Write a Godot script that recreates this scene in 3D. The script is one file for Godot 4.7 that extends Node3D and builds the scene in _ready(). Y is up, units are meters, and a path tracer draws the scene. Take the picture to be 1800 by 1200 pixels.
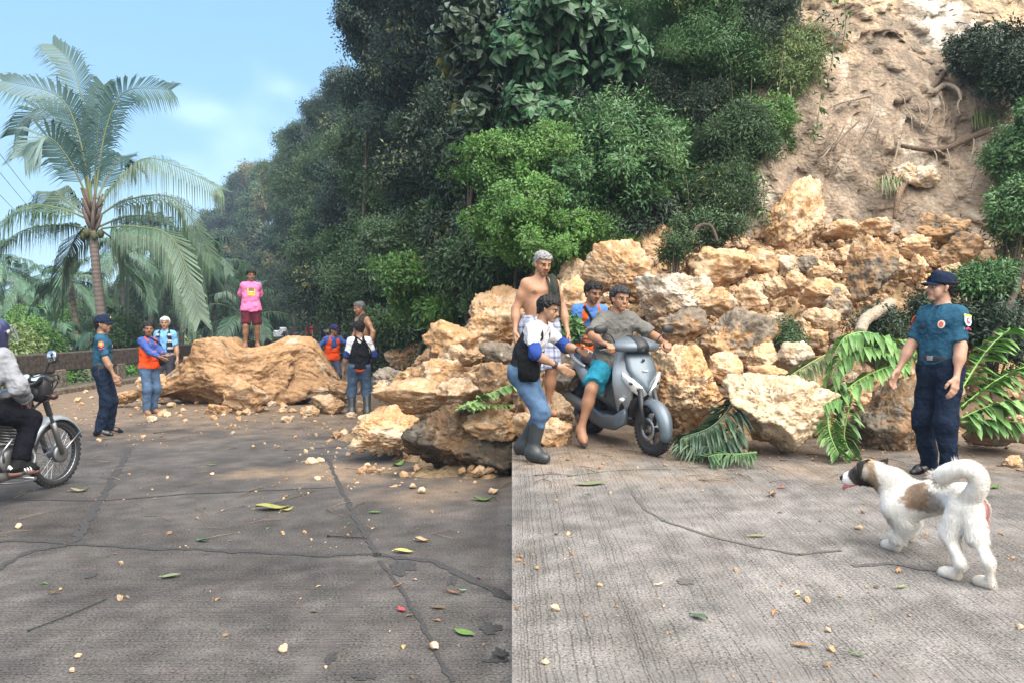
extends Node3D

const F := 1400.0
const EYE := 1.52
var pitch := atan(30.0 / 1400.0)
var view_basis := Basis(Vector3.RIGHT, -atan(30.0 / 1400.0))
var rng := RandomNumberGenerator.new()
var taken := {}
var noise_a := FastNoiseLite.new()
var noise_b := FastNoiseLite.new()
var M := {}

func _ready() -> void:
	set_camera_and_light()
	rng.seed = 11
	noise_a.seed = 5
	noise_a.frequency = 1.0
	noise_a.fractal_octaves = 4
	noise_b.seed = 9
	noise_b.frequency = 1.0
	noise_b.fractal_octaves = 1
	make_materials()
	build_ground()
	build_hills()
	build_guardrail()
	build_rocks()
	build_vegetation()
	build_palms()
	build_people()
	build_vehicles()
	build_dog()
	build_debris()

func set_camera_and_light() -> void:
	var cam := Camera3D.new()
	cam.name = "camera"
	cam.position = Vector3(0, EYE, 0)
	cam.rotation.x = -pitch
	cam.fov = rad_to_deg(2.0 * atan(600.0 / F))
	cam.near = 0.1
	cam.far = 900.0
	add_child(cam)
	cam.current = true
	var sun := DirectionalLight3D.new()
	sun.name = "sun"
	sun.light_color = Color(1.0, 0.985, 0.965)
	sun.light_energy = SUN_ENERGY
	sun.light_angular_distance = SUN_SIZE
	sun.shadow_enabled = true
	add_child(sun)
	sun.look_at_from_position(SUN_FROM, Vector3.ZERO)
	var env := Environment.new()
	env.background_mode = Environment.BG_SKY
	var sky := Sky.new()
	sky.sky_material = make_sky()
	env.sky = sky
	env.background_energy_multiplier = SKY_ENERGY
	env.tonemap_mode = Environment.TONE_MAPPER_LINEAR
	env.tonemap_exposure = EXPOSURE
	env.sdfgi_enabled = true
	env.ssao_enabled = true
	env.ssil_enabled = true
	env.fog_enabled = FOG > 0.0
	env.fog_density = FOG
	env.fog_light_color = Color(0.80, 0.90, 1.0)
	var we := WorldEnvironment.new()
	we.name = "world_environment"
	we.environment = env
	add_child(we)

const SUN_ENERGY := 1.15
const SUN_SIZE := 65.0
const SUN_FROM := Vector3(4.0, 9.0, 5.0)
const SKY_ENERGY := 1.15
const EXPOSURE := 2.0
const FOG := 0.0009

func make_sky() -> ProceduralSkyMaterial:
	# hazy tropical blue, paler towards the horizon, with thin computed cloud
	var s := ProceduralSkyMaterial.new()
	s.sky_top_color = Color(0.415, 0.570, 0.735)
	s.sky_horizon_color = Color(0.60, 0.715, 0.755)
	s.sky_curve = 0.13
	s.ground_bottom_color = Color(0.30, 0.29, 0.26)
	s.ground_horizon_color = Color(0.62, 0.70, 0.72)
	s.sun_angle_max = 1.0
	var w := 1024
	var h := 512
	var im := Image.create_empty(w, h, false, Image.FORMAT_RGBA8)
	var n := FastNoiseLite.new()
	n.seed = 21
	n.frequency = 2.2
	n.fractal_octaves = 5
	var b := PackedByteArray()
	b.resize(w * h * 4)
	for y in h / 2 + 2:
		var el := (0.5 - (y + 0.5) / h) * PI
		for x in w:
			var az := (x + 0.5) / w * TAU
			var p := Vector3(cos(az) * cos(el), sin(el) * 2.2, sin(az) * cos(el))
			var v := smoothstep(0.08, 0.55, n.get_noise_3dv(p * 1.0 + Vector3(3.1, 0, 1.7)))
			var i := (y * w + x) * 4
			b[i] = 235
			b[i + 1] = 238
			b[i + 2] = 240
			b[i + 3] = int(v * 170.0)
	im.set_data(w, h, false, Image.FORMAT_RGBA8, b)
	s.sky_cover = ImageTexture.create_from_image(im)
	s.sky_cover_modulate = Color(0.6, 0.6, 0.6)
	return s

# ---------------------------------------------------------------- helpers
func at(px: float, py: float, d: float) -> Vector3:
	var v := view_basis * Vector3((px - 900.0) / F, (600.0 - py) / F, -1.0)
	return Vector3(0, EYE, 0) + v * (d / -v.z)

func gy(x: float, z: float) -> float:
	return 0.0 if x < 0.0 else 0.0187 - 0.039 * z

func gp(px: float, py: float) -> Vector3:
	var v := view_basis * Vector3((px - 900.0) / F, (600.0 - py) / F, -1.0)
	if px < 899.0:
		return Vector3(0, EYE, 0) + v * (EYE / -v.y)
	var t := (EYE - 0.0187) / (-v.y - 0.039 * v.z)
	return Vector3(0, EYE, 0) + v * t

func numbered(s: String) -> String:
	if not taken.has(s):
		taken[s] = 0
		return s
	taken[s] += 1
	return "%s_%03d" % [s, taken[s]]

func thing(called: String, label: String, category: String, where := Vector3.ZERO, turn := 0.0, group := "") -> Node3D:
	var o := Node3D.new()
	o.name = numbered(called)
	add_child(o)
	o.position = where
	o.rotation.y = turn
	tag(o, label, category, group)
	return o

func tag(o: Node, label: String, category: String, group := "", kind := "") -> void:
	o.set_meta("label", label)
	if category != "":
		o.set_meta("category", category)
	if group != "":
		o.set_meta("group", group)
	if kind != "":
		o.set_meta("kind", kind)

func obj(called: String, mesh: Mesh, mat: Material, parent: Node = null, xf := Transform3D()) -> MeshInstance3D:
	var o := MeshInstance3D.new()
	o.mesh = mesh
	if mat:
		o.material_override = mat
	o.transform = xf
	o.cast_shadow = GeometryInstance3D.SHADOW_CASTING_SETTING_ON
	if parent == null or parent == self:
		o.name = numbered(called)
		add_child(o)
	else:
		o.name = called
		parent.add_child(o, true)
	return o

func struct(called: String, mesh: Mesh, mat: Material, label: String, category: String) -> MeshInstance3D:
	var o := obj(called, mesh, mat)
	tag(o, label, category, "", "structure")
	return o

func copy_of(o: Node3D, where: Vector3, turn: float, label: String, size := 1.0, group := "") -> Node3D:
	var c: Node3D = o.duplicate()
	var base := String(o.name).rstrip("0123456789").trim_suffix("_")
	c.name = numbered(base)
	add_child(c)
	c.transform = Transform3D(Basis(Vector3.UP, turn).scaled(Vector3.ONE * size), where)
	c.set_meta("label", label)
	if group != "":
		c.set_meta("group", group)
	return c

func copies(called: String, mesh: Mesh, mat: Material, xfs: Array, cols: PackedColorArray, parent: Node = null, stuff := true) -> MultiMeshInstance3D:
	var mm := MultiMesh.new()
	mm.transform_format = MultiMesh.TRANSFORM_3D
	mm.use_colors = cols.size() > 0
	mm.mesh = mesh
	mm.instance_count = xfs.size()
	for i in xfs.size():
		mm.set_instance_transform(i, xfs[i])
		if cols.size() > 0:
			mm.set_instance_color(i, cols[i])
	var o := MultiMeshInstance3D.new()
	o.multimesh = mm
	o.material_override = mat
	if stuff:
		o.set_meta("kind", "stuff")
	if parent == null:
		o.name = numbered(called)
		add_child(o)
	else:
		o.name = called
		parent.add_child(o, true)
	return o

class MB:
	var v := PackedVector3Array()
	var c := PackedColorArray()
	var uv := PackedVector2Array()
	var ix := PackedInt32Array()
	var col := Color.WHITE
	func vert(p: Vector3, u := Vector2.ZERO) -> int:
		v.push_back(p)
		c.push_back(col)
		uv.push_back(u)
		return v.size() - 1
	func tri(a: int, b: int, d: int) -> void:
		ix.push_back(a)
		ix.push_back(b)
		ix.push_back(d)
	func quad(a: int, b: int, d: int, e: int) -> void:
		tri(a, b, d)
		tri(a, d, e)
	func quadp(a: Vector3, b: Vector3, d: Vector3, e: Vector3) -> void:
		quad(vert(a), vert(b), vert(d), vert(e))
	# a tube through points with radii, n sides, closed ends
	func tube(pts: Array, rad: Array, n := 8, caps := true) -> void:
		var m := pts.size()
		var prev := PackedInt32Array()
		var side := Vector3.ZERO
		for i in m:
			var p: Vector3 = pts[i]
			var t: Vector3 = (pts[mini(i + 1, m - 1)] - pts[maxi(i - 1, 0)]).normalized()
			if side == Vector3.ZERO:
				side = t.cross(Vector3.UP if absf(t.y) < 0.9 else Vector3.RIGHT).normalized()
			else:
				side = (side - t * side.dot(t)).normalized()
			var up := t.cross(side)
			var r: float = rad[mini(i, rad.size() - 1)]
			var ring := PackedInt32Array()
			for k in n:
				var a := TAU * k / n
				ring.push_back(vert(p + (side * cos(a) + up * sin(a)) * r, Vector2(float(k) / n, float(i))))
			if i > 0:
				for k in n:
					quad(prev[k], prev[(k + 1) % n], ring[(k + 1) % n], ring[k])
			if caps and (i == 0 or i == m - 1):
				var cc := vert(p)
				for k in n:
					if i == 0:
						tri(cc, ring[(k + 1) % n], ring[k])
					else:
						tri(cc, ring[k], ring[(k + 1) % n])
			prev = ring
	# a loft through rings of equal count
	func loft(rings: Array, closed := true, caps := true) -> void:
		var prev := PackedInt32Array()
		for i in rings.size():
			var ring := PackedInt32Array()
			for p in rings[i]:
				ring.push_back(vert(p))
			var n := ring.size()
			if i > 0:
				for k in (n if closed else n - 1):
					quad(prev[k], prev[(k + 1) % n], ring[(k + 1) % n], ring[k])
			if caps and closed and (i == 0 or i == rings.size() - 1):
				var s := Vector3.ZERO
				for p in rings[i]:
					s += p
				var cc := vert(s / n)
				for k in n:
					if i == 0:
						tri(cc, ring[(k + 1) % n], ring[k])
					else:
						tri(cc, ring[k], ring[(k + 1) % n])
			prev = ring
	func box(xf: Transform3D, s: Vector3, bevel := 0.0) -> void:
		var h := s * 0.5
		var b := minf(bevel, minf(h.x, minf(h.y, h.z)) * 0.9)
		if b <= 0.0:
			for ax in 3:
				for sg in [-1.0, 1.0]:
					var nn := Vector3.ZERO
					nn[ax] = sg
					var a1 := Vector3.ZERO
					a1[(ax + 1) % 3] = 1.0
					var a2 := nn.cross(a1)
					quadp(xf * ((nn - a1 + a2) * h), xf * ((nn + a1 + a2) * h), xf * ((nn + a1 - a2) * h), xf * ((nn - a1 - a2) * h))
			return
		var rings := []
		for lv in [[-h.y, b], [-h.y + b, 0.0], [h.y - b, 0.0], [h.y, b]]:
			var e: float = lv[1]
			var x := h.x - e
			var z := h.z - e
			var ring := []
			for q in [Vector2(x - b + e, z), Vector2(x, z - b + e), Vector2(x, -z + b - e), Vector2(x - b + e, -z), Vector2(-x + b - e, -z), Vector2(-x, -z + b - e), Vector2(-x, z - b + e), Vector2(-x + b - e, z)]:
				ring.append(xf * Vector3(q.x, lv[0], q.y))
			rings.append(ring)
		loft(rings)
	func ball(o: Vector3, r: Vector3, n := 10) -> void:
		var rings := []
		for i in n / 2 + 1:
			var a := -PI / 2 + PI * clampf(i / float(n / 2), 0.02, 0.98)
			var ring := []
			for k in n:
				ring.append(o + Vector3(cos(TAU * k / n) * cos(a), sin(a), -sin(TAU * k / n) * cos(a)) * r)
			rings.append(ring)
		loft(rings)
	# ring-shaped body of revolution about axis: profile of (offset along axis, radius), closed
	func lathe(o: Vector3, axis: Vector3, prof: Array, n := 24, closed_profile := false) -> void:
		var s := axis.cross(Vector3.UP if absf(axis.y) < 0.9 else Vector3.RIGHT).normalized()
		var u := axis.cross(s)
		var rings := []
		for q in prof:
			var ring := []
			for k in n:
				var a := TAU * k / n
				ring.append(o + axis * q.x + (s * cos(a) + u * sin(a)) * q.y)
			rings.append(ring)
		if closed_profile:
			rings.append(rings[0])
		loft(rings, true, not closed_profile)
	func mesh(smooth := true, auto_flat := false) -> ArrayMesh:
		var arr := []
		arr.resize(Mesh.ARRAY_MAX)
		arr[Mesh.ARRAY_VERTEX] = v
		arr[Mesh.ARRAY_COLOR] = c
		arr[Mesh.ARRAY_TEX_UV] = uv
		arr[Mesh.ARRAY_INDEX] = ix
		var st := SurfaceTool.new()
		if smooth:
			st.create_from_arrays(arr)
			st.generate_normals()
			return st.commit()
		var nv := PackedVector3Array()
		var nc := PackedColorArray()
		var nn := PackedVector3Array()
		var nu := PackedVector2Array()
		for i in range(0, ix.size(), 3):
			var a := v[ix[i]]
			var b := v[ix[i + 1]]
			var d := v[ix[i + 2]]
			var nm := (d - a).cross(b - a).normalized()
			for k in 3:
				nv.push_back(v[ix[i + k]])
				nc.push_back(c[ix[i + k]])
				nu.push_back(uv[ix[i + k]])
				nn.push_back(nm)
		arr[Mesh.ARRAY_VERTEX] = nv
		arr[Mesh.ARRAY_COLOR] = nc
		arr[Mesh.ARRAY_NORMAL] = nn
		arr[Mesh.ARRAY_TEX_UV] = nu
		arr[Mesh.ARRAY_INDEX] = null
		var am := ArrayMesh.new()
		am.add_surface_from_arrays(Mesh.PRIMITIVE_TRIANGLES, arr)
		return am

func ring_at(o: Vector3, right: Vector3, up: Vector3, n := 16, power := 1.0) -> Array:
	var out := []
	for k in n:
		var a := TAU * k / n
		var ca := cos(a)
		var sa := sin(a)
		out.append(o + right * (signf(ca) * pow(absf(ca), power)) + up * (signf(sa) * pow(absf(sa), power)))
	return out

func lin(r: float, g: float, b: float) -> Color:
	return Color(r, g, b).linear_to_srgb()

func mat(c: Color, rough := 0.8, metal := 0.0, vcol := false) -> StandardMaterial3D:
	var m := StandardMaterial3D.new()
	m.albedo_color = c
	m.roughness = rough
	m.metallic = metal
	m.vertex_color_use_as_albedo = vcol
	return m

func noise_tex(size: int, freq: float, seed_: int, lo: Color, hi: Color, octaves := 5, cellular := false, bumps := false) -> NoiseTexture2D:
	var n := FastNoiseLite.new()
	n.seed = seed_
	n.frequency = freq
	n.fractal_octaves = octaves
	if cellular:
		n.noise_type = FastNoiseLite.TYPE_CELLULAR
	var t := NoiseTexture2D.new()
	t.noise = n
	t.width = size
	t.height = size
	t.seamless = true
	t.generate_mipmaps = false
	if bumps:
		t.as_normal_map = true
	else:
		var g := Gradient.new()
		g.set_color(0, lo)
		g.set_color(1, hi)
		t.color_ramp = g
	return t

func triplanar(m: StandardMaterial3D, tex: Texture2D, per_metre: float, height: Texture2D = null, relief_cm := 0.0, world := true) -> StandardMaterial3D:
	m.albedo_texture = tex
	m.uv1_triplanar = true
	m.uv1_world_triplanar = world
	m.uv1_scale = Vector3.ONE * per_metre
	if height:
		m.heightmap_enabled = true
		m.heightmap_texture = height
		m.heightmap_scale = relief_cm
	return m

func make_materials() -> void:
	var rock_h := noise_tex(512, 0.012, 3, Color.BLACK, Color.WHITE, 6)
	var rock_a := noise_tex(512, 0.018, 4, Color(0.74, 0.70, 0.64), Color(1, 1, 1), 6)
	M.old_tar = triplanar(mat(lin(0.115, 0.105, 0.098), 0.95), noise_tex(256, 0.04, 12, Color(0.7, 0.7, 0.7), Color(1, 1, 1)), 3.0)
	var m := mat(Color.WHITE, 0.95, 0.0, true)
	m.metallic_specular = 0.25
	M.rock = triplanar(m, rock_a, 1.1, rock_h, 5.0)
	M.pebble = mat(Color.WHITE, 0.95, 0.0, true)
	var soil_a := noise_tex(512, 0.03, 7, Color(0.72, 0.68, 0.62), Color(1, 1, 1), 6)
	var soil_h := noise_tex(512, 0.02, 8, Color.BLACK, Color.WHITE, 6)
	m = mat(Color.WHITE, 1.0, 0.0, true)
	m.metallic_specular = 0.1
	M.soil = triplanar(m, soil_a, 0.8, soil_h, 6.0)
	M.road_near = road_material(31, 1.0)
	M.road_worn = road_material(32, 0.35)
	M.tar = triplanar(mat(lin(0.048, 0.045, 0.045), 0.95), noise_tex(256, 0.05, 12, Color(0.6, 0.6, 0.6), Color(1, 1, 1)), 3.0, noise_tex(256, 0.09, 13, Color.BLACK, Color.WHITE), 0.15)
	m = mat(Color.WHITE, 0.95, 0.0, true)
	M.old_concrete = triplanar(m, noise_tex(512, 0.015, 15, Color(0.45, 0.42, 0.38), Color(1, 1, 1), 6), 0.9, noise_tex(256, 0.06, 16, Color.BLACK, Color.WHITE), 0.8)
	m = mat(Color.WHITE, 0.9, 0.0, true)
	M.bark = triplanar(m, noise_tex(256, 0.04, 17, Color(0.55, 0.52, 0.5), Color(1, 1, 1)), 2.5, noise_tex(256, 0.05, 18, Color.BLACK, Color.WHITE), 1.2)
	M.leaf = leaf_material(0.5, 0.5)
	M.leaf_dull = leaf_material(0.72, 0.3)
	M.frond = leaf_material(0.45, 0.5)
	m = mat(Color.WHITE, 0.7, 0.0, true)
	M.plain = m
	M.skin = mat(Color.WHITE, 0.55, 0.0, true)
	M.skin.subsurf_scatter_enabled = false
	M.hair = mat(Color.WHITE, 0.5, 0.0, true)
	M.hair.metallic_specular = 0.3
	m = mat(Color.WHITE, 0.9, 0.0, true)
	m.metallic_specular = 0.2
	M.cloth = triplanar(m, noise_tex(256, 0.02, 19, Color(0.86, 0.86, 0.86), Color(1, 1, 1), 4), 2.0, noise_tex(256, 0.012, 20, Color.BLACK, Color.WHITE, 4), 3.4, false)
	M.denim = triplanar(mat(Color.WHITE, 0.9, 0.0, true), noise_tex(256, 0.02, 22, Color(0.70, 0.73, 0.78), Color(1, 1, 1), 3), 1.6, noise_tex(256, 0.010, 23, Color.BLACK, Color.WHITE, 3), 1.0, false)
	M.rubber = mat(lin(0.02, 0.02, 0.022), 0.75)
	M.boot = mat(lin(0.028, 0.033, 0.035), 0.42)
	M.black_plastic = mat(lin(0.018, 0.018, 0.02), 0.5)
	M.shoe = mat(lin(0.008, 0.008, 0.01), 0.25)
	M.steel = mat(lin(0.42, 0.43, 0.45), 0.35, 0.9)
	M.dull_steel = mat(lin(0.22, 0.22, 0.22), 0.5, 0.8)
	M.silver_paint = mat(lin(0.30, 0.335, 0.365), 0.35, 0.35)
	M.silver_paint.clearcoat_enabled = true
	M.silver_paint.clearcoat = 0.6
	M.grey_paint = mat(lin(0.085, 0.112, 0.135), 0.38, 0.3)
	M.grey_paint.clearcoat_enabled = true
	M.grey_paint.clearcoat = 0.5
	M.mirror = mat(lin(0.75, 0.78, 0.8), 0.06, 1.0)
	M.lamp_glass = mat(lin(0.75, 0.78, 0.8), 0.12, 0.6)
	M.visor = StandardMaterial3D.new()
	M.visor.albedo_color = Color(0.75, 0.78, 0.82, 0.25)
	M.visor.transparency = BaseMaterial3D.TRANSPARENCY_ALPHA
	M.visor.roughness = 0.1

func leaf_material(rough: float, spec: float) -> StandardMaterial3D:
	var m := mat(Color.WHITE, rough, 0.0, true)
	m.metallic_specular = spec
	m.backlight_enabled = true
	m.backlight = Color(0.22, 0.28, 0.12)
	return m

func road_material(seed_: int, groove: float) -> StandardMaterial3D:
	# concrete: fine speckle and tined grooves (relief), 2 m of road per tile
	var n := 1024
	var r := RandomNumberGenerator.new()
	r.seed = seed_
	var line := PackedFloat32Array()
	line.resize(n)
	line.fill(1.0)
	var y := 0
	while y < n:
		var w := r.randi_range(2, 4)
		var dp := r.randf_range(0.25, 1.0)
		for k in w:
			if y + k < n:
				line[y + k] = 1.0 - dp
		y += r.randi_range(6, 20)
	var h := PackedByteArray()
	var a := PackedByteArray()
	h.resize(n * n)
	a.resize(n * n * 3)
	var fine := FastNoiseLite.new()
	fine.seed = seed_
	fine.frequency = 0.11
	fine.fractal_octaves = 3
	var big := FastNoiseLite.new()
	big.seed = seed_ + 1
	big.frequency = 0.008
	big.fractal_octaves = 4
	var im1 := fine.get_seamless_image(n, n).get_data()
	var im2 := big.get_seamless_image(n, n).get_data()
	for j in n:
		for i in n:
			var q := j * n + i
			var f := im1[q] / 255.0
			var b := im2[q] / 255.0
			var wob := int(b * 10.0)
			var g: float = lerp(1.0, line[(j + wob) % n], groove * clampf(1.9 - b * 1.7, 0.15, 1.0))
			h[q] = int(255.0 * clampf(0.25 * f + 0.7 * g, 0.0, 1.0))
			var t := 0.70 + 0.30 * f
			t *= 0.86 + 0.22 * b
			t *= 0.80 + 0.20 * g
			if f > 0.74:
				t *= 1.25
			elif f < 0.27:
				t *= 0.66
			var v := clampi(int(255.0 * t), 0, 255)
			a[q * 3] = v
			a[q * 3 + 1] = v
			a[q * 3 + 2] = v
	var m := mat(Color.WHITE, 0.9, 0.0, true)
	m.metallic_specular = 0.3
	m.albedo_texture = ImageTexture.create_from_image(Image.create_from_data(n, n, false, Image.FORMAT_RGB8, a))
	m.heightmap_enabled = true
	m.heightmap_texture = ImageTexture.create_from_image(Image.create_from_data(n, n, false, Image.FORMAT_L8, h))
	m.heightmap_scale = 0.28
	return m

# a sheet over x0..x1, d0..d1 (d = metres ahead of the camera); f(x, d) gives height, g(x, d) colour, uv from the place
func sheet(x0: float, x1: float, d0: float, d1: float, sx: float, sd: float, f: Callable, g: Callable, turned := false, keep = null) -> ArrayMesh:
	var b := MB.new()
	var nx := int(ceil((x1 - x0) / sx)) + 1
	var nd := int(ceil((d1 - d0) / sd)) + 1
	var ok := PackedByteArray()
	for j in nd:
		for i in nx:
			var x := lerpf(x0, x1, i / float(nx - 1))
			var d := lerpf(d0, d1, j / float(nd - 1))
			b.col = g.call(x, d)
			var p: Vector3 = f.call(x, d)
			b.vert(p, Vector2(d, x) * 0.5 if turned else Vector2(x, d) * 0.5)
			ok.push_back(1 if keep == null or keep.call(x, d) else 0)
	for j in nd - 1:
		for i in nx - 1:
			var q := j * nx + i
			if ok[q] + ok[q + 1] + ok[q + nx] + ok[q + nx + 1] == 4:
				b.quad(q, q + nx, q + nx + 1, q + 1)
	return b.mesh()

const ROAD_L := Color(0.108, 0.098, 0.092)  # dimmer light left of the seam is put into the slab colour
const ROAD_R := Color(0.238, 0.220, 0.205)
const DUST := Color(0.30, 0.215, 0.145)

func road_tint(x: float, d: float) -> Color:
	var n := noise_a.get_noise_2d(x * 0.35, d * 0.35)
	var n2 := noise_a.get_noise_2d(x * 1.3 + 40.0, d * 1.3)
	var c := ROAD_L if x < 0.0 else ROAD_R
	c = c * (1.0 + 0.35 * n + 0.35 * n2 + 0.35 * noise_a.get_noise_2d(x * 5.0, d * 5.0))
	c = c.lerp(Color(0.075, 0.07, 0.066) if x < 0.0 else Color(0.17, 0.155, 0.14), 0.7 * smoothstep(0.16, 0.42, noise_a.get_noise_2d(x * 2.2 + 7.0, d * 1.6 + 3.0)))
	# orange dust ground off the rocks, trodden out from the slide
	var dust := 0.0
	if x < 0.0:
		dust = smoothstep(9.5, 14.0, d + 2.2 * n2) * 0.75
		dust = maxf(dust, 0.75 * smoothstep(0.25, 0.7, 1.0 - Vector2((x + 1.9) / 1.6, (d - 8.2) / 0.9).length() + 0.5 * n2))
		dust = maxf(dust, 0.55 * smoothstep(0.2, 0.9, 1.0 - Vector2((x + 0.6) / 1.1, (d - 7.2) / 1.2).length() + 0.5 * n2))
	else:
		dust = smoothstep(6.0, 7.8, d + 1.6 * n2) * 0.7
	c = c.lerp(DUST, clampf(dust, 0.0, 1.0))
	c.a = 1.0
	return c

func joint_d(x: float) -> float:
	return 5.0 - 0.137 * x

func build_ground() -> void:
	var earth := func(_x, _d): return Color(0.13, 0.11, 0.075)
	# the earth under and round everything, to the horizon
	var under := func(x: float, d: float):
		var y := -0.06 if x > -10.0 else -0.06 - 1.6 * smoothstep(10.0, 16.0, -x)
		return Vector3(x, y, -d)
	struct("ground", sheet(-420, 420, -60, 620, 5.0, 8.0, under, earth), M.soil, "earth and low ground round the road, out to the horizon", "ground")
	# the concrete darkened in colour for the dimmer side, near slab and the worn slabs beyond the sealed joint
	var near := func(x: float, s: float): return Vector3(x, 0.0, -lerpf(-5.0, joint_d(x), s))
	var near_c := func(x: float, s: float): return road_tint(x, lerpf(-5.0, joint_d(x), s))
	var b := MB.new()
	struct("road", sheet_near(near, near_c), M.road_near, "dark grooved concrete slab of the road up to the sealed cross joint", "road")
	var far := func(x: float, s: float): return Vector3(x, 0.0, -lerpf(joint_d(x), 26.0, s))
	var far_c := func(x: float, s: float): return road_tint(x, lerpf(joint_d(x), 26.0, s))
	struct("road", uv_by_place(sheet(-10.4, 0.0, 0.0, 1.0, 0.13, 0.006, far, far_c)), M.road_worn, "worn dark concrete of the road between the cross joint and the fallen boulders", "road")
	var bend := func(x: float, d: float): return Vector3(x - 0.0032 * pow(maxf(d - 26.0, 0.0), 1.75), 0.0, -d)
	var grey := func(x: float, d: float): return Color(0.17, 0.155, 0.14) * (1.0 + 0.3 * noise_a.get_noise_2d(x * 0.3, d * 0.3))
	struct("road", sheet(-10.4, -1.0, 26.0, 150.0, 1.2, 1.5, bend, grey), M.road_worn, "far stretch of the road curving off behind the boulders", "road")
	# the paler raised slabs
	var rise := func(x: float, d: float): return Vector3(x, 0.0187 + 0.039 * d, -d)
	struct("road", sheet(0.0, 16.0, -5.0, 12.0, 0.11, 0.11, rise, road_tint, true), M.road_near, "paler raised concrete slab with lengthwise grooves before the rock slide", "road")
	b = MB.new()
	b.col = Color(0.16, 0.145, 0.13)
	for i in 34:
		var z0 := 5.0 - i * 0.5
		var z1 := z0 - 0.5
		b.quadp(Vector3(0, -0.06, z0), Vector3(0, gy(0.1, z0) - 0.001, z0), Vector3(0, gy(0.1, z1) - 0.001, z1), Vector3(0, -0.06, z1))
	struct("slab_edge", b.mesh(false), M.old_concrete, "low broken edge where the pale slab stands above the dark slab", "slab edge")
	# sealed joints and cracks
	sealed([[0, 952], [60, 950], [130, 956], [250, 963], [420, 968], [560, 976], [650, 974], [760, 986], [899, 994]], 0.075, "tar sealed cross joint between the dark slabs")
	sealed([[575, 805], [600, 860], [622, 905], [645, 945], [662, 978]], 0.045, "sealed lengthwise joint running up to the boulders")
	sealed([[668, 985], [700, 1030], [735, 1085], [765, 1140], [795, 1199]], 0.026, "open lengthwise joint in the near dark slab")
	sealed([[228, 788], [205, 830], [175, 880], [150, 920], [128, 955]], 0.075, "tar sealed lengthwise joint beside the motorcycle")
	sealed([[120, 958], [60, 968], [22, 982], [-5, 1002]], 0.06, "short tar sealed branch at the edge of the near slab")
	sealed([[20, 878], [180, 880], [330, 868], [470, 862], [590, 856]], 0.035, "faint tar seam crossing the worn slab")
	sealed([[1112, 868], [1135, 895], [1165, 915], [1240, 940], [1330, 962], [1400, 975], [1480, 968]], 0.030, "wandering sealed crack in the pale slab")
	sealed([[1500, 995], [1560, 990], [1620, 1000], [1660, 1003]], 0.05, "short dark tar smear behind the dog on the pale slab")
	for q in [[640, 1190, 26, 9], [1420 - 540, 1150, 18, 14], [862, 1105, 22, 14], [795, 1020, 12, 12], [705, 998, 32, 16], [580, 1158, 14, 12], [160, 1012, 12, 5], [1205, 1022, 22, 8], [875, 1160, 26, 8]]:
		var o := gp(q[0], q[1])
		var dd := -o.z
		b = MB.new()
		var ring := []
		for k in 26:
			var a := TAU * k / 26
			var rr: float = 0.75 + 0.6 * noise_a.get_noise_3d(cos(a) * 1.3 + q[0], sin(a) * 1.3, q[1]) + 0.25 * noise_a.get_noise_2d(k * 3.0, q[0])
			ring.append(Vector3(cos(a) * q[2] * dd / F * rr, 0.0, sin(a) * q[3] * dd * dd / F / 1.4 * rr))
		var cc := b.vert(Vector3.ZERO)
		for k in 26:
			b.vert(ring[k] + Vector3(0, (ring[k] as Vector3).z * (-0.039 if q[0] > 899 else 0.0), 0))
		for k in 26:
			b.tri(cc, 1 + k, 1 + (k + 1) % 26)
		var pm := obj("tar_patch", b.mesh(), M.tar if q[0] < 899 else M.old_tar)
		pm.position = o + Vector3(0, 0.004, 0)
		tag(pm, "dark tar blotch on the concrete", "", "tar blotches on the road", "structure")

func sheet_near(f: Callable, g: Callable) -> ArrayMesh:
	return uv_by_place(sheet(-10.4, 0.0, 0.0, 1.0, 0.13, 0.012, f, g))

func uv_by_place(m: ArrayMesh) -> ArrayMesh:
	var arr := m.surface_get_arrays(0)
	var v: PackedVector3Array = arr[Mesh.ARRAY_VERTEX]
	var uv := PackedVector2Array()
	uv.resize(v.size())
	for i in v.size():
		uv[i] = Vector2(v[i].x, -v[i].z) * 0.5
	arr[Mesh.ARRAY_TEX_UV] = uv
	var am := ArrayMesh.new()
	am.add_surface_from_arrays(Mesh.PRIMITIVE_TRIANGLES, arr)
	return am

# a strip of bitumen laid along picture-measured points of the road
func sealed(pts: Array, width: float, label: String) -> void:
	var p := []
	for q in pts:
		p.append(gp(q[0], q[1]))
	var b := MB.new()
	var seed_ := float(pts[0][0])
	var prev := [-1, -1]
	for i in p.size() - 1:
		var steps := 16
		for k in steps + (1 if i == p.size() - 2 else 0):
			var q: Vector3 = (p[i] as Vector3).lerp(p[i + 1], k / float(steps))
			var t: Vector3 = (p[i + 1] - p[i])
			var s := Vector3(t.z, 0, -t.x).normalized()
			var w := width * (0.85 + 0.8 * noise_a.get_noise_2d(q.x * 7.0 + seed_, q.z * 7.0))
			var off := s * width * 0.5 * noise_a.get_noise_2d(q.x * 4.0, q.z * 4.0 + seed_)
			var l := q + off + s * w * 0.5
			var r := q + off - s * w * 0.5
			var side: bool = pts[0][0] > 899
			l.y = (0.0187 - 0.039 * l.z if side else 0.0) + 0.004
			r.y = (0.0187 - 0.039 * r.z if side else 0.0) + 0.004
			var a := b.vert(l)
			var d := b.vert(r)
			if prev[0] >= 0:
				b.quad(prev[0], prev[1], d, a)
			prev = [a, d]
	struct("road_joint", b.mesh(), M.tar if pts[0][0] < 899 else M.old_tar, label, "road joint")

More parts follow.
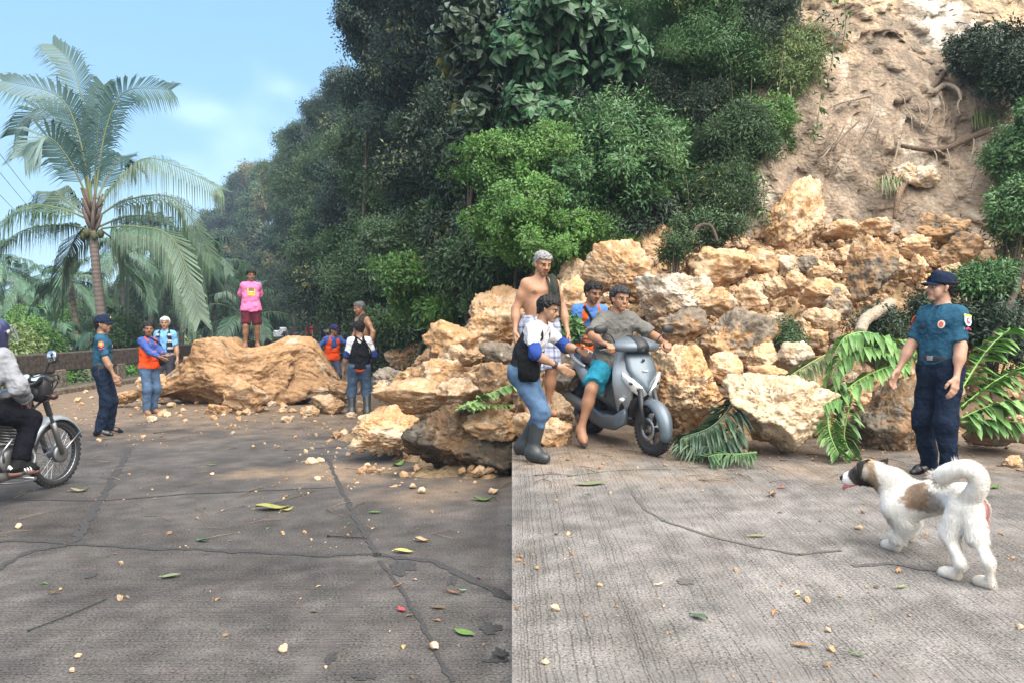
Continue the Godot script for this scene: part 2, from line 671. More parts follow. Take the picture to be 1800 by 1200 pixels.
# ---------------------------------------------------------------- hills
const FOOT := [Vector2(-90, 190), Vector2(-60, 150), Vector2(-38, 112), Vector2(-17, 66), Vector2(-8.0, 40), Vector2(-3.4, 23), Vector2(-1.3, 15.5), Vector2(-0.2, 12.2), Vector2(2, 11.2), Vector2(5, 11.2), Vector2(9, 10.8), Vector2(13, 9), Vector2(17, 5), Vector2(20, 0), Vector2(22, -8)]

func inward(x: float, d: float) -> float:
	var p := Vector2(x, d)
	var best := 1e9
	var sg := 1.0
	for i in FOOT.size() - 1:
		var a: Vector2 = FOOT[i]
		var ab: Vector2 = FOOT[i + 1] - a
		var t := clampf((p - a).dot(ab) / ab.length_squared(), 0.0, 1.0)
		var dist := p.distance_squared_to(a + ab * t)
		if dist < best - 1e-6:
			best = dist
			sg = 1.0 if ab.cross(p - a) > 0.0 else -1.0
	return sg * sqrt(best)

func hill_y(x: float, d: float) -> float:
	var t := inward(x, d)
	if t < 0.0:
		return t * 0.5
	var near := smoothstep(-7.0, 0.5, x)
	var k := lerpf(1.5, 2.1, near)
	var top := lerpf(26.0, 24.0, near)
	top = lerpf(top, 6.0, smoothstep(118.0, 165.0, d))
	return top * (1.0 - exp(-k * t / top)) + 0.35 * noise_a.get_noise_2d(x * 0.4, d * 0.4) * minf(t, 1.5)

func hill_point(px: float, py: float, d0 := 9.0, d1 := 160.0) -> Vector3:
	var d := d0
	while d < d1:
		var p := at(px, py, d)
		if hill_y(p.x, d) > p.y:
			return p
		d += 0.1 if d < 20.0 else 0.5
	return at(px, py, d1)

func in_scar(x: float, d: float) -> bool:
	# the bare strip the slide left, between leaning edges
	var h := hill_y(x, d)
	var l := lerpf(2.7, 6.1, clampf((h - 2.6) / 5.5, 0.0, 1.3)) - 0.25
	var r := lerpf(7.9, 10.9, clampf((h - 2.6) / 5.5, 0.0, 1.3)) + 0.3
	return x > l and x < r

func build_hills() -> void:
	var f := func(x: float, d: float): return Vector3(x, hill_y(x, d), -d)
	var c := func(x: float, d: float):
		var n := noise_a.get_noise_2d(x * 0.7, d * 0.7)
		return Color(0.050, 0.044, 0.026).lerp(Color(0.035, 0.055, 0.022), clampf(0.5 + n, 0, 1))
	var keep := func(x: float, d: float): return inward(x, d) > -1.2
	struct("hillside", sheet(-9, 26, -8, 36, 0.55, 0.55, f, c, false, keep), M.soil, "steep earth hillside under the trees beside the road", "hillside")
	var keep2 := func(x: float, d: float): return inward(x, d) > -2.5 and (d > 34.0 or x < -8.0)
	struct("hillside", sheet(-110, 30, 34, 230, 3.0, 3.0, f, c, false, keep2), M.soil, "far wooded ridge beyond the bend of the road", "hillside")
	# the bare scar: crumbling tan earth with ledges, gullies and pale patches
	var sf := func(x: float, d: float):
		var h := hill_y(x, d)
		var g := absf(noise_a.get_noise_3d(x * 0.9, h * 0.35, d * 0.3)) * 0.9 + noise_a.get_noise_3d(x * 2.6, h * 2.2, d * 2.0) * 0.22 + noise_a.get_noise_3d(x * 7.0, h * 7.0, d * 5.0) * 0.15 + 0.07 * signf(noise_a.get_noise_3d(x * 1.4 + h * 0.6, h * 3.2, 4.0)) * sqrt(absf(noise_a.get_noise_3d(x * 1.4 + h * 0.6, h * 3.2, 4.0)))
		return Vector3(x, h + 0.30 - g * 0.55, -d + g * 0.75)
	var sc := func(x: float, d: float):
		var h := hill_y(x, d)
		var n := noise_a.get_noise_3d(x * 0.8, h * 0.8, 3.0)
		var n2 := noise_a.get_noise_3d(x * 2.4, h * 2.4, 9.0)
		var hi := smoothstep(5.6, 7.2, h + n * 1.6)
		var k := Color(0.39, 0.315, 0.25).lerp(Color(0.60, 0.455, 0.315), hi)
		k = k.lerp(Color(0.30, 0.235, 0.185), 0.55 * smoothstep(0.05, 0.35, noise_a.get_noise_3d(x * 1.1 + 30.0, h * 1.9 - x * 0.7, 5.0)) * (1.0 - 0.6 * hi))
		k = k.lerp(Color(0.64, 0.585, 0.50), smoothstep(0.18, 0.5, n2 + 0.5 * n) * 0.8)
		var pale := 1.0 - Vector2((x - 7.9) / 0.75, (h - 6.9) / 0.9).length()
		k = k.lerp(Color(0.72, 0.68, 0.62), smoothstep(-0.1, 0.5, pale + n2 * 0.9) * 0.9)
		k = k.lerp(Color(0.23, 0.20, 0.17), smoothstep(0.12, 0.34, -n2 - 0.4 * n) * 0.8)
		k.a = 1.0
		return k
	var skeep := func(x: float, d: float): return in_scar(x, d) and hill_y(x, d) > 0.4
	struct("landslide_scar", sheet(2.2, 14.0, 11.0, 21.0, 0.07, 0.05, sf, sc, false, skeep), M.soil, "bare tan slope of earth and rock that the slide tore open", "slope")

func heap_y(x: float, d: float) -> float:
	var y := 0.12 + (d - 7.75) * 0.62
	if d > 11.2:
		y = 0.12 + 3.45 * 0.62 + (d - 11.2) * 0.55
	y += 0.20 * smoothstep(0.4, 1.6, x) * smoothstep(8.3, 9.4, d) * (1.0 - smoothstep(11.2, 12.0, d))
	var w := smoothstep(-1.9 - 1.1 * smoothstep(8.8, 10.2, d), 0.3, x - (d - 8.0) * 0.12) * 0.7 + 0.3 * smoothstep(0.0, 1.5, x)
	w *= 1.0 - smoothstep(4.3, 6.3, x) * 0.62 * (1.0 - smoothstep(9.3, 11.0, d))
	w *= 1.0 - smoothstep(8.6, 10.5, x)
	w *= 1.0 - 0.8 * smoothstep(1.25, 0.5, Vector2(x - 0.85, (d - 8.4) * 0.8).length())
	return y * w + 0.12 * noise_a.get_noise_2d(x * 1.2, d * 1.2)

func heap_point(px: float, py: float) -> Vector3:
	var d := 6.8
	while d < 14.0:
		var p := at(px, py, d)
		if heap_y(p.x, d) > p.y:
			return p
		d += 0.04
	return at(px, py, 12.0)

# ---------------------------------------------------------------- guardrail
func build_guardrail() -> void:
	var t := thing("concrete_guardrail", "low weathered concrete guardrail of thick beam on stub posts along the road edge", "guardrail", Vector3(-10.2, 0, 0))
	var z := 8.0
	var i := 0
	while z > -36.0:
		var b := MB.new()
		b.col = Color(0.085, 0.066, 0.054) * (1.0 + 0.15 * sin(i * 2.1))
		b.box(Transform3D(Basis(), Vector3(0, 0.68, z - 2.0)), Vector3(0.24, 0.42, 3.985), 0.025)
		obj("beam", b.mesh(false), M.old_concrete, t)
		z -= 4.0
		i += 1
	z = 7.0
	while z > -36.0:
		var b := MB.new()
		b.col = Color(0.22, 0.19, 0.15)
		b.box(Transform3D(Basis(), Vector3(-0.01, 0.245, z)), Vector3(0.30, 0.55, 0.42), 0.02)
		obj("post", b.mesh(false), M.old_concrete, t)
		z -= 2.75
	var k := MB.new()
	k.col = Color(0.20, 0.165, 0.125)
	k.box(Transform3D(Basis(), Vector3(0.02, 0.03, -13)), Vector3(0.7, 0.18, 46.0), 0.03)
	obj("kerb", k.mesh(false), M.old_concrete, t)

# ---------------------------------------------------------------- rocks
var sphere_v := {}
var sphere_i := {}

func icosphere(sub: int) -> void:
	if sphere_v.has(sub):
		return
	var g := (1.0 + sqrt(5.0)) / 2.0
	var v := []
	for q in [[-1, g, 0], [1, g, 0], [-1, -g, 0], [1, -g, 0], [0, -1, g], [0, 1, g], [0, -1, -g], [0, 1, -g], [g, 0, -1], [g, 0, 1], [-g, 0, -1], [-g, 0, 1]]:
		v.append(Vector3(q[0], q[1], q[2]).normalized())
	var f := [0, 11, 5, 0, 5, 1, 0, 1, 7, 0, 7, 10, 0, 10, 11, 1, 5, 9, 5, 11, 4, 11, 10, 2, 10, 7, 6, 7, 1, 8, 3, 9, 4, 3, 4, 2, 3, 2, 6, 3, 6, 8, 3, 8, 9, 4, 9, 5, 2, 4, 11, 6, 2, 10, 8, 6, 7, 9, 8, 1]
	for s in sub:
		var mid := {}
		var nf := []
		for i in range(0, f.size(), 3):
			var m := []
			for k in 3:
				var a: int = f[i + k]
				var b: int = f[i + (k + 1) % 3]
				var key := mini(a, b) * 100000 + maxi(a, b)
				if not mid.has(key):
					mid[key] = v.size()
					v.append(((v[a] as Vector3) + v[b]).normalized())
				m.append(mid[key])
			nf.append_array([f[i], m[0], m[2], f[i + 1], m[1], m[0], f[i + 2], m[2], m[1], m[0], m[1], m[2]])
		f = nf
	sphere_v[sub] = PackedVector3Array(v)
	var ix := PackedInt32Array()
	for i in range(0, f.size(), 3):
		ix.append_array([f[i], f[i + 2], f[i + 1]])
	sphere_i[sub] = ix

const ORANGE := Color(0.58, 0.365, 0.20)
const CREAM := Color(0.66, 0.50, 0.345)
const BROWN := Color(0.36, 0.235, 0.14)
const GREY := Color(0.20, 0.18, 0.155)
const WHITE_ := Color(0.68, 0.61, 0.52)

# size: full extents; base, second: the two stone colours; crust: share of dark weathered skin on top; face: which direction keeps the crust
func rock_mesh(seed_: int, size: Vector3, base: Color, second: Color, crust := 0.0, sub := 4, lumpy := 0.5, skin := Vector3(0, 1, 0), boxy := 1.0, sharp := false) -> ArrayMesh:
	icosphere(sub)
	var r := RandomNumberGenerator.new()
	r.seed = seed_
	var planes := []
	for i in 13:
		var n := Vector3(r.randf_range(-1, 1), r.randf_range(-1, 1), r.randf_range(-1, 1)).normalized()
		planes.append([n, r.randf_range(0.50, 0.80)])
	var v: PackedVector3Array = sphere_v[sub].duplicate()
	var off := Vector3(seed_ * 3.17, seed_ * 1.31, seed_ * 2.71)
	var lo := Vector3.ONE * 1e9
	var hi := -lo
	var big := size.length() / 1.7
	var asp := size / ((size.x + size.y + size.z) / 3.0)
	for i in v.size():
		var u := v[i]
		var rad := 1.0
		if boxy < 1.0:
			var pw := 2.0 / (boxy * boxy)
			rad = pow(pow(absf(u.x), pw) + pow(absf(u.y), pw) + pow(absf(u.z), pw), -1.0 / pw)
		for pl in planes:
			var c: float = u.dot(pl[0])
			if c > 0.05:
				rad = minf(rad, pl[1] * (1.0 + 0.5 * (1.0 - boxy)) / c)
		var w := u * rad * asp
		rad += 0.10 * lumpy * noise_a.get_noise_3dv(u * 1.1 + off)
		var nz := noise_a.get_noise_3dv(w * (1.5 + big * 0.9) + off)
		rad += 0.10 * nz / (0.7 + big * 0.3)
		if boxy < 0.75:
			rad += 0.06 * noise_a.get_noise_3dv(w * 6.0 + off) - 0.05 * smoothstep(0.12, 0.0, absf(noise_a.get_noise_3dv(w * 3.0 + off))) + 0.10 * noise_b.get_noise_3dv(w * 1.9 - off)
		# bedding ledges, blocky breaks and pits
		var blk := noise_b.get_noise_3dv(w * (1.6 + big * 0.7) + off * 1.3)
		rad += 0.07 * (roundf(blk * 3.0) / 3.0) / (0.7 + big * 0.3)
		var led := noise_a.get_noise_3dv(Vector3(w.x * 0.8, w.y * (2.4 + big), w.z * 0.8) + off * 0.7)
		rad += (0.055 if boxy > 0.75 else 0.0) * signf(led) * pow(absf(led), 0.6) / (0.7 + big * 0.3)
		var rid := absf(noise_a.get_noise_3dv(w * (2.6 + big * 1.8) - off))
		rad -= 0.07 * smoothstep(0.14, 0.0, rid) / (0.7 + big * 0.4)
		v[i] = u * maxf(rad, 0.2)
		lo = lo.min(v[i])
		hi = hi.max(v[i])
	var col := PackedColorArray()
	col.resize(v.size())
	var ext := hi - lo
	for i in v.size():
		var p := (v[i] - lo) / ext - Vector3.ONE * 0.5
		v[i] = p * size
		var q := v[i] / maxf(size.length() * 0.55, 0.01) + off
		var n := noise_a.get_noise_3dv(q * 1.5)
		var n2 := noise_a.get_noise_3dv(q * 4.5 + off)
		var k := base.lerp(second, smoothstep(-0.25, 0.35, n + 0.5 * n2))
		k = k.lerp(WHITE_, smoothstep(0.28, 0.55, n2 - 0.4 * n) * (0.7 if base.get_luminance() > 0.16 else 0.12))
		k = k.lerp(BROWN, smoothstep(0.2, 0.5, -n2 + 0.2 * n) * 0.55)
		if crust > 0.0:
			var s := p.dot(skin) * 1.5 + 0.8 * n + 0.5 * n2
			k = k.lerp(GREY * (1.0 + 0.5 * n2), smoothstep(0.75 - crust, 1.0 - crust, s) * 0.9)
		k.a = 1.0
		col[i] = k
	if sharp:
		var mb := MB.new()
		mb.v = v
		mb.c = col
		mb.uv.resize(v.size())
		mb.ix = sphere_i[sub]
		return mb.mesh(false)
	var arr := []
	arr.resize(Mesh.ARRAY_MAX)
	arr[Mesh.ARRAY_VERTEX] = v
	arr[Mesh.ARRAY_COLOR] = col
	arr[Mesh.ARRAY_INDEX] = sphere_i[sub]
	var st := SurfaceTool.new()
	st.create_from_arrays(arr)
	st.generate_normals()
	return st.commit()

var rock_seed := 100

# a rock that fills the box px0..px1, py0..py1 of the picture at d metres
func rock(box: Array, d: float, base: Color, second: Color, label: String, crust := 0.0, deep := 0.85, sub := 4, skin := Vector3(0, 1, 0), category := "rock", called := "rock", boxy := 0.8) -> MeshInstance3D:
	rock_seed += 1
	var w: float = (box[2] - box[0]) * d / F * 1.08
	var h: float = (box[3] - box[1]) * d / F * 1.06
	var m := rock_mesh(rock_seed, Vector3(w, h, (w * 0.6 + h * 0.4) * deep), base, second, crust, sub, 0.6, skin, boxy)
	var o := obj(called, m, M.rock)
	o.position = at((box[0] + box[2]) * 0.5, (box[1] + box[3]) * 0.5, d)
	tag(o, label, category)
	return o

func reshape(o: MeshInstance3D, f: Callable) -> void:
	var arr := (o.mesh as ArrayMesh).surface_get_arrays(0)
	var v: PackedVector3Array = arr[Mesh.ARRAY_VERTEX]
	for i in v.size():
		v[i] = f.call(v[i])
	arr[Mesh.ARRAY_VERTEX] = v
	arr[Mesh.ARRAY_NORMAL] = null
	var st := SurfaceTool.new()
	st.create_from_arrays(arr)
	st.generate_normals()
	o.mesh = st.commit()

func build_rocks() -> void:
	# the heap of fine rubble that carries the rocks
	var hf := func(x: float, d: float):
		return Vector3(x, heap_y(x, d) - 0.10 + 0.07 * noise_a.get_noise_2d(x * 5.0, d * 5.0), -d)
	var hc := func(x: float, d: float):
		var n := noise_a.get_noise_2d(x * 2.0, d * 2.0)
		var k := Color(0.40, 0.28, 0.165).lerp(Color(0.52, 0.38, 0.23), clampf(0.5 + n, 0, 1))
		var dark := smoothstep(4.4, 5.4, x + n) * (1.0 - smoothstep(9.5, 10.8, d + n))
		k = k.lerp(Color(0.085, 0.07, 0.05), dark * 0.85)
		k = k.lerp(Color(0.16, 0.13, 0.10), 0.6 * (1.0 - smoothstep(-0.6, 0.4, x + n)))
		k.a = 1.0
		return k
	var hk := func(x: float, d: float): return heap_y(x, d) > gy(x, -d) - 0.05
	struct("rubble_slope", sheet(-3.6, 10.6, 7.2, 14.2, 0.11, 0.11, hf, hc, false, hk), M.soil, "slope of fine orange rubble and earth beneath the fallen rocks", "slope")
	var B := "boulder"
	# the great boulder across the road and its neighbours
	var g := rock([270, 582, 606, 722], 15.6, BROWN.lerp(ORANGE, 0.75), BROWN.lerp(ORANGE, 0.35), "huge orange limestone boulder lying across the road, barefoot youth standing on it", 0.0, 0.62, 5, Vector3.UP, B, B, 0.72)
	reshape(g, func(p: Vector3) -> Vector3:
		# low tapering end, peak, long shoulder, and a steep end that hangs over the road
		var x := p.x / 3.9
		var top := 0.42 + 0.58 * smoothstep(-0.5, -0.17, x)
		top *= 1.0 - 0.10 * smoothstep(-0.15, 0.05, x) * (1.0 - smoothstep(0.1, 0.25, x))
		top *= 1.0 - 0.62 * smoothstep(0.30, 0.50, x)
		var py := p.y if p.y < 0.30 else 0.30 + (p.y - 0.30) * 0.62 + 0.16 * smoothstep(-0.30, -0.18, x) * (1.0 - smoothstep(-0.1, 0.0, x))
		var y := (py + 0.76) * top * 1.08 - 0.76
		if p.y < -0.2:
			y += 0.34 * smoothstep(-0.05, -0.45, x) * smoothstep(-0.2, -0.7, p.y) * smoothstep(-0.2, 0.5, p.z)
			y += 0.22 * smoothstep(0.28, 0.5, x)
		return Vector3(p.x, y, p.z))
	rock([394, 662, 472, 731], 13.75, BROWN.lerp(ORANGE, 0.6), CREAM * 0.8, "rounded tan boulder resting against the front of the huge boulder", 0.0, 0.9, 4, Vector3.UP, B, B)
	rock([362, 709, 408, 733], 13.6, BROWN, ORANGE * 0.8, "low flat stone on the road just in front of the huge boulder")
	rock([236, 652, 290, 702], 14.4, ORANGE * 0.9, CREAM * 0.9, "jagged pale orange rock behind the legs of the man in jeans")
	rock([192, 686, 242, 710], 14.6, ORANGE * 0.8, BROWN, "flat tan slab beside the kerb behind the policeman's legs")
	rock([548, 692, 606, 732], 13.6, CREAM * 0.85, ORANGE * 0.8, "crumbly cream rock at the foot of the huge boulder, beside the standing man's boots")
	rock([528, 712, 560, 734], 13.2, CREAM * 0.9, ORANGE, "small cream stone lying by the crumbly cream rock")
	rock([576, 668, 622, 704], 14.6, BROWN, ORANGE * 0.8, "brown rock wedged under the end of the huge boulder")
	# pile by the road side
	rock([745, 564, 838, 650], 10.6, ORANGE * 0.9, BROWN.lerp(ORANGE, 0.6), "square edged orange block below the green bank, top of the roadside pile", 0.0, 0.8, 4, Vector3.UP, B, B)
	rock([816, 503, 922, 640], 10.9, ORANGE * 0.95, CREAM * 0.85, "tall sloping orange boulder, highest of the roadside pile", 0.0, 0.8, 5, Vector3.UP, B, B)
	rock([679, 599, 741, 660], 19.0, CREAM * 0.9, ORANGE * 0.8, "upright pale boulder standing alone behind the grey slab", 0.0, 0.8, 4, Vector3.UP, B, B)
	rock([655, 645, 724, 690], 10.4, GREY * 1.3, GREY, "flat grey slab beside the standing man's hip pouch", 0.6)
	rock([740, 630, 820, 680], 9.9, ORANGE * 0.85, CREAM * 0.8, "rough orange rock under the square edged block")
	rock([845, 601, 925, 662], 9.3, GREY * 0.9, BROWN, "dark grey rock under the tall sloping boulder", 0.7)
	rock([806, 610, 856, 644], 9.7, BROWN, ORANGE * 0.8, "brown wedge of rock between the orange block and the dark grey rock", 0.25)
	rock([808, 654, 866, 692], 9.2, ORANGE * 0.8, CREAM * 0.8, "pale orange rock above the bent green branch")
	rock([660, 664, 828, 728], 9.3, BROWN.lerp(CREAM, 0.55), ORANGE * 0.85, "broad low tan slab lying on the roadside pile", 0.05, 0.9, 4, Vector3.UP, B, B)
	rock([623, 712, 742, 786], 8.9, CREAM, ORANGE, "yellowish boulder at the front of the roadside pile", 0.0, 0.9, 5, Vector3.UP, B, B)
	rock([714, 708, 912, 842], 8.2, GREY * 0.42, BROWN * 0.40, "massive dark brown boulder under an orange block, lowest of the roadside pile", 0.0, 0.75, 5, Vector3.UP, B, B)
	rock([812, 712, 918, 772], 8.05, ORANGE * 0.95, CREAM * 0.9, "orange crumbling block on top of the massive dark boulder")
	rock([674, 590, 702, 620], 36.0, BROWN * 0.8, GREY, "small dark stone at the foot of the green bank")
	rock([654, 612, 676, 638], 29.5, BROWN * 0.7, GREY, "dark brown stone behind the black vest")
	rock([655, 668, 680, 700], 9.9, CREAM * 0.85, ORANGE * 0.7, "small upright pale stone at the end of the tan slab")
	for q in [[690, 642, 764, 694, 10.2, "tan rock filling the gap beneath the upright pale boulder"], [770, 606, 862, 690, 10.3, "orange brown rock hemmed in under the square edged block"], [838, 636, 908, 716, 9.0, "grey brown rock right above the bent green branch"], [764, 664, 846, 722, 9.0, "orange stone behind the broad low tan slab"], [724, 612, 772, 660, 11.0, "shadowed stone between the upright pale boulder and the square edged block"]]:
		rock(q.slice(0, 4), q[4], [ORANGE * 0.8, BROWN, CREAM * 0.8][int(q[0]) % 3], [BROWN, ORANGE * 0.7][int(q[1]) % 2], q[5], 0.1)
	# the slide, from the front stones upwards
	rock([1283, 658, 1462, 796], 7.45, Color(0.74, 0.60, 0.43), CREAM, "big pale yellow boulder on the concrete in front of the slide", 0.0, 0.9, 5, Vector3.UP, B, B)
	rock([1492, 664, 1650, 804], 7.75, BROWN * 0.9, GREY * 1.1, "rough dark brown boulder behind the policeman's legs", 0.25, 0.8, 5, Vector3.UP, B, B)
	rock([1142, 608, 1278, 748], 8.15, ORANGE * 1.12, CREAM * 1.05, "large orange boulder behind the scooter's front wheel", 0.0, 0.85, 5, Vector3.UP, B, B)
	rock([1232, 542, 1370, 662], 8.85, ORANGE, BROWN.lerp(CREAM, 0.5), "large boulder with a grey weathered top in the middle of the slide", 0.5, 0.8, 5, Vector3(-0.1, 0.8, 0.5), B, B)
	rock([1152, 542, 1240, 616], 8.95, BROWN, ORANGE * 0.9, "boulder with a blackish crust beside the rider's mirror", 0.6, 0.85, 4, Vector3(0.2, 0.9, 0.4), B, B)
	rock([1116, 484, 1254, 580], 9.5, WHITE_ * 0.9, CREAM * 0.9, "long whitish slab above the rider's shoulder", 0.12, 0.8, 5, Vector3.UP, B, B)
	rock([1220, 506, 1296, 560], 9.4, CREAM, ORANGE, "tan rock at the end of the long whitish slab")
	rock([1208, 434, 1322, 510], 10.6, ORANGE * 1.05, CREAM, "broad orange block overhanging the long whitish slab", 0.0, 0.8, 4, Vector3.UP, B, B)
	rock([1106, 394, 1212, 482], 11.5, ORANGE, ORANGE.lerp(CREAM, 0.4), "orange crag at the top of the heap under the bushes", 0.0, 0.8, 5, Vector3.UP, B, B)
	rock([1026, 422, 1160, 548], 10.5, ORANGE.lerp(BROWN, 0.3), CREAM * 0.9, "big sloping tan boulder behind the man in the orange vest", 0.0, 0.8, 5, Vector3.UP, B, B)
	rock([982, 452, 1052, 512], 10.9, CREAM, ORANGE, "pale yellow rock beside the bare chested man's towel, below the creepers")
	rock([962, 484, 1046, 576], 9.9, ORANGE * 1.05, CREAM, "orange rock between the bare chested man and the orange vest", 0.0, 0.85, 4)
	g = rock([1326, 308, 1462, 458], 12.15, ORANGE * 1.05, CREAM, "great triangular orange boulder at the head of the heap", 0.0, 0.6, 5, Vector3.UP, B, B, 0.7)
	reshape(g, func(p: Vector3) -> Vector3:
		var f := clampf(p.y / 1.38 + 0.5, 0.0, 1.0)
		return Vector3((p.x - 0.62) * lerpf(1.0, 0.40, f * f * 0.6 + f * 0.4) + 0.62 - 0.10 * f, p.y, p.z - 0.10 * f))
	rock([1568, 288, 1622, 326], 12.75, WHITE_, CREAM, "whitish stone lodged in the scar above the torn root stump")
	rock([1604, 292, 1652, 330], 12.75, CREAM, WHITE_, "cream stone lodged in the scar beside the whitish one")
	rock([1556, 268, 1590, 292], 13.2, BROWN.lerp(CREAM, 0.5), CREAM, "small tan stone on the ledge of the scar under the long root")
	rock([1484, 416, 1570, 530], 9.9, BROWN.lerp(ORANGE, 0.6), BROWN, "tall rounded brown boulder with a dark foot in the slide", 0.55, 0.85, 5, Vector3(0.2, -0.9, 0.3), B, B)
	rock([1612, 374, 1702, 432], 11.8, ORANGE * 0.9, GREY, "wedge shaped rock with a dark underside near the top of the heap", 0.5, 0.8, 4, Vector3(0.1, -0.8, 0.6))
	rock([1641, 408, 1738, 476], 11.0, BROWN, BROWN.lerp(ORANGE, 0.5), "large dull brown boulder below the dark wedge", 0.25, 0.85, 4, Vector3.UP, B, B)
	rock([1576, 412, 1634, 455], 11.1, ORANGE, CREAM, "orange rock beside the tall rounded boulder's top")
	rock([1408, 542, 1476, 590], 8.95, BROWN.lerp(CREAM, 0.5), CREAM, "tan block lying tilted above the small square stone")
	rock([1442, 506, 1492, 572], 9.4, CREAM * 0.8, GREY * 1.4, "upright greyish rock against the tall rounded boulder", 0.3)
	rock([1408, 488, 1488, 544], 9.6, ORANGE.lerp(CREAM, 0.5), ORANGE, "long leaning tan slab beside the upright greyish rock")
	rock([1246, 618, 1304, 676], 8.3, CREAM, ORANGE, "pale block between the orange boulder and the grey topped one")
	rock([1312, 602, 1372, 654], 8.4, ORANGE.lerp(CREAM, 0.5), CREAM, "pointed tan stone behind the big pale boulder")
	rock([1364, 600, 1426, 660], 8.4, WHITE_ * 0.9, CREAM * 0.9, "whitish pointed stone beside the pointed tan one")
	rock([1312, 640, 1392, 676], 8.0, ORANGE.lerp(CREAM, 0.4), ORANGE, "flat tan stone directly above the big pale boulder")
	rock([1418, 578, 1456, 612], 8.7, CREAM, ORANGE, "small square pale stone over the fallen palm leaf")
	rock([1388, 558, 1426, 616], 8.75, CREAM * 0.9, ORANGE * 0.9, "narrow upright tan stone beside the leafy twig")
	rock([1290, 436, 1368, 500], 10.9, CREAM * 0.95, ORANGE, "round tan rock under the great triangular boulder")
	rock([1288, 494, 1346, 544], 9.8, CREAM, ORANGE * 1.05, "cream rock in the middle of the small rubble")
	rock([1376, 476, 1416, 522], 10.0, ORANGE * 1.1, CREAM, "bright orange upright stone in the middle of the small rubble")
	rock([1340, 488, 1382, 526], 10.0, BROWN.lerp(CREAM, 0.5), CREAM, "grey tan stone beside the bright orange upright one")
	rock([1362, 448, 1406, 490], 10.8, WHITE_ * 0.8, CREAM * 0.8, "whitish grey stone below the triangular boulder")
	rock([1400, 450, 1434, 480], 10.8, GREY * 1.5, GREY * 1.2, "small slate grey stone in the orange rubble", 0.5)
	rock([1420, 466, 1474, 498], 10.4, CREAM, ORANGE, "pale rounded stone above the long leaning slab")
	rock([1446, 386, 1514, 420], 12.1, CREAM * 0.9, ORANGE, "tan block beside the triangular boulder's shoulder")
	rock([1508, 382, 1564, 416], 12.2, ORANGE, CREAM, "orange block under the hanging root stump")
	rock([1460, 430, 1514, 470], 11.2, BROWN.lerp(CREAM, 0.5), ORANGE, "dusty stone just behind the tall rounded boulder")
	rock([1562, 448, 1604, 492], 10.5, BROWN.lerp(CREAM, 0.4), CREAM * 0.8, "grey brown stone above the policeman's cap peak")
	rock([1598, 448, 1634, 494], 10.5, CREAM, ORANGE, "tall pale stone above the policeman's cap")
	rock([1656, 462, 1696, 500], 10.0, ORANGE, CREAM, "small orange stone behind the back of the policeman's cap")
	rock([1712, 438, 1754, 478], 10.9, CREAM * 0.85, BROWN, "tan stone at the shrubby edge of the heap")
	rock([1688, 742, 1796, 782], 7.6, BROWN * 0.7, GREY * 1.2, "low grey brown stone under the fallen trunk", 0.3)
	rock([1764, 800, 1796, 826], 6.9, ORANGE * 0.9, CREAM, "fist size orange stone on the ground under the fallen trunk")
	rock([902, 724, 948, 782], 7.75, CREAM * 0.95, ORANGE, "cream stone behind the rubber boots")
	rock([940, 732, 1006, 792], 7.9, CREAM, ORANGE * 1.05, "yellow cream stone behind the flip flop")
	rock([948, 688, 1004, 738], 8.2, BROWN.lerp(CREAM, 0.4), CREAM * 0.8, "brown stone heaped behind the yellow cream one")
	rock([958, 618, 1044, 696], 8.9, GREY * 1.9, BROWN.lerp(CREAM, 0.3), "sloping grey stone under the helper's outstretched hands", 0.35)
	rock([896, 655, 950, 722], 8.6, BROWN.lerp(CREAM, 0.3), ORANGE * 0.8, "brown rock behind the jeans of the man in boots", 0.2)
	# smaller rubble, alike, strewn over the heap
	var variants := []
	for i in 10:
		var base: Color = [ORANGE, CREAM, ORANGE.lerp(BROWN, 0.4), CREAM.lerp(BROWN, 0.4), WHITE_ * 0.85][i % 5]
		variants.append(rock_mesh(500 + i, Vector3(1, 0.75, 0.9), base, CREAM if i % 2 else ORANGE, 0.0, 3 if i < 5 else 2, 0.6, Vector3.UP, 0.9, true))
	var r := RandomNumberGenerator.new()
	r.seed = 77
	var placed := 0
	var tries := 0
	while placed < 290 and tries < 4000:
		tries += 1
		var px := r.randf_range(960, 1760)
		var py := r.randf_range(340, 700)
		if placed < 40:
			px = r.randf_range(900, 1180)
			py = r.randf_range(580, 780)
		var top := 330.0 + absf(px - 1480) * 0.25
		if py < top or (px > 1500 and py > 520):
			continue
		var p := heap_point(px, py)
		if p.y < 0.15 or p.z < -13.6:
			continue
		var s := r.randf_range(0.10, 0.30) * (1.15 if r.randf() < 0.2 else 0.8)
		var o := obj("rubble_stone", variants[r.randi() % 10], M.rock)
		o.transform = Transform3D(Basis.from_euler(Vector3(r.randf_range(-0.5, 0.5), r.randf() * TAU, r.randf_range(-0.5, 0.5))).scaled(Vector3.ONE * s), p + Vector3(0, s * 0.15, 0))
		tag(o, "small loose orange limestone stone among the rubble of the slide", "stone", "small stones of the slide")
		placed += 1
	var base_row := []
	for i in 46:
		base_row.append([r.randf_range(236, 640), r.randf_range(700, 742)])
	for q in [[300, 716], [322, 722], [345, 709], [258, 712], [495, 725], [512, 735], [640, 790], [655, 795], [668, 802], [690, 800], [640, 745], [612, 735], [420, 738], [285, 705], [142, 712], [160, 700], [180, 704], [150, 690], [135, 706]] + base_row:
		var p := gp(q[0], q[1])
		var s := r.randf_range(0.06, 0.20)
		var o := obj("roadside_stone", variants[r.randi() % 10], M.rock)
		o.transform = Transform3D(Basis.from_euler(Vector3(0, r.randf() * TAU, 0)).scaled(Vector3.ONE * s), p + Vector3(0, s * 0.2, 0))
		tag(o, "small orange stone lying on the dark road near the boulders", "stone", "small stones on the dark road")

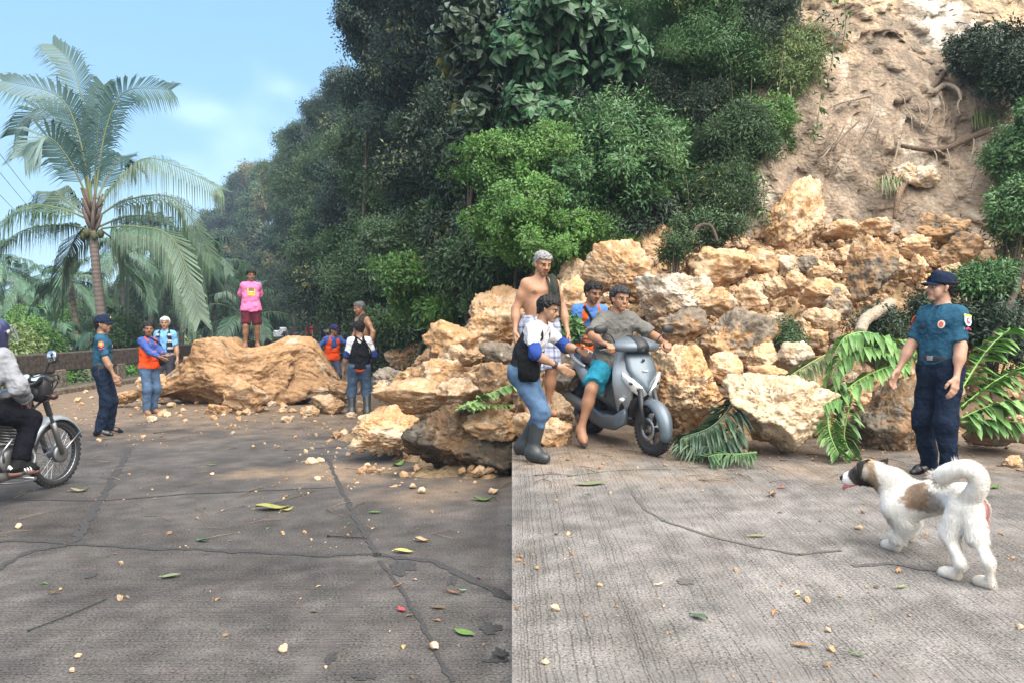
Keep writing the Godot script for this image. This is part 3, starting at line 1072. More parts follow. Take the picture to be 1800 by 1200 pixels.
# ---------------------------------------------------------------- plants
func leaf(b: MB, o: Vector3, dir: Vector3, up: Vector3, len_: float, wide: float, fold := 0.25, droop := 0.2) -> void:
	var s := dir.cross(up).normalized()
	var n := s.cross(dir).normalized()
	var a := b.vert(o)
	var mid := o + dir * len_ * 0.45
	var tip := b.vert(o + dir * len_ - n * len_ * droop)
	var l := b.vert(mid + s * wide * 0.5 + n * wide * fold)
	var r := b.vert(mid - s * wide * 0.5 + n * wide * fold)
	var m := b.vert(mid - n * len_ * droop * 0.15)
	if len_ > 0.17:
		# a large leaf: shoulders, belly and a drip tip
		var q1 := o + dir * len_ * 0.2
		var q3 := o + dir * len_ * 0.74 - n * len_ * droop * 0.5
		var m1 := b.vert(q1)
		var m3 := b.vert(q3 - n * wide * 0.05)
		for sg in [1.0, -1.0]:
			var e1 := b.vert(q1 + s * sg * wide * 0.36 + n * wide * fold * 0.6)
			var e2 := l if sg > 0.0 else r
			var e3 := b.vert(q3 + s * sg * wide * 0.34 + n * wide * fold * 0.5)
			for f in [[a, e1, m1], [m1, e1, e2], [m1, e2, m], [m, e2, e3], [m, e3, m3], [m3, e3, tip]]:
				if sg > 0.0:
					b.tri(f[0], f[1], f[2])
				else:
					b.tri(f[0], f[2], f[1])
		return
	b.tri(a, l, m)
	b.tri(l, tip, m)
	b.tri(a, m, r)
	b.tri(m, tip, r)

func sprig_mesh(seed_: int, kind: String) -> ArrayMesh:
	var r := RandomNumberGenerator.new()
	r.seed = seed_
	var b := MB.new()
	var n := 24
	var ll := 0.06
	var ww := 0.4
	var span := 0.20
	match kind:
		"fine": n = 40; ll = 0.055; ww = 0.5; span = 0.17
		"mid": n = 30; ll = 0.095; ww = 0.42; span = 0.23
		"big": n = 9; ll = 0.26; ww = 0.52; span = 0.22
		"far": n = 60; ll = 0.125; ww = 0.5; span = 0.5
		"vast": n = 50; ll = 0.30; ww = 0.6; span = 1.05
		"feather": n = 54; ll = 0.07; ww = 0.24; span = 0.24
	for i in n:
		var v := (0.78 + 0.44 * r.randf())
		b.col = Color(v * r.randf_range(0.85, 1.25), v, v * r.randf_range(0.7, 1.0))
		var u := Vector3(r.randf_range(-1, 1), r.randf_range(-0.6, 1.0), r.randf_range(-1, 1))
		if u.length() < 0.1:
			u = Vector3.UP
		u = u.normalized()
		var o := u * span * sqrt(r.randf_range(0.1, 1.0))
		var dir := (u + Vector3(r.randf_range(-0.7, 0.7), r.randf_range(-0.9, 0.3), r.randf_range(-0.7, 0.7))).normalized()
		if kind == "big":
			dir = (Vector3(u.x, -0.35 + 0.5 * u.y, u.z) + Vector3(0, r.randf_range(-0.4, 0.2), 0)).normalized()
			o = u * 0.07
		var l := ll * r.randf_range(0.7, 1.25)
		leaf(b, o, dir, Vector3.UP if absf(dir.y) < 0.95 else Vector3.RIGHT, l, l * ww, r.randf_range(0.1, 0.35), r.randf_range(0.05, 0.35))
	if kind == "feather" or kind == "mid":
		b.col = Color(0.9, 0.6, 0.5)
		for i in 3:
			var u := Vector3(r.randf_range(-1, 1), r.randf_range(-0.2, 1), r.randf_range(-1, 1)).normalized()
			b.tube([Vector3.ZERO, u * span * 0.9], [0.004, 0.002], 3, false)
	return b.mesh(false)

var sprigs := {}

func sprig(kind: String, which: int) -> ArrayMesh:
	var key := kind + str(which % 3)
	if not sprigs.has(key):
		sprigs[key] = sprig_mesh(hash(key) % 10007, kind)
	return sprigs[key]

const GREENS := {  # the dark and blue tints carry shade within the leaf colour
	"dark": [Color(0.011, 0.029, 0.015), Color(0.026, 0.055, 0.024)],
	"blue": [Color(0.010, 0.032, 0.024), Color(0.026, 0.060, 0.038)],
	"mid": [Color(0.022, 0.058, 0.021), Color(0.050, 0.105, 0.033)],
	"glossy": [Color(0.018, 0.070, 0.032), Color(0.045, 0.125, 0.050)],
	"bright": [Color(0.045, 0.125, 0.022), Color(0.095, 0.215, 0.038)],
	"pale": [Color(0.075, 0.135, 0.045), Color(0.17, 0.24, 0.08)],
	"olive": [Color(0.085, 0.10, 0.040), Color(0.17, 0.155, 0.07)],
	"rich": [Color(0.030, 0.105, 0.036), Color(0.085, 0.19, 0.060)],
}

# a mass of leaf sprigs over lobes; local to its parent
func foliage(parent: Node, called: String, lobes: Array, kind: String, tint: String, n: int, seed_: int, material: StandardMaterial3D = null, size := 1.0) -> void:
	var r := RandomNumberGenerator.new()
	r.seed = seed_
	var xfs := []
	var cols := PackedColorArray()
	var tot := 0.0
	for l in lobes:
		tot += (l[1] as Vector3).x * (l[1] as Vector3).y
	var g: Array = GREENS[tint]
	n = int(n * 1.3)
	for l in lobes:
		var rr: Vector3 = l[1]
		var m := int(n * rr.x * rr.y / tot)
		var lobe_tint := r.randf()
		for i in m:
			var u := Vector3(r.randfn(), r.randfn(), r.randfn()).normalized()
			var bulge := noise_b.get_noise_3dv(u * 1.5 + (l[0] as Vector3) * 3.0 + Vector3.ONE * seed_)
			if noise_b.get_noise_3dv(u * 3.3 + (l[0] as Vector3) * 2.0 - Vector3.ONE * seed_) < -0.16:
				continue
			var q: Vector3 = l[0] + u * rr * (0.95 + 1.05 * bulge) * pow(r.randf_range(0.12, 1.0), 0.4)
			var up := (u * 0.8 + Vector3(0, 0.7, 0)).normalized()
			var bs := Basis(Quaternion(Vector3.UP, up)) * Basis(Vector3.UP, r.randf() * TAU)
			xfs.append(Transform3D(bs.scaled(Vector3.ONE * size * r.randf_range(0.75, 1.3)), q))
			var c: Color = (g[0] as Color).lerp(g[1], clampf(0.55 * lobe_tint + 0.6 * r.randf() - 0.08, 0, 1))
			if r.randf() < 0.035:
				c = c.lerp(Color(0.22, 0.22, 0.05), 0.6)
			cols.push_back(c)
	# loose sprays that break the outline
	for l in lobes:
		var rr: Vector3 = l[1]
		for sp in 6:
			var u := Vector3(r.randfn(), r.randf_range(-0.3, 1.2), r.randfn()).normalized()
			var reach := r.randf_range(0.3, 1.5)
			for i in maxi(2, int(n / 90.0)):
				var f := r.randf()
				var q: Vector3 = l[0] + u * rr * (0.9 + reach * f) + Vector3(0, -0.25 * rr.y * f * f, 0)
				xfs.append(Transform3D((Basis(Quaternion(Vector3.UP, u)) * Basis(Vector3.UP, r.randf() * TAU)).scaled(Vector3.ONE * size * r.randf_range(0.5, 1.0)), q))
				cols.push_back((g[0] as Color).lerp(g[1], r.randf_range(0.3, 1.1)))
	copies(called, sprig(kind, seed_), material if material else M.leaf, xfs, cols, parent, true)

func lobes_for(r: RandomNumberGenerator, rad: Vector3, n: int) -> Array:
	var out := []
	for i in n:
		var u := Vector3(r.randfn(), r.randfn(), r.randfn()).normalized()
		var s := r.randf_range(0.20, 0.52)
		out.append([u * rad * r.randf_range(0.35, 1.0), rad * s * Vector3(r.randf_range(0.7, 1.3), r.randf_range(0.55, 0.95), 1)])
	out.append([Vector3.ZERO, rad * 0.55])
	return out

func tree(px: float, py: float, d: float, rx: float, ry: float, kind: String, tint: String, n: int, label: String, group := "", called := "broadleaf_tree", trunk := true, size := 1.0, category := "tree") -> Node3D:
	var c := at(px, py, d)
	return tree_at(c, Vector3(rx * d / F, ry * d / F, (rx + ry) * 0.5 * d / F), kind, tint, n, label, group, called, trunk, size, category)

var plant_seed := 1000

func tree_at(c: Vector3, rad: Vector3, kind: String, tint: String, n: int, label: String, group := "", called := "broadleaf_tree", trunk := true, size := 1.0, category := "tree") -> Node3D:
	plant_seed += 1
	var r := RandomNumberGenerator.new()
	r.seed = plant_seed
	var base := Vector3(c.x + r.randf_range(-0.3, 0.3), 0, c.z - rad.z * 0.25)
	base.y = maxf(hill_y(base.x, -base.z), -0.5) - 0.1
	base.y = minf(base.y, c.y - rad.y * 0.3)
	var t := thing(called, label, category, base, 0.0, group)
	var o := c - base
	var lb := lobes_for(r, rad, 12)
	for l in lb:
		l[0] += o
	if trunk:
		var b := MB.new()
		b.col = Color(0.17, 0.13, 0.095)
		var w := maxf(0.035, rad.x * 0.055)
		var bend := Vector3(r.randf_range(-0.2, 0.2), 0, r.randf_range(-0.2, 0.2)) * o.length() * 0.3
		b.tube([Vector3.ZERO, o * 0.35 + bend, o * 0.7 + bend * 0.7, o], [w * 1.3, w, w * 0.75, w * 0.4], 7)
		for l in lb:
			b.tube([o * 0.6 + bend * 0.8, (o * 0.6).lerp(l[0], 0.6) + Vector3(0, 0.1, 0) * rad.y, l[0]], [w * 0.5, w * 0.3, w * 0.12], 5, false)
		obj("trunk", b.mesh(), M.bark, t)
	foliage(t, "crown", lb, kind, tint, n, plant_seed, null, size)
	return t

# sprigs strewn over the hill between two places along its foot
func undergrowth(called: String, label: String, u0: int, u1: int, reach: float, kind: String, tints: Array, n: int, seed_: int, size := 1.0) -> void:
	var r := RandomNumberGenerator.new()
	r.seed = seed_
	var xfs := []
	var cols := PackedColorArray()
	var lens := []
	var tot := 0.0
	for i in range(u0, u1):
		tot += (FOOT[i + 1] as Vector2).distance_to(FOOT[i])
		lens.append(tot)
	for i in n:
		var s := r.randf() * tot
		var k := 0
		while lens[k] < s:
			k += 1
		var a: Vector2 = FOOT[u0 + k]
		var b2: Vector2 = FOOT[u0 + k + 1]
		var f: float = (s - (lens[k - 1] if k > 0 else 0.0)) / (b2.distance_to(a))
		var dirv := (b2 - a).normalized()
		var nrm := Vector2(-dirv.y, dirv.x)
		var q := a.lerp(b2, f) + nrm * (-0.4 + reach * pow(r.randf(), 0.8))
		if in_scar(q.x, q.y) or (q.x > -0.5 and heap_y(q.x, q.y) > hill_y(q.x, q.y) - 0.1):
			continue
		var h := hill_y(q.x, q.y)
		if h < -0.3:
			continue
		var patch := noise_a.get_noise_2d(q.x * 0.35 + 9.0, q.y * 0.35 + h * 0.3)
		if patch < -0.32:
			continue
		var lift := (0.1 + 0.5 * r.randf()) * size * 0.45
		var nrm3 := Vector3(-nrm.x, 0.8, nrm.y).normalized()
		var g: Array = GREENS[tints[clampi(int((patch + 0.4) * 1.3 * tints.size()), 0, tints.size() - 1)]]
		xfs.append(Transform3D((Basis(Quaternion(Vector3.UP, nrm3)) * Basis(Vector3.UP, r.randf() * TAU)).scaled(Vector3.ONE * size * r.randf_range(0.7, 1.4)), Vector3(q.x, h, -q.y) + nrm3 * lift))
		cols.push_back((g[0] as Color).lerp(g[1], r.randf()))
	var o := copies(called, sprig(kind, seed_), M.leaf, xfs, cols)
	tag(o, label, "undergrowth")

func build_vegetation() -> void:
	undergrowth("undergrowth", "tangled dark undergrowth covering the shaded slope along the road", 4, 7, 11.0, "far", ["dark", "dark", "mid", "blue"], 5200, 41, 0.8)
	undergrowth("undergrowth", "leafy undergrowth covering the slope round the slide", 6, 11, 6.5, "mid", ["dark", "mid", "rich", "bright", "pale"], 8500, 42, 0.9)
	undergrowth("undergrowth", "distant green cover of the far wooded ridge", 0, 5, 26.0, "vast", ["mid", "blue", "mid", "olive"], 5200, 43, 1.2)
	# low greenery beyond the guardrail, out to the horizon
	var lr := RandomNumberGenerator.new()
	lr.seed = 51
	var lx := []
	var lc := PackedColorArray()
	for i in 3600:
		var z := 8.0 + 210.0 * pow(lr.randf(), 1.8)
		var x := -11.6 - (3.0 + z * 0.9) * lr.randf()
		if z > 26.0 and x > -11.6 - 0.0032 * pow(z - 26.0, 1.75) - 1.0:
			continue
		if inward(x, z) > -1.0:
			continue
		var y := -0.06 - 1.6 * smoothstep(10.0, 16.0, -x)
		lx.append(Transform3D(Basis(Vector3.UP, lr.randf() * TAU).scaled(Vector3.ONE * lr.randf_range(0.6, 1.3) * (0.55 + z * 0.006)), Vector3(x, y + lr.randf_range(0.0, 0.5 + z * 0.008), -z)))
		var gg: Array = GREENS[["mid", "bright", "mid", "pale", "olive"][lr.randi() % 5]]
		lc.push_back((gg[0] as Color).lerp(gg[1], lr.randf()))
	tag(copies("undergrowth", sprig("vast", 2), M.leaf, lx, lc), "low green scrub covering the lowland beyond the guardrail", "undergrowth")
	# trees of the shaded slope, from the corner out along the bend
	var T := "trees of the shaded slope"
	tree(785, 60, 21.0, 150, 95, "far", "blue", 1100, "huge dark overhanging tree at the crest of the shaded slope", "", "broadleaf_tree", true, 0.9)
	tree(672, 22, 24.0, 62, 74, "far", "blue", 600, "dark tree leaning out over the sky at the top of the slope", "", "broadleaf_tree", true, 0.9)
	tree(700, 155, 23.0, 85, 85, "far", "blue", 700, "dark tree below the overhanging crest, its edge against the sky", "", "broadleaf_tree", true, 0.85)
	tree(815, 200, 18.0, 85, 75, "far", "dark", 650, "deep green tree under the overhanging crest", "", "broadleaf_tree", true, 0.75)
	var r := RandomNumberGenerator.new()
	r.seed = 5
	var spots := [
		[640, 165, 38, 52, 46, "blue"], [600, 190, 46, 46, 44, "blue"], [566, 232, 58, 42, 38, "blue"], [535, 262, 70, 38, 36, "mid"], [520, 300, 74, 40, 36, "mid"],
		[655, 250, 30, 70, 60, "mid"], [740, 255, 24, 75, 66, "mid"], [590, 285, 44, 58, 50, "mid"], [690, 330, 25, 72, 60, "mid"], [770, 340, 20, 75, 66, "dark"],
		[620, 350, 34, 64, 54, "blue"], [550, 350, 52, 52, 46, "mid"], [500, 345, 72, 44, 40, "mid"], [660, 430, 25, 74, 62, "mid"], [580, 420, 38, 60, 54, "mid"], [520, 420, 52, 52, 50, "blue"],
		[735, 430, 20, 78, 66, "mid"], [600, 500, 33, 62, 58, "dark"], [540, 495, 46, 54, 54, "dark"], [665, 520, 24, 70, 56, "mid"], [500, 500, 62, 44, 48, "dark"], [840, 300, 15.5, 70, 66, "dark"], [850, 420, 14.2, 72, 62, "dark"]]
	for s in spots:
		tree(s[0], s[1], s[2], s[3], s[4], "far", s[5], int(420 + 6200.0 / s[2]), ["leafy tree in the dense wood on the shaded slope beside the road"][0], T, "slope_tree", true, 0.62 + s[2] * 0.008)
	tree(762, 520, 15.2, 75, 62, "mid", "bright", 900, "bright green bushy bank of leaves behind the square edged orange block", "", "roadside_bush", false, 1.0, "bush")
	tree(850, 480, 13.2, 60, 66, "mid", "mid", 800, "green bush hanging over the tall sloping orange boulder", "", "roadside_bush", false, 1.0, "bush")
	tree(812, 400, 16.0, 60, 50, "mid", "mid", 600, "leafy bush halfway up the slope above the bright green bank", "", "roadside_bush", false, 1.1, "bush")
	tree(692, 575, 19.0, 40, 32, "mid", "mid", 350, "low green shrub at the foot of the shaded slope behind the bare backed man", "", "roadside_bush", false, 1.1, "bush")
	# far ridge
	var R := "trees on the far ridge"
	for s in [[490, 318, 96, 26], [468, 312, 112, 24], [446, 316, 124, 24], [428, 322, 126, 22], [412, 338, 130, 20], [398, 352, 134, 18], [520, 248, 92, 24], [508, 285, 98, 22], [452, 350, 108, 26], [482, 365, 92, 30], [425, 365, 116, 24], [405, 385, 118, 24], [440, 395, 100, 26], [465, 420, 86, 30], [380, 395, 130, 24], [360, 410, 135, 26], [400, 430, 110, 26], [430, 450, 90, 30], [470, 480, 74, 34]]:
		tree(s[0], s[1], s[2], s[3], s[3] * 0.9, "vast", ["mid", "blue", "olive", "mid"][int(s[0]) % 4], 170, "small hazy tree on the far ridge beyond the bend", R, "ridge_tree", true, 0.75)
	# low trees behind the guardrail
	var L := "bushy trees beyond the guardrail"
	for s in [[20, 560, 46, 46, 40, "pale"], [95, 545, 52, 50, 44, "mid"], [60, 590, 34, 48, 34, "bright"], [170, 560, 48, 48, 50, "mid"], [235, 545, 50, 52, 56, "dark"], [300, 540, 52, 54, 60, "dark"], [360, 535, 54, 54, 62, "dark"], [420, 545, 56, 50, 56, "dark"], [470, 555, 58, 44, 44, "dark"], [330, 470, 62, 60, 60, "mid"], [395, 465, 66, 50, 60, "blue"]]:
		tree(s[0], s[1], s[2], s[3], s[4], "far", s[5], 420, "bushy tree among the coconut palms beyond the guardrail", L, "lowland_tree", true, 0.95)
	for s in [[62, 598, 24, 34, 22, "bright", "bright green shrub behind the guardrail above the motorcycle"], [225, 590, 26, 40, 24, "mid", "green shrub behind the guardrail beside the man in jeans"], [25, 608, 20, 30, 22, "pale", "pale green shrub behind the guardrail at the rider's back"], [228, 666, 23.5, 22, 16, "bright", "low green weeds under the guardrail beam"], [80, 668, 21.0, 24, 18, "bright", "low green weeds beneath the rail behind the motorcycle"]]:
		tree(s[0], s[1], s[2], s[3], s[4], "mid", s[5], 420, s[6], "", "guardrail_shrub", false, 1.15, "bush")
	# round the slide
	tree(965, 90, 12.6, 90, 105, "big", "glossy", 210, "tree with very large drooping leaves hanging over the creepers", "", "big_leaved_tree", true, 0.95)
	tree(1085, 95, 12.9, 70, 75, "big", "glossy", 120, "second large leaved tree, beside the dark hollow in the slope", "", "big_leaved_tree", true, 0.8)
	tree(846, 200, 13.2, 58, 190, "big", "dark", 150, "dark large leaved tree at the corner of the slope, hanging beside the road", "", "big_leaved_tree", true, 0.85)
	tree(940, 210, 12.2, 60, 60, "big", "glossy", 70, "low branch of large green leaves above the creepers", "", "big_leaved_sapling", true, 0.75)
	tree(935, 300, 11.8, 92, 66, "fine", "bright", 760, "bright green creeper mat below the low branch of large leaves", "", "creeper_bank", false, 0.95, "creeper")
	tree(930, 385, 11.3, 74, 80, "fine", "bright", 760, "bright green creeper mat behind the bare chested man's head", "", "creeper_bank", false, 0.95, "creeper")
	tree(990, 350, 11.6, 84, 76, "fine", "rich", 760, "deep green creeper mat in the middle of the green bank", "", "creeper_bank", false, 1.0, "creeper")
	tree(985, 425, 11.4, 100, 52, "fine", "bright", 760, "low bright creeper mat over the pale yellow rock", "", "creeper_bank", false, 0.9, "creeper")
	tree(1048, 400, 11.6, 60, 56, "fine", "mid", 560, "darker green creepers beside the round shrub", "", "creeper_bank", false, 1.0, "creeper")
	tree(1090, 290, 11.7, 100, 92, "mid", "rich", 800, "rounded shrub with pale twig tips above the orange crag", "", "shrub", true, 0.75, "bush")
	tree(1130, 390, 11.6, 70, 45, "mid", "dark", 380, "dark leafy shrub at the foot of the rounded shrub", "", "shrub", true, 0.75, "bush")
	tree(1205, 45, 13.6, 100, 80, "feather", "rich", 1100, "fine leaved dark tree above the dark hollow", "", "fine_leaved_tree", true, 1.0)
	tree(1130, 170, 13.4, 60, 60, "feather", "dark", 480, "dark fine leaved shrub hanging in the shade of the hollow", "", "shrub", true, 1.0, "bush")
	tree(1325, 60, 14.2, 64, 80, "feather", "dark", 620, "dark shrub on the lip of the bare scar", "", "shrub", true, 1.0, "bush")
	tree(1382, 110, 14.2, 50, 70, "feather", "pale", 460, "pale green shrub overhanging the bare scar", "", "shrub", true, 1.0, "bush")
	tree(1352, 225, 13.4, 50, 62, "mid", "bright", 420, "bright leaved shrub halfway down the edge of the scar", "", "shrub", true, 0.7, "bush")
	tree(1298, 265, 13.0, 52, 62, "feather", "mid", 480, "loose green shrub below the dark hollow beside the scar", "", "shrub", true, 1.0, "bush")
	tree(1255, 400, 11.7, 52, 26, "mid", "mid", 180, "straggling twigs with leaves between the crag and the triangular boulder", "", "shrub", true, 0.6, "bush")
	tree(1230, 220, 13.6, 60, 60, "feather", "dark", 240, "thin dark undergrowth shrub inside the hollow", "", "shrub", true, 1.0, "bush")
	tree(1275, 340, 12.6, 50, 40, "feather", "mid", 240, "thin shrub just above the straggling twigs", "", "shrub", true, 1.0, "bush")
	tree(1785, 120, 12.8, 45, 100, "mid", "dark", 330, "dark shrub at the far edge of the scar, high up", "", "shrub", true, 0.75, "bush")
	tree(1720, 95, 13.6, 36, 40, "mid", "dark", 130, "small dark shrub growing out of the bare scar", "", "shrub", true, 0.75, "bush")
	tree(1788, 265, 12.0, 40, 66, "mid", "rich", 300, "glossy green shrub at the edge of the scar above the grass tuft", "", "shrub", true, 0.7, "bush")
	tree(1786, 385, 10.8, 38, 58, "mid", "rich", 280, "green shrub beside the dull brown boulder", "", "shrub", true, 0.65, "bush")
	tree(1735, 492, 9.4, 46, 26, "mid", "rich", 190, "tuft of dark green leaves behind the policeman's cap", "", "shrub", false, 0.6, "bush")
	tree(1760, 575, 9.3, 70, 60, "mid", "dark", 420, "dark leafy tangle behind the policeman's back", "", "shrub", true, 0.6, "bush")
	tree(1545, 585, 9.0, 40, 34, "mid", "dark", 190, "dark leafy tangle under the pale broken branch", "", "shrub", true, 0.5, "bush")
	tree(1640, 560, 9.5, 60, 50, "mid", "dark", 220, "shaded leaves behind the policeman's chest", "", "shrub", true, 0.5, "bush")
	tree(1388, 600, 8.6, 26, 34, "mid", "mid", 34, "leafy twig sprouting before the narrow upright stone", "", "sapling", true, 0.42, "sapling")
	tree(1188, 425, 10.4, 24, 40, "mid", "mid", 44, "leafy twig growing beside the orange crag", "", "sapling", true, 0.45, "sapling")
	tree(1143, 500, 9.9, 20, 12, "big", "rich", 5, "small plant of round leaves between the tan boulder and the whitish slab", "", "sapling", false, 0.3, "sapling")
	tree(1002, 580, 8.7, 12, 14, "big", "rich", 5, "clump of round glossy leaves beside the orange vest", "", "sapling", false, 0.42, "sapling")
	# grass hanging out of the scar
	for s in [[1725, 320, 11.6, 0.55, "long grass tuft hanging at the edge of the scar"], [1540, 360, 12.2, 0.42, "dry grass hanging from the torn root stump"], [1745, 360, 11.0, 0.6, "broad bladed grass beside the dull brown boulder"], [1700, 250, 12.6, 0.5, "thin grass hanging beneath the long root"]]:
		var b := MB.new()
		var rr := RandomNumberGenerator.new()
		rr.seed = int(s[0])
		for i in 90:
			b.col = Color(0.07, 0.13, 0.04).lerp(Color(0.30, 0.25, 0.12), rr.randf() * (0.9 if s[0] == 1540 else 0.5))
			var o := Vector3(rr.randf_range(-0.18, 0.18), rr.randf_range(-0.05, 0.1), rr.randf_range(-0.1, 0.1))
			var dr := Vector3(rr.randf_range(-0.35, 0.35), rr.randf_range(0.1, 0.5), rr.randf_range(0.1, 0.5))
			var l: float = s[3] * rr.randf_range(0.6, 1.2)
			var w := 0.008
			var p0 := o
			var p1 := o + dr * l * 0.5
			var p2 := o + dr * l * 0.9 + Vector3(0, -l * 0.65, 0)
			b.quadp(p0 + Vector3(w, 0, 0), p0 - Vector3(w, 0, 0), p1 - Vector3(w, 0, 0), p1 + Vector3(w, 0, 0))
			b.quadp(p1 + Vector3(w, 0, 0), p1 - Vector3(w, 0, 0), p2, p2 + Vector3(0.001, 0, 0))
		var g := obj("grass_tuft", b.mesh(false), M.leaf)
		g.position = hill_point(s[0], s[1] - 25) + Vector3(0, 0, 0.45)
		tag(g, s[4], "grass tuft", "", "thing")
	build_creepers()
	build_roots()
	build_fallen_branches()

func strand(called: String, label: String, category: String, pts: Array, rad: Array, col: Color, group := "", lift := 0.5) -> void:
	var p := []
	for q in pts:
		var h := hill_point(q[0], q[1])
		p.append(h + (Vector3(0, EYE, 0) - h).normalized() * (lift + (q[2] if q.size() > 2 else 0.0)))
	var o: Vector3 = p[0]
	for i in p.size():
		p[i] -= o
	var c := smooth_path(p, 5)
	var rs := []
	for i in c.size():
		rs.append(lerpf(rad[0], rad[1], i / float(c.size() - 1)))
	var b := MB.new()
	b.col = col
	b.tube(c, rs, 7)
	var m := obj(called, b.mesh(), M.bark)
	m.position = o
	tag(m, label, category, group)

func smooth_path(p: Array, per: int) -> Array:
	var out := []
	for i in p.size() - 1:
		var a: Vector3 = p[maxi(i - 1, 0)]
		var b: Vector3 = p[i]
		var c: Vector3 = p[i + 1]
		var d: Vector3 = p[mini(i + 2, p.size() - 1)]
		for k in per:
			out.append(b.cubic_interpolate(c, a, d, k / float(per)))
	out.append(p[p.size() - 1])
	return out

# leafy stems hanging over the slope
func build_creepers() -> void:
	var r := RandomNumberGenerator.new()
	r.seed = 71
	for q in [[930, 236, 915, 340], [1010, 228, 1000, 330], [1060, 205, 1078, 300], [1150, 110, 1140, 215], [1195, 120, 1188, 230], [1250, 125, 1262, 245], [1290, 130, 1284, 260], [1340, 120, 1330, 230], [1402, 150, 1396, 262], [1425, 60, 1420, 170], [1175, 300, 1190, 400], [1300, 320, 1310, 400], [1758, 190, 1752, 270], [1740, 300, 1736, 380], [1440, 30, 1446, 110], [1120, 330, 1108, 400]]:
		var a := hill_point(q[0], q[1])
		var e := hill_point(q[2], q[3])
		var out := Vector3(0, 0, 1.1)
		var p := smooth_path([Vector3(0, 0.15, 0.5), out + Vector3(0, -0.05, 0), (e - a) * 0.6 + out, (e - a) + out * 0.8], 6)
		var t := thing("hanging_creeper", "leafy creeper stem hanging over the green slope", "creeper", a, 0.0, "creeper stems hanging over the slope")
		var sb := MB.new()
		sb.col = Color(0.16, 0.13, 0.07)
		sb.tube(p, [0.012, 0.006], 5)
		obj("stem", sb.mesh(), M.bark, t)
		var b := MB.new()
		var g: Array = GREENS[["mid", "bright", "pale", "rich"][r.randi() % 4]]
		for i in 46:
			var c: Vector3 = p[r.randi() % p.size()]
			b.col = (g[0] as Color).lerp(g[1], r.randf() * 1.2)
			var u := Vector3(r.randfn(), r.randf_range(-1.2, 0.3), r.randfn()).normalized()
			var l := r.randf_range(0.07, 0.15)
			leaf(b, c + u * 0.04, u, Vector3.UP if absf(u.y) < 0.9 else Vector3.RIGHT, l, l * 0.5, 0.2, 0.2)
		var lv := obj("leaves", b.mesh(false), M.leaf, t)
		lv.set_meta("kind", "stuff")

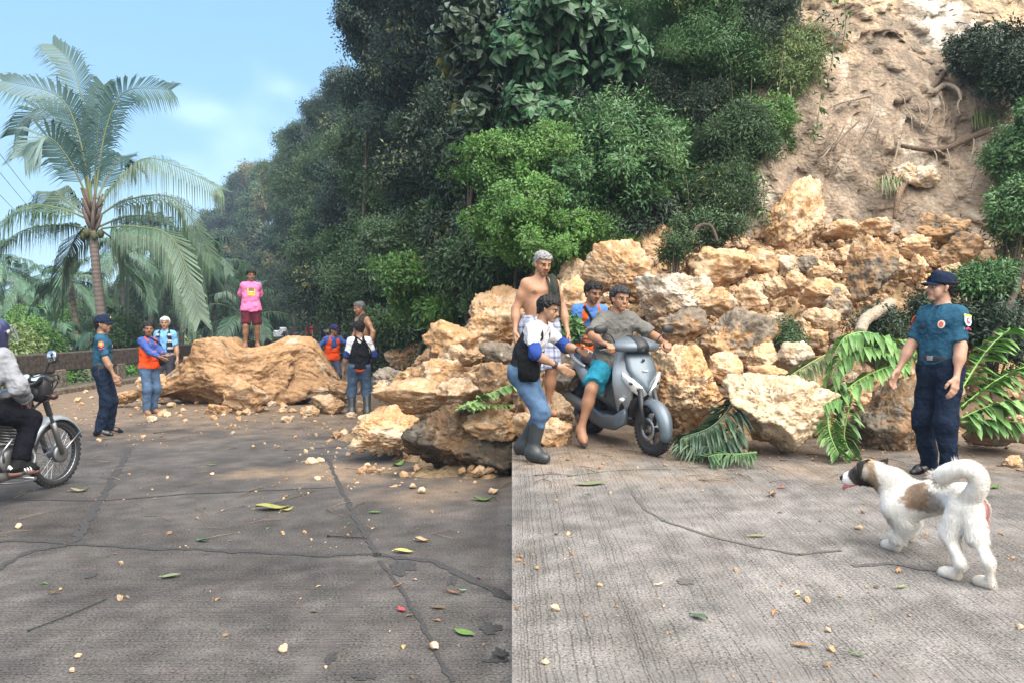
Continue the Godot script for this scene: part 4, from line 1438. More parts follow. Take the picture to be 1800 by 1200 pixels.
func build_roots() -> void:
	var pale := Color(0.44, 0.36, 0.28)
	var dark := Color(0.22, 0.16, 0.11)
	strand("exposed_root", "thick pale root stub jutting from the scar with forked ends", "root", [[1640, 165], [1662, 150, 0.2], [1684, 158, 0.35], [1690, 178, 0.3]], [0.06, 0.02], pale)
	strand("exposed_root", "twisted root end hanging down from the pale stub", "root", [[1672, 148, 0.2], [1690, 165, 0.3], [1684, 185, 0.25], [1688, 202, 0.2]], [0.03, 0.01], pale)
	strand("exposed_root", "brown root lying along the ledge up to the pale stub", "root", [[1575, 180], [1610, 168], [1640, 152], [1660, 128]], [0.05, 0.05], dark)
	strand("exposed_root", "long dark root running level across the scar", "root", [[1585, 256], [1620, 262], [1660, 262], [1700, 245], [1740, 228]], [0.035, 0.06], dark)
	strand("exposed_root", "thin pale branching root over the grey ledge", "root", [[1448, 198], [1470, 184, 0.1], [1500, 176, 0.1], [1532, 168]], [0.012, 0.022], pale)
	strand("exposed_root", "thin root hanging below the grey ledge", "root", [[1500, 178, 0.1], [1478, 186, 0.15], [1455, 206, 0.1]], [0.014, 0.006], pale)
	var hair := "fine roots trailing down the scar"
	for q in [[1520, 215, 1495, 265], [1512, 212, 1470, 255], [1505, 220, 1440, 275], [1528, 170, 1530, 190], [1580, 165, 1592, 195], [1538, 205, 1520, 240], [1640, 200, 1622, 235], [1580, 250, 1560, 320], [1712, 240, 1704, 290], [1720, 270, 1708, 330], [1560, 235, 1540, 262], [1470, 225, 1450, 262], [1485, 222, 1458, 272], [1498, 214, 1486, 258], [1530, 212, 1512, 250], [1545, 226, 1530, 282], [1592, 190, 1604, 232], [1610, 178, 1618, 226], [1628, 172, 1634, 214], [1652, 166, 1660, 212], [1600, 262, 1590, 300], [1640, 262, 1646, 300], [1664, 258, 1668, 318], [1460, 260, 1430, 300], [1480, 280, 1455, 316], [1700, 150, 1716, 190]]:
		strand("fine_root", "fine pale root trailing down the bare earth of the scar", "root", [[q[0], q[1]], [(q[0] + q[2]) / 2.0 + 4, (q[1] + q[3]) / 2.0 - 6, 0.12], [q[2], q[3], 0.05]], [0.014, 0.006], pale if int(q[0]) % 3 else Color(0.24, 0.17, 0.12), hair)
	strand("root_stump", "shaggy torn root stump above the orange block", "root", [[1590, 318], [1580, 345, 0.15], [1573, 385, 0.1]], [0.07, 0.03], Color(0.30, 0.20, 0.13))
	strand("hanging_vine", "bare vine hanging down the edge of the scar", "vine", [[1412, -10], [1405, 40, 0.3], [1388, 90, 0.4], [1390, 150, 0.4], [1393, 205, 0.2]], [0.012, 0.01], pale)
	strand("hanging_vine", "second bare vine hanging from the lip of the scar", "vine", [[1385, 60, 0.2], [1372, 120, 0.4], [1345, 170, 0.3]], [0.010, 0.006], pale)
	strand("thin_sapling", "thin pale stem standing in front of the dark hollow", "sapling", [[1128, 200, 0.4], [1140, 160, 0.5], [1152, 125, 0.5]], [0.014, 0.006], Color(0.30, 0.30, 0.18))
	strand("arching_twig", "thin twig arching out over the dark hollow", "twig", [[1150, 205, 0.5], [1190, 192, 0.7], [1232, 192, 0.7]], [0.008, 0.004], Color(0.25, 0.30, 0.12))
	# wood on the ground
	var woody := func(called: String, label: String, pts: Array, rads: Array, col: Color):
		var p := []
		for q in pts:
			p.append(at(q[0], q[1], q[2]))
		var o: Vector3 = p[0]
		for i in p.size():
			p[i] -= o
		var c := smooth_path(p, 6)
		var rs := []
		for i in c.size():
			rs.append(lerpf(rads[0], rads[1], i / float(c.size() - 1)) * (1.0 + 0.08 * sin(i * 2.3)))
		var b := MB.new()
		b.col = col
		b.tube(c, rs, 9)
		var m := obj(called, b.mesh(), M.bark)
		m.position = o
		tag(m, label, "branch")
	woody.call("broken_branch", "thick pale broken branch poking out above the fallen leaves", [[1512, 585, 8.4], [1522, 562, 8.6], [1545, 548, 8.8], [1566, 534, 9.2]], [0.06, 0.075], Color(0.50, 0.42, 0.32))
	woody.call("fallen_log", "thin fallen trunk lying on the ground beside the policeman", [[1682, 738, 7.9], [1712, 750, 7.6], [1745, 762, 7.45], [1815, 768, 7.4]], [0.045, 0.07], Color(0.36, 0.25, 0.17))
	woody.call("dark_branch", "dark bent branch rising behind the fallen leafy branches", [[1722, 640, 8.9], [1765, 560, 9.0], [1790, 500, 9.2], [1810, 450, 9.4]], [0.03, 0.05], Color(0.14, 0.11, 0.09))
	woody.call("tree_stub", "upright bark covered stub among the fallen leaves", [[1466, 690, 8.0], [1464, 650, 8.05], [1467, 610, 8.1]], [0.075, 0.06], Color(0.32, 0.24, 0.17))
	woody.call("curled_root", "dark curled root above the broad orange block", [[1215, 420, 11.0], [1228, 398, 11.1], [1250, 398, 11.1], [1262, 425, 11.0]], [0.03, 0.02], Color(0.12, 0.09, 0.07))

# a pinnate branch: curved rachis with paired leaflets; pts in world, local to the first
func pinnate(called: String, label: String, pts: Array, n: int, ll: float, ww: float, col: Color, col2: Color, category: String, droop := 0.35, parent: Node = null, stem_w := 0.012, group := "") -> void:
	plant_seed += 1
	var r := RandomNumberGenerator.new()
	r.seed = plant_seed
	var o: Vector3 = pts[0]
	var p := []
	for q in pts:
		p.append(q - o)
	var c := smooth_path(p, 8)
	var m := c.size()
	var sb := MB.new()
	sb.col = col2 * 1.25
	var rs := []
	for i in m:
		rs.append(lerpf(stem_w, stem_w * 0.3, i / float(m - 1)))
	sb.tube(c, rs, 5)
	var b := MB.new()
	n = int(n * 1.35)
	ll *= 1.12
	for i in n:
		var f := 0.10 + 0.9 * i / float(n - 1)
		var k := clampi(int(f * (m - 1)), 0, m - 2)
		var q: Vector3 = (c[k] as Vector3).lerp(c[k + 1], f * (m - 1) - k)
		var t: Vector3 = ((c[k + 1] as Vector3) - c[k]).normalized()
		var s := t.cross(Vector3.UP)
		s = s.normalized() if s.length() > 0.05 else Vector3.RIGHT
		for sg in [-1.0, 1.0]:
			b.col = col.lerp(col2, r.randf()) * r.randf_range(0.85, 1.15)
			var dir: Vector3 = (s * sg + t * r.randf_range(0.35, 0.6) + Vector3(0, r.randf_range(-droop, 0.15), 0)).normalized()
			var l := ll * (1.0 - 0.45 * absf(f - 0.45)) * r.randf_range(0.85, 1.15)
			leaf(b, q, dir, Vector3.UP if absf(dir.y) < 0.9 else Vector3.RIGHT, l, l * ww, 0.2, droop * 0.6)
	var th: Node3D
	if parent:
		th = Node3D.new()
		th.name = called
		parent.add_child(th, true)
		th.position = o
	else:
		th = thing(called, label, category, o, 0.0, group)
	obj("stem", sb.mesh(), M.leaf_dull, th)
	obj("leaflets", b.mesh(false), M.leaf, th)

func build_fallen_branches() -> void:
	var g1 := Color(0.085, 0.20, 0.05)
	var g2 := Color(0.18, 0.32, 0.09)
	var w := func(a: Array):
		var out := []
		for q in a:
			out.append(at(q[0], q[1], q[2]))
		return out
	var C := "branch"
	pinnate("leafy_branch", "torn branch of paired leaflets arching over the fallen greenery above the others", w.call([[1598, 640, 7.7], [1570, 608, 7.6], [1530, 585, 7.5], [1490, 590, 7.4], [1470, 615, 7.35]]), 15, 0.17, 0.36, g1, g2, C, 0.9)
	pinnate("leafy_branch", "torn branch of paired leaflets just below the arching one", w.call([[1600, 655, 7.7], [1565, 628, 7.6], [1525, 610, 7.5], [1480, 628, 7.4], [1462, 660, 7.35]]), 15, 0.17, 0.36, g1, g2, C, 0.9)
	pinnate("leafy_branch", "leafy branch sweeping down between the pale and the dark brown boulder", w.call([[1602, 640, 7.6], [1560, 645, 7.5], [1510, 668, 7.4], [1470, 700, 7.3], [1448, 706, 7.25]]), 18, 0.16, 0.36, g1, g2, C, 0.7)
	pinnate("leafy_branch", "leafy branch hanging upright against the pale boulder", w.call([[1478, 660, 7.4], [1468, 700, 7.35], [1462, 740, 7.3], [1478, 790, 7.2]]), 16, 0.17, 0.38, g1 * 0.8, g2 * 0.9, C, 0.5)
	pinnate("leafy_branch", "leafy branch spread on the ground before the dark brown boulder", w.call([[1500, 690, 7.45], [1490, 730, 7.3], [1485, 770, 7.2], [1500, 800, 7.1]]), 16, 0.16, 0.38, g1 * 0.8, g2 * 0.9, C, 0.4)
	pinnate("leafy_branch", "short leafy tip lying at the foot of the pale boulder", w.call([[1455, 730, 7.2], [1460, 765, 7.1], [1475, 798, 7.0]]), 12, 0.15, 0.38, g1 * 0.75, g2 * 0.85, C, 0.3)
	pinnate("leafy_branch", "small leafy spray beside the policeman's elbow", w.call([[1612, 640, 7.7], [1600, 615, 7.7], [1590, 600, 7.7], [1575, 598, 7.6]]), 10, 0.16, 0.4, g1, g2, C, 0.5)
	pinnate("leafy_branch", "broad leafy branch standing up behind the policeman's back", w.call([[1688, 690, 7.6], [1715, 645, 7.7], [1745, 605, 7.75], [1775, 580, 7.8]]), 16, 0.21, 0.42, g1, g2 * 1.05, C, 0.5)
	pinnate("leafy_branch", "leafy branch leaning away behind the policeman's hip", w.call([[1690, 715, 7.5], [1735, 680, 7.5], [1775, 655, 7.5], [1815, 640, 7.5]]), 16, 0.21, 0.42, g1, g2 * 1.05, C, 0.6)
	pinnate("leafy_branch", "leafy branch lying nearly level over the fallen trunk", w.call([[1690, 735, 7.4], [1735, 715, 7.35], [1775, 705, 7.3], [1820, 704, 7.3]]), 16, 0.20, 0.42, g1, g2, C, 0.7)
	pinnate("leafy_branch", "lowest leafy branch drooping over the fallen trunk", w.call([[1690, 742, 7.35], [1735, 738, 7.3], [1775, 740, 7.25], [1820, 748, 7.2]]), 14, 0.18, 0.42, g1 * 0.85, g2 * 0.9, C, 0.7)
	pinnate("leafy_branch", "bent green leafy branch lying on the massive dark boulder", w.call([[800, 722, 8.0], [830, 708, 7.95], [860, 692, 7.95], [905, 672, 7.9]]), 11, 0.19, 0.5, Color(0.10, 0.19, 0.05), Color(0.20, 0.30, 0.10), C, 0.4)
	pinnate("leafy_branch", "small green sprig on the rock beside the bent leafy branch", w.call([[822, 720, 7.9], [850, 712, 7.85], [890, 712, 7.85]]), 7, 0.13, 0.5, Color(0.10, 0.19, 0.05), Color(0.18, 0.27, 0.08), C, 0.4)
	var d1 := Color(0.030, 0.065, 0.040)
	var d2 := Color(0.065, 0.105, 0.055)
	pinnate("fallen_palm_leaf", "dark crushed palm leaf lying beside the big pale boulder", w.call([[1310, 680, 7.8], [1285, 715, 7.5], [1250, 750, 7.35], [1200, 768, 7.3]]), 44, 0.30, 0.09, d1, d2, "palm leaf", 0.7)
	pinnate("fallen_palm_leaf", "dark palm leaf flattened on the concrete beneath the crushed one", w.call([[1300, 745, 7.35], [1275, 770, 7.25], [1240, 785, 7.2], [1200, 780, 7.25]]), 36, 0.28, 0.09, d1, d2, "palm leaf", 0.5)
	pinnate("fallen_palm_leaf", "short palm leaf spread at the foot of the big pale boulder", w.call([[1330, 795, 7.0], [1300, 798, 6.95], [1265, 798, 6.95], [1245, 802, 6.9]]), 26, 0.20, 0.10, Color(0.05, 0.11, 0.05), Color(0.09, 0.16, 0.06), "palm leaf", 0.4)
	pinnate("fallen_palm_leaf", "yellow green palm leaf caught among the stones above the pale boulder", w.call([[1455, 622, 7.9], [1430, 635, 7.85], [1405, 650, 7.8], [1385, 662, 7.8]]), 26, 0.24, 0.09, Color(0.10, 0.15, 0.06), Color(0.20, 0.22, 0.10), "palm leaf", 0.6)

# ---------------------------------------------------------------- palms
func frond_mesh(c: Array, n: int, ll: float, hang: float, seed_: int, c1: Color, c2: Color, over := Vector3.UP) -> ArrayMesh:
	# leaflets of a coconut frond along path c (local)
	var r := RandomNumberGenerator.new()
	r.seed = seed_
	var b := MB.new()
	var m := c.size()
	for i in n:
		var f := 0.16 + 0.84 * i / float(n - 1)
		var k := clampi(int(f * (m - 1)), 0, m - 2)
		var q: Vector3 = (c[k] as Vector3).lerp(c[k + 1], f * (m - 1) - k)
		var t: Vector3 = ((c[k + 1] as Vector3) - c[k]).normalized()
		var s := t.cross(over)
		s = s.normalized() if s.length() > 0.05 else Vector3.RIGHT
		var up := s.cross(t)
		for sg in [-1.0, 1.0]:
			b.col = c1.lerp(c2, r.randf())
			var l := ll * (0.45 + 0.75 * sin(PI * clampf(0.12 + f * 0.78, 0, 1))) * r.randf_range(0.85, 1.1)
			var dir: Vector3 = (s * sg * 0.8 + t * (0.45 + 0.4 * f) + up * 0.22).normalized()
			var h := hang * r.randf_range(0.75, 1.25)
			var w := 0.020
			var p1: Vector3 = q + dir * l * 0.5 + Vector3(0, -h * l * 0.16, 0)
			var p2: Vector3 = q + dir * l * (0.95 - 0.3 * h) + Vector3(0, -h * l * 0.72, 0)
			var ws: Vector3 = dir.cross(up).normalized() * w if absf(dir.dot(up)) < 0.95 else t * w
			var a := b.vert(q + ws * 0.5)
			var a2 := b.vert(q - ws * 0.5)
			var d1 := b.vert(p1 + ws)
			var d2 := b.vert(p1 - ws)
			var e := b.vert(p2)
			b.quad(a, a2, d2, d1)
			b.tri(d1, d2, e)
	return b.mesh(false)

func add_frond(t: Node3D, c: Array, n: int, ll: float, hang: float, seed_: int, c1: Color, c2: Color, rib := 0.03, over := Vector3.UP) -> void:
	var sb := MB.new()
	sb.col = Color(0.17, 0.20, 0.10)
	var rs := []
	for i in c.size():
		rs.append(lerpf(rib, rib * 0.15, i / float(c.size() - 1)))
	sb.tube(c, rs, 5, false)
	var f := obj("frond", frond_mesh(c, n, ll, hang, seed_, c1, c2, over), M.frond, t)
	obj("midrib", sb.mesh(), M.leaf_dull, f)

func palm_trunk(t: Node3D, pts: Array, r0: float, r1: float, tone: Color) -> void:
	var c := smooth_path(pts, 22)
	var rs := []
	var b := MB.new()
	b.col = tone
	for i in c.size():
		var f := i / float(c.size() - 1)
		rs.append(lerpf(r0, r1, f) * (1.06 if i % 2 else 0.97))
	b.tube(c, rs, 10)
	for i in b.v.size():
		b.c[i] = tone * (0.62 if (i / 10) % 2 else 1.12)
	obj("trunk", b.mesh(), M.bark, t)

func palm(base: Vector3, top: Vector3, n: int, len_: float, seed_: int, label: String, tone := Color(0.33, 0.27, 0.22), droop := 1.0, tint := 1.0, upright := 0.0, group := "") -> void:
	var t := thing("coconut_palm", label, "palm tree", base, 0.0, group)
	var o := top - base
	var r := RandomNumberGenerator.new()
	r.seed = seed_
	if o.length() > 0.6:
		palm_trunk(t, [Vector3.ZERO, o * 0.5 + Vector3(o.x * 0.12, 0, 0), o], 0.13, 0.085, tone)
	for i in n:
		var az := TAU * i / n * 2.618 + r.randf_range(-0.2, 0.2)
		var el := lerpf(1.25, -0.25, i / float(n)) + r.randf_range(-0.12, 0.12) + upright
		var l := len_ * r.randf_range(0.85, 1.1)
		var dir := Vector3(cos(az) * cos(el), sin(el), sin(az) * cos(el))
		var c := []
		for k in 9:
			var s := k / 8.0
			c.append(o + dir * l * s * (1.0 - 0.18 * s) + Vector3(0, -droop * l * 0.42 * s * s * (0.4 + cos(el)), 0))
		var g := Color(0.034, 0.078, 0.042) * tint
		add_frond(t, c, 38, len_ * 0.24, 0.9, seed_ + i, g, g * 1.7, 0.02)

func build_palms() -> void:
	# the tall coconut palm behind the guardrail
	var d := 24.0
	var base := at(190, 655, d + 0.4)
	base.y = -0.6
	var t := thing("coconut_palm", "tall coconut palm with feathery fronds behind the guardrail", "palm tree", base)
	var crown := at(162, 400, d)
	palm_trunk(t, [Vector3.ZERO, at(178, 560, d + 0.2) - base, at(168, 470, d) - base, crown - base], 0.155, 0.11, Color(0.32, 0.265, 0.24))
	var head := MB.new()
	head.col = Color(0.20, 0.15, 0.12)
	for i in 16:
		var a := TAU * i / 16.0 * 2.618
		var o := crown - base + Vector3(0, -0.2 + 0.05 * i, 0)
		head.tube([o, o + Vector3(cos(a) * 0.16, 0.25, sin(a) * 0.16), o + Vector3(cos(a) * 0.30, 0.62, sin(a) * 0.30)], [0.09, 0.06, 0.03], 5)
	obj("frond_bases", head.mesh(), M.bark, t)
	var nuts := MB.new()
	nuts.col = Color(0.075, 0.085, 0.035)
	for i in 7:
		var a := TAU * i / 7.0
		nuts.ball(crown - base + Vector3(cos(a) * 0.24, -0.18 - 0.1 * (i % 2), sin(a) * 0.24), Vector3(0.10, 0.13, 0.10), 8)
	obj("coconuts", nuts.mesh(), M.leaf_dull, t)
	var fr := [
		[[160, 360], [138, 240], [100, 168], [4, 142], -0.6, 0.55], [[160, 350], [148, 210], [128, 120], [92, 78], 0.5, 0.5], [[166, 350], [186, 225], [222, 160], [300, 158], -0.4, 0.55],
		[[156, 350], [128, 240], [70, 190], [26, 236], 0.8, 0.5], [[154, 350], [120, 280], [80, 240], [42, 274], -1.2, 0.5], [[174, 362], [212, 312], [268, 278], [388, 332], -0.9, 1.2],
		[[176, 378], [228, 350], [310, 352], [372, 452], 0.7, 1.3], [[178, 402], [236, 398], [306, 424], [352, 560], -1.1, 1.2], [[152, 385], [104, 366], [40, 364], [-30, 420], -0.8, 1.2],
		[[152, 402], [104, 396], [30, 410], [-40, 478], 0.8, 1.1], [[166, 350], [168, 270], [174, 205], [182, 150], 0.2, 0.4], [[170, 350], [192, 305], [214, 274], [236, 292], 1.4, 0.9],
		[[146, 376], [112, 352], [94, 336], [80, 362], 1.2, 0.9], [[150, 398], [132, 420], [112, 470], [108, 540], 1.6, 1.3], [[176, 404], [206, 432], [224, 490], [226, 570], 1.5, 1.3], [[170, 400], [230, 380], [300, 392], [348, 470], 2.0, 1.3]]
	for i in fr.size():
		var q: Array = fr[i]
		var p := []
		for k in 4:
			p.append(at(q[k][0], q[k][1], d + q[4] * k / 3.0) - base)
		var g := Color(0.040, 0.085, 0.078) if q[3][1] < 300 else Color(0.052, 0.092, 0.050)
		add_frond(t, smooth_path(p, 8), 78, 1.0, q[5], 300 + i, g, g * 1.6, 0.035, Vector3(0.15, 0.25, 1.0) if i in [0, 1, 2, 3, 4, 10] else Vector3(0, 1, 0.45))
	var bp := func(px: float, dd: float): 
		var q := at(px, 600, dd)
		q.y = -1.0
		return q
	palm(bp.call(160, 30.0), at(122, 495, 30.0), 15, 1.9, 401, "leaning young coconut palm with a pale trunk behind the guardrail", Color(0.56, 0.45, 0.36), 1.0, 1.1)
	palm(bp.call(228, 34.0), at(212, 455, 34.0), 15, 2.9, 402, "coconut palm with a slim trunk behind the man in jeans", Color(0.27, 0.22, 0.18), 1.25, 0.9)
	palm(bp.call(318, 36.0), at(318, 455, 36.0), 17, 3.2, 403, "drooping coconut palm standing behind the white haired man", Color(0.16, 0.14, 0.12), 1.35, 0.75)
	palm(bp.call(262, 40.0), at(266, 420, 40.0), 16, 3.4, 404, "tall drooping coconut palm between two others behind the huge boulder", Color(0.16, 0.14, 0.12), 1.3, 0.8)
	palm(bp.call(385, 38.0), at(372, 470, 38.0), 16, 3.2, 405, "dark coconut palm behind the top of the huge boulder", Color(0.16, 0.14, 0.12), 1.3, 0.7)
	palm(bp.call(436, 32.0), at(432, 560, 32.0), 16, 3.0, 406, "low fan of upright palm fronds behind the youth in pink", Color(0.2, 0.17, 0.14), 0.9, 0.8, 0.35)
	palm(bp.call(30, 44.0), at(40, 500, 44.0), 14, 3.0, 407, "distant coconut palm over the motorcycle rider's helmet", Color(0.25, 0.2, 0.17), 1.1, 1.2)
	palm(bp.call(-20, 36.0), at(-12, 470, 36.0), 14, 2.9, 410, "coconut palm half outside the picture beyond the rider", Color(0.25, 0.2, 0.17), 1.1, 1.1)
	palm(bp.call(90, 28.0), at(88, 585, 28.0), 12, 2.0, 408, "low bright palm sprouting just behind the guardrail", Color(0.25, 0.2, 0.17), 1.1, 1.5, 0.1)
	palm(bp.call(185, 27.0), at(200, 590, 27.0), 12, 1.9, 409, "low dark palm sprouting behind the policeman", Color(0.2, 0.17, 0.14), 1.1, 0.9, 0.1)
	# overhead wires
	for q in [[-20, 246, 110, 402, "upper thin power line beside the tall palm"], [-20, 280, 90, 402, "middle thin power line beside the tall palm"], [-20, 322, 60, 395, "lowest thin power line beside the tall palm"]]:
		var a := at(q[0], q[1], 30.0)
		var e := at(q[2], q[3], 70.0)
		var b := MB.new()
		b.col = Color(0.08, 0.08, 0.09)
		var pts := []
		for k in 13:
			var s := k / 12.0
			pts.append((e - a) * s * 1.6 + Vector3(0, -1.2 * s * (1.0 - s), 0))
		b.tube(pts, [0.012], 5)
		var m := obj("power_line", b.mesh(), M.plain)
		m.position = a
		tag(m, q[4], "wire")

# ---------------------------------------------------------------- one smooth skin over joints
# bones: [a, b, ra, rb, flat ends (1 = at a, 2 = at b)]
func field_mesh(b: MB, bones: Array, cell: float, k: float, paint = null, wobble := 0.0, keep = null, grain := 5.0) -> void:
	var m := 2.3 / k
	var lo := Vector3.ONE * 1e9
	var hi := -lo
	for q in bones:
		var r: float = maxf(q[2], q[3]) + m
		lo = lo.min((q[0] as Vector3) - Vector3.ONE * r).min((q[1] as Vector3) - Vector3.ONE * r)
		hi = hi.max((q[0] as Vector3) + Vector3.ONE * r).max((q[1] as Vector3) + Vector3.ONE * r)
	lo -= Vector3.ONE * cell * 2.0
	hi += Vector3.ONE * cell * 2.0
	var nx := int((hi.x - lo.x) / cell) + 1
	var ny := int((hi.y - lo.y) / cell) + 1
	var nz := int((hi.z - lo.z) / cell) + 1
	var g := PackedFloat32Array()
	g.resize(nx * ny * nz)
	var sy := nx
	var sz := nx * ny
	for q in bones:
		var a: Vector3 = q[0]
		var e: Vector3 = q[1]
		var ra: float = q[2]
		var rb: float = q[3]
		var flat: int = q[4] if q.size() > 4 else 0
		var ab := e - a
		var ll := maxf(ab.length_squared(), 1e-8)
		var le := sqrt(ll)
		var rm := maxf(ra, rb) + m
		var b0 := (a.min(e) - Vector3.ONE * rm - lo) / cell
		var b1 := (a.max(e) + Vector3.ONE * rm - lo) / cell
		for z in range(maxi(int(b0.z), 0), mini(int(b1.z) + 2, nz)):
			for y in range(maxi(int(b0.y), 0), mini(int(b1.y) + 2, ny)):
				var i0 := z * sz + y * sy
				for x in range(maxi(int(b0.x), 0), mini(int(b1.x) + 2, nx)):
					var p := lo + Vector3(x, y, z) * cell
					var ap := p - a
					var t := ap.dot(ab) / ll
					var tc := clampf(t, 0.0, 1.0)
					var d := (ap - ab * tc).length() - lerpf(ra, rb, tc)
					if d > m:
						continue
					if flat > 0:
						if (flat & 1) and t < 0.0:
							d = maxf((ap - ab * t).length() - ra, -t * le)
						if (flat & 2) and t > 1.0:
							d = maxf((ap - ab * t).length() - rb, (t - 1.0) * le)
						if d > m:
							continue
					g[i0 + x] += exp(-k * d)
	if wobble > 0.0 or keep != null:
		for z in nz:
			for y in ny:
				var i0 := z * sz + y * sy
				for x in nx:
					var v := g[i0 + x]
					if v > 0.0:
						var p := lo + Vector3(x, y, z) * cell
						if wobble > 0.0:
							g[i0 + x] = v * exp(k * wobble * (0.35 + noise_a.get_noise_3dv(p * grain)))
						if keep != null and not keep.call(p):
							g[i0 + x] = 0.0
	var id := PackedInt32Array()
	id.resize(nx * ny * nz)
	id.fill(-1)
	var pos := PackedVector3Array()
	var cnt := PackedInt32Array()
	var quads := PackedInt32Array()
	var st := [1, sy, sz]
	for z in range(1, nz - 1):
		for y in range(1, ny - 1):
			var i0 := z * sz + y * sy
			for x in range(1, nx - 1):
				var i := i0 + x
				var v := g[i]
				var s := v >= 1.0
				for ax in 3:
					var w: float = g[i + st[ax]]
					if (w >= 1.0) == s:
						continue
					var l0 := log(maxf(v, 0.05))
					var l1 := log(maxf(w, 0.05))
					var t := clampf(l0 / (l0 - l1), 0.02, 0.98)
					var p := lo + Vector3(x, y, z) * cell
					p[ax] += cell * t
					var su: int = st[(ax + 1) % 3]
					var sv: int = st[(ax + 2) % 3]
					var cs := [i - su - sv, i - sv, i, i - su]
					for n in 4:
						var c: int = cs[n]
						if id[c] < 0:
							id[c] = pos.size()
							pos.push_back(Vector3.ZERO)
							cnt.push_back(0)
						pos[id[c]] += p
						cnt[id[c]] += 1
					if s:
						quads.append_array([id[cs[0]], id[cs[3]], id[cs[2]], id[cs[1]]])
					else:
						quads.append_array([id[cs[0]], id[cs[1]], id[cs[2]], id[cs[3]]])
	var base := b.v.size()
	var plain := b.col
	for i in pos.size():
		var p := pos[i] / float(cnt[i])
		if paint != null:
			b.col = paint.call(p)
		b.vert(p)
	b.col = plain
	for i in range(0, quads.size(), 4):
		b.quad(base + quads[i], base + quads[i + 1], base + quads[i + 2], base + quads[i + 3])

func add_to(b: MB, src: MB, xf: Transform3D, col := Color.WHITE, flip := false) -> void:
	var base := b.v.size()
	for i in src.v.size():
		b.v.push_back(xf * src.v[i])
		b.c.push_back(src.c[i] * col)
		b.uv.push_back(Vector2.ZERO)
	for i in range(0, src.ix.size(), 3):
		if flip:
			b.tri(base + src.ix[i], base + src.ix[i + 2], base + src.ix[i + 1])
		else:
			b.tri(base + src.ix[i], base + src.ix[i + 1], base + src.ix[i + 2])

var head_cache := {}

func head_mb(moustache: bool, smile: bool) -> MB:
	var key := "%s%s" % [moustache, smile]
	if head_cache.has(key):
		return head_cache[key]
	var b := MB.new()
	var bones := [
		[Vector3(0, 0.030, -0.030), Vector3(0, 0.036, 0.012), 0.070, 0.066], [Vector3(0, -0.01, -0.01), Vector3(0, -0.03, 0.02), 0.062, 0.056],
		[Vector3(0, -0.045, 0.022), Vector3(0, -0.078, 0.052), 0.046, 0.026], [Vector3(-0.034, -0.020, 0.046), Vector3(-0.028, -0.055, 0.040), 0.024, 0.024], [Vector3(0.034, -0.020, 0.046), Vector3(0.028, -0.055, 0.040), 0.024, 0.024],
		[Vector3(-0.034, 0.024, 0.070), Vector3(0.034, 0.024, 0.070), 0.011, 0.011], [Vector3(0, 0.018, 0.078), Vector3(0, -0.020, 0.094), 0.008, 0.012], [Vector3(-0.010, -0.024, 0.086), Vector3(0.010, -0.024, 0.086), 0.0085, 0.0085],
		[Vector3(-0.018, -0.046, 0.076), Vector3(0.018, -0.046, 0.076), 0.0075, 0.0075], [Vector3(-0.015, -0.057, 0.075), Vector3(0.015, -0.057, 0.075), 0.008, 0.008], [Vector3(-0.008, -0.086, 0.062), Vector3(0.008, -0.086, 0.062), 0.016, 0.016],
		[Vector3(-0.076, 0.004, -0.012), Vector3(-0.072, -0.028, -0.004), 0.013, 0.009], [Vector3(0.076, 0.004, -0.012), Vector3(0.072, -0.028, -0.004), 0.013, 0.009],
		[Vector3(0, -0.06, -0.025), Vector3(0, -0.12, -0.03), 0.050, 0.050]]
	var paint := func(p: Vector3):
		var c := Color(1, 1, 1) * (1.0 + 0.25 * noise_a.get_noise_3dv(p * 22.0))
		var ax := absf(p.x)
		if p.z > 0.055:
			if p.y > 0.020 and p.y < 0.031 and ax > 0.012 and ax < 0.047:
				c = Color(0.16, 0.14, 0.14)
			elif p.y > -0.008 and p.y < 0.017 and ax > 0.014 and ax < 0.047:
				c = Color(0.62, 0.55, 0.52)
			elif ax < 0.026 and p.y < -0.043 and p.y > -0.063 and p.z > 0.066:
				c = Color(0.80, 0.52, 0.50)
				if smile and p.y < -0.048 and p.y > -0.059 and ax < 0.022:
					c = Color(2.2, 2.6, 3.0)
			elif moustache and ax < 0.030 and p.y < -0.030 and p.y > -0.043:
				c = Color(0.30, 0.27, 0.26)
			elif moustache and ax < 0.016 and p.y < -0.064 and p.y > -0.094:
				c = Color(0.45, 0.42, 0.42)
		return c
	field_mesh(b, bones, 0.0055, 170.0, paint)
	for sg in [-1.0, 1.0]:
		b.col = Color(2.2, 2.9, 3.6)
		b.ball(Vector3(sg * 0.0305, 0.004, 0.0625), Vector3(0.013, 0.0075, 0.012), 8)
		b.col = Color(0.06, 0.06, 0.07)
		b.ball(Vector3(sg * 0.0305, 0.004, 0.0705), Vector3(0.0062, 0.0066, 0.0055), 8)
	b.col = Color.WHITE
	head_cache[key] = b
	return b

func hair_line(p: Vector3) -> float:
	if p.z > 0.045:
		return 0.064
	if p.z > 0.012:
		return lerpf(0.018, 0.064, (p.z - 0.012) / 0.033)
	if p.z > -0.035:
		return lerpf(-0.030, 0.018, (p.z + 0.035) / 0.047)
	return lerpf(-0.075, -0.030, clampf((p.z + 0.09) / 0.055, 0, 1))

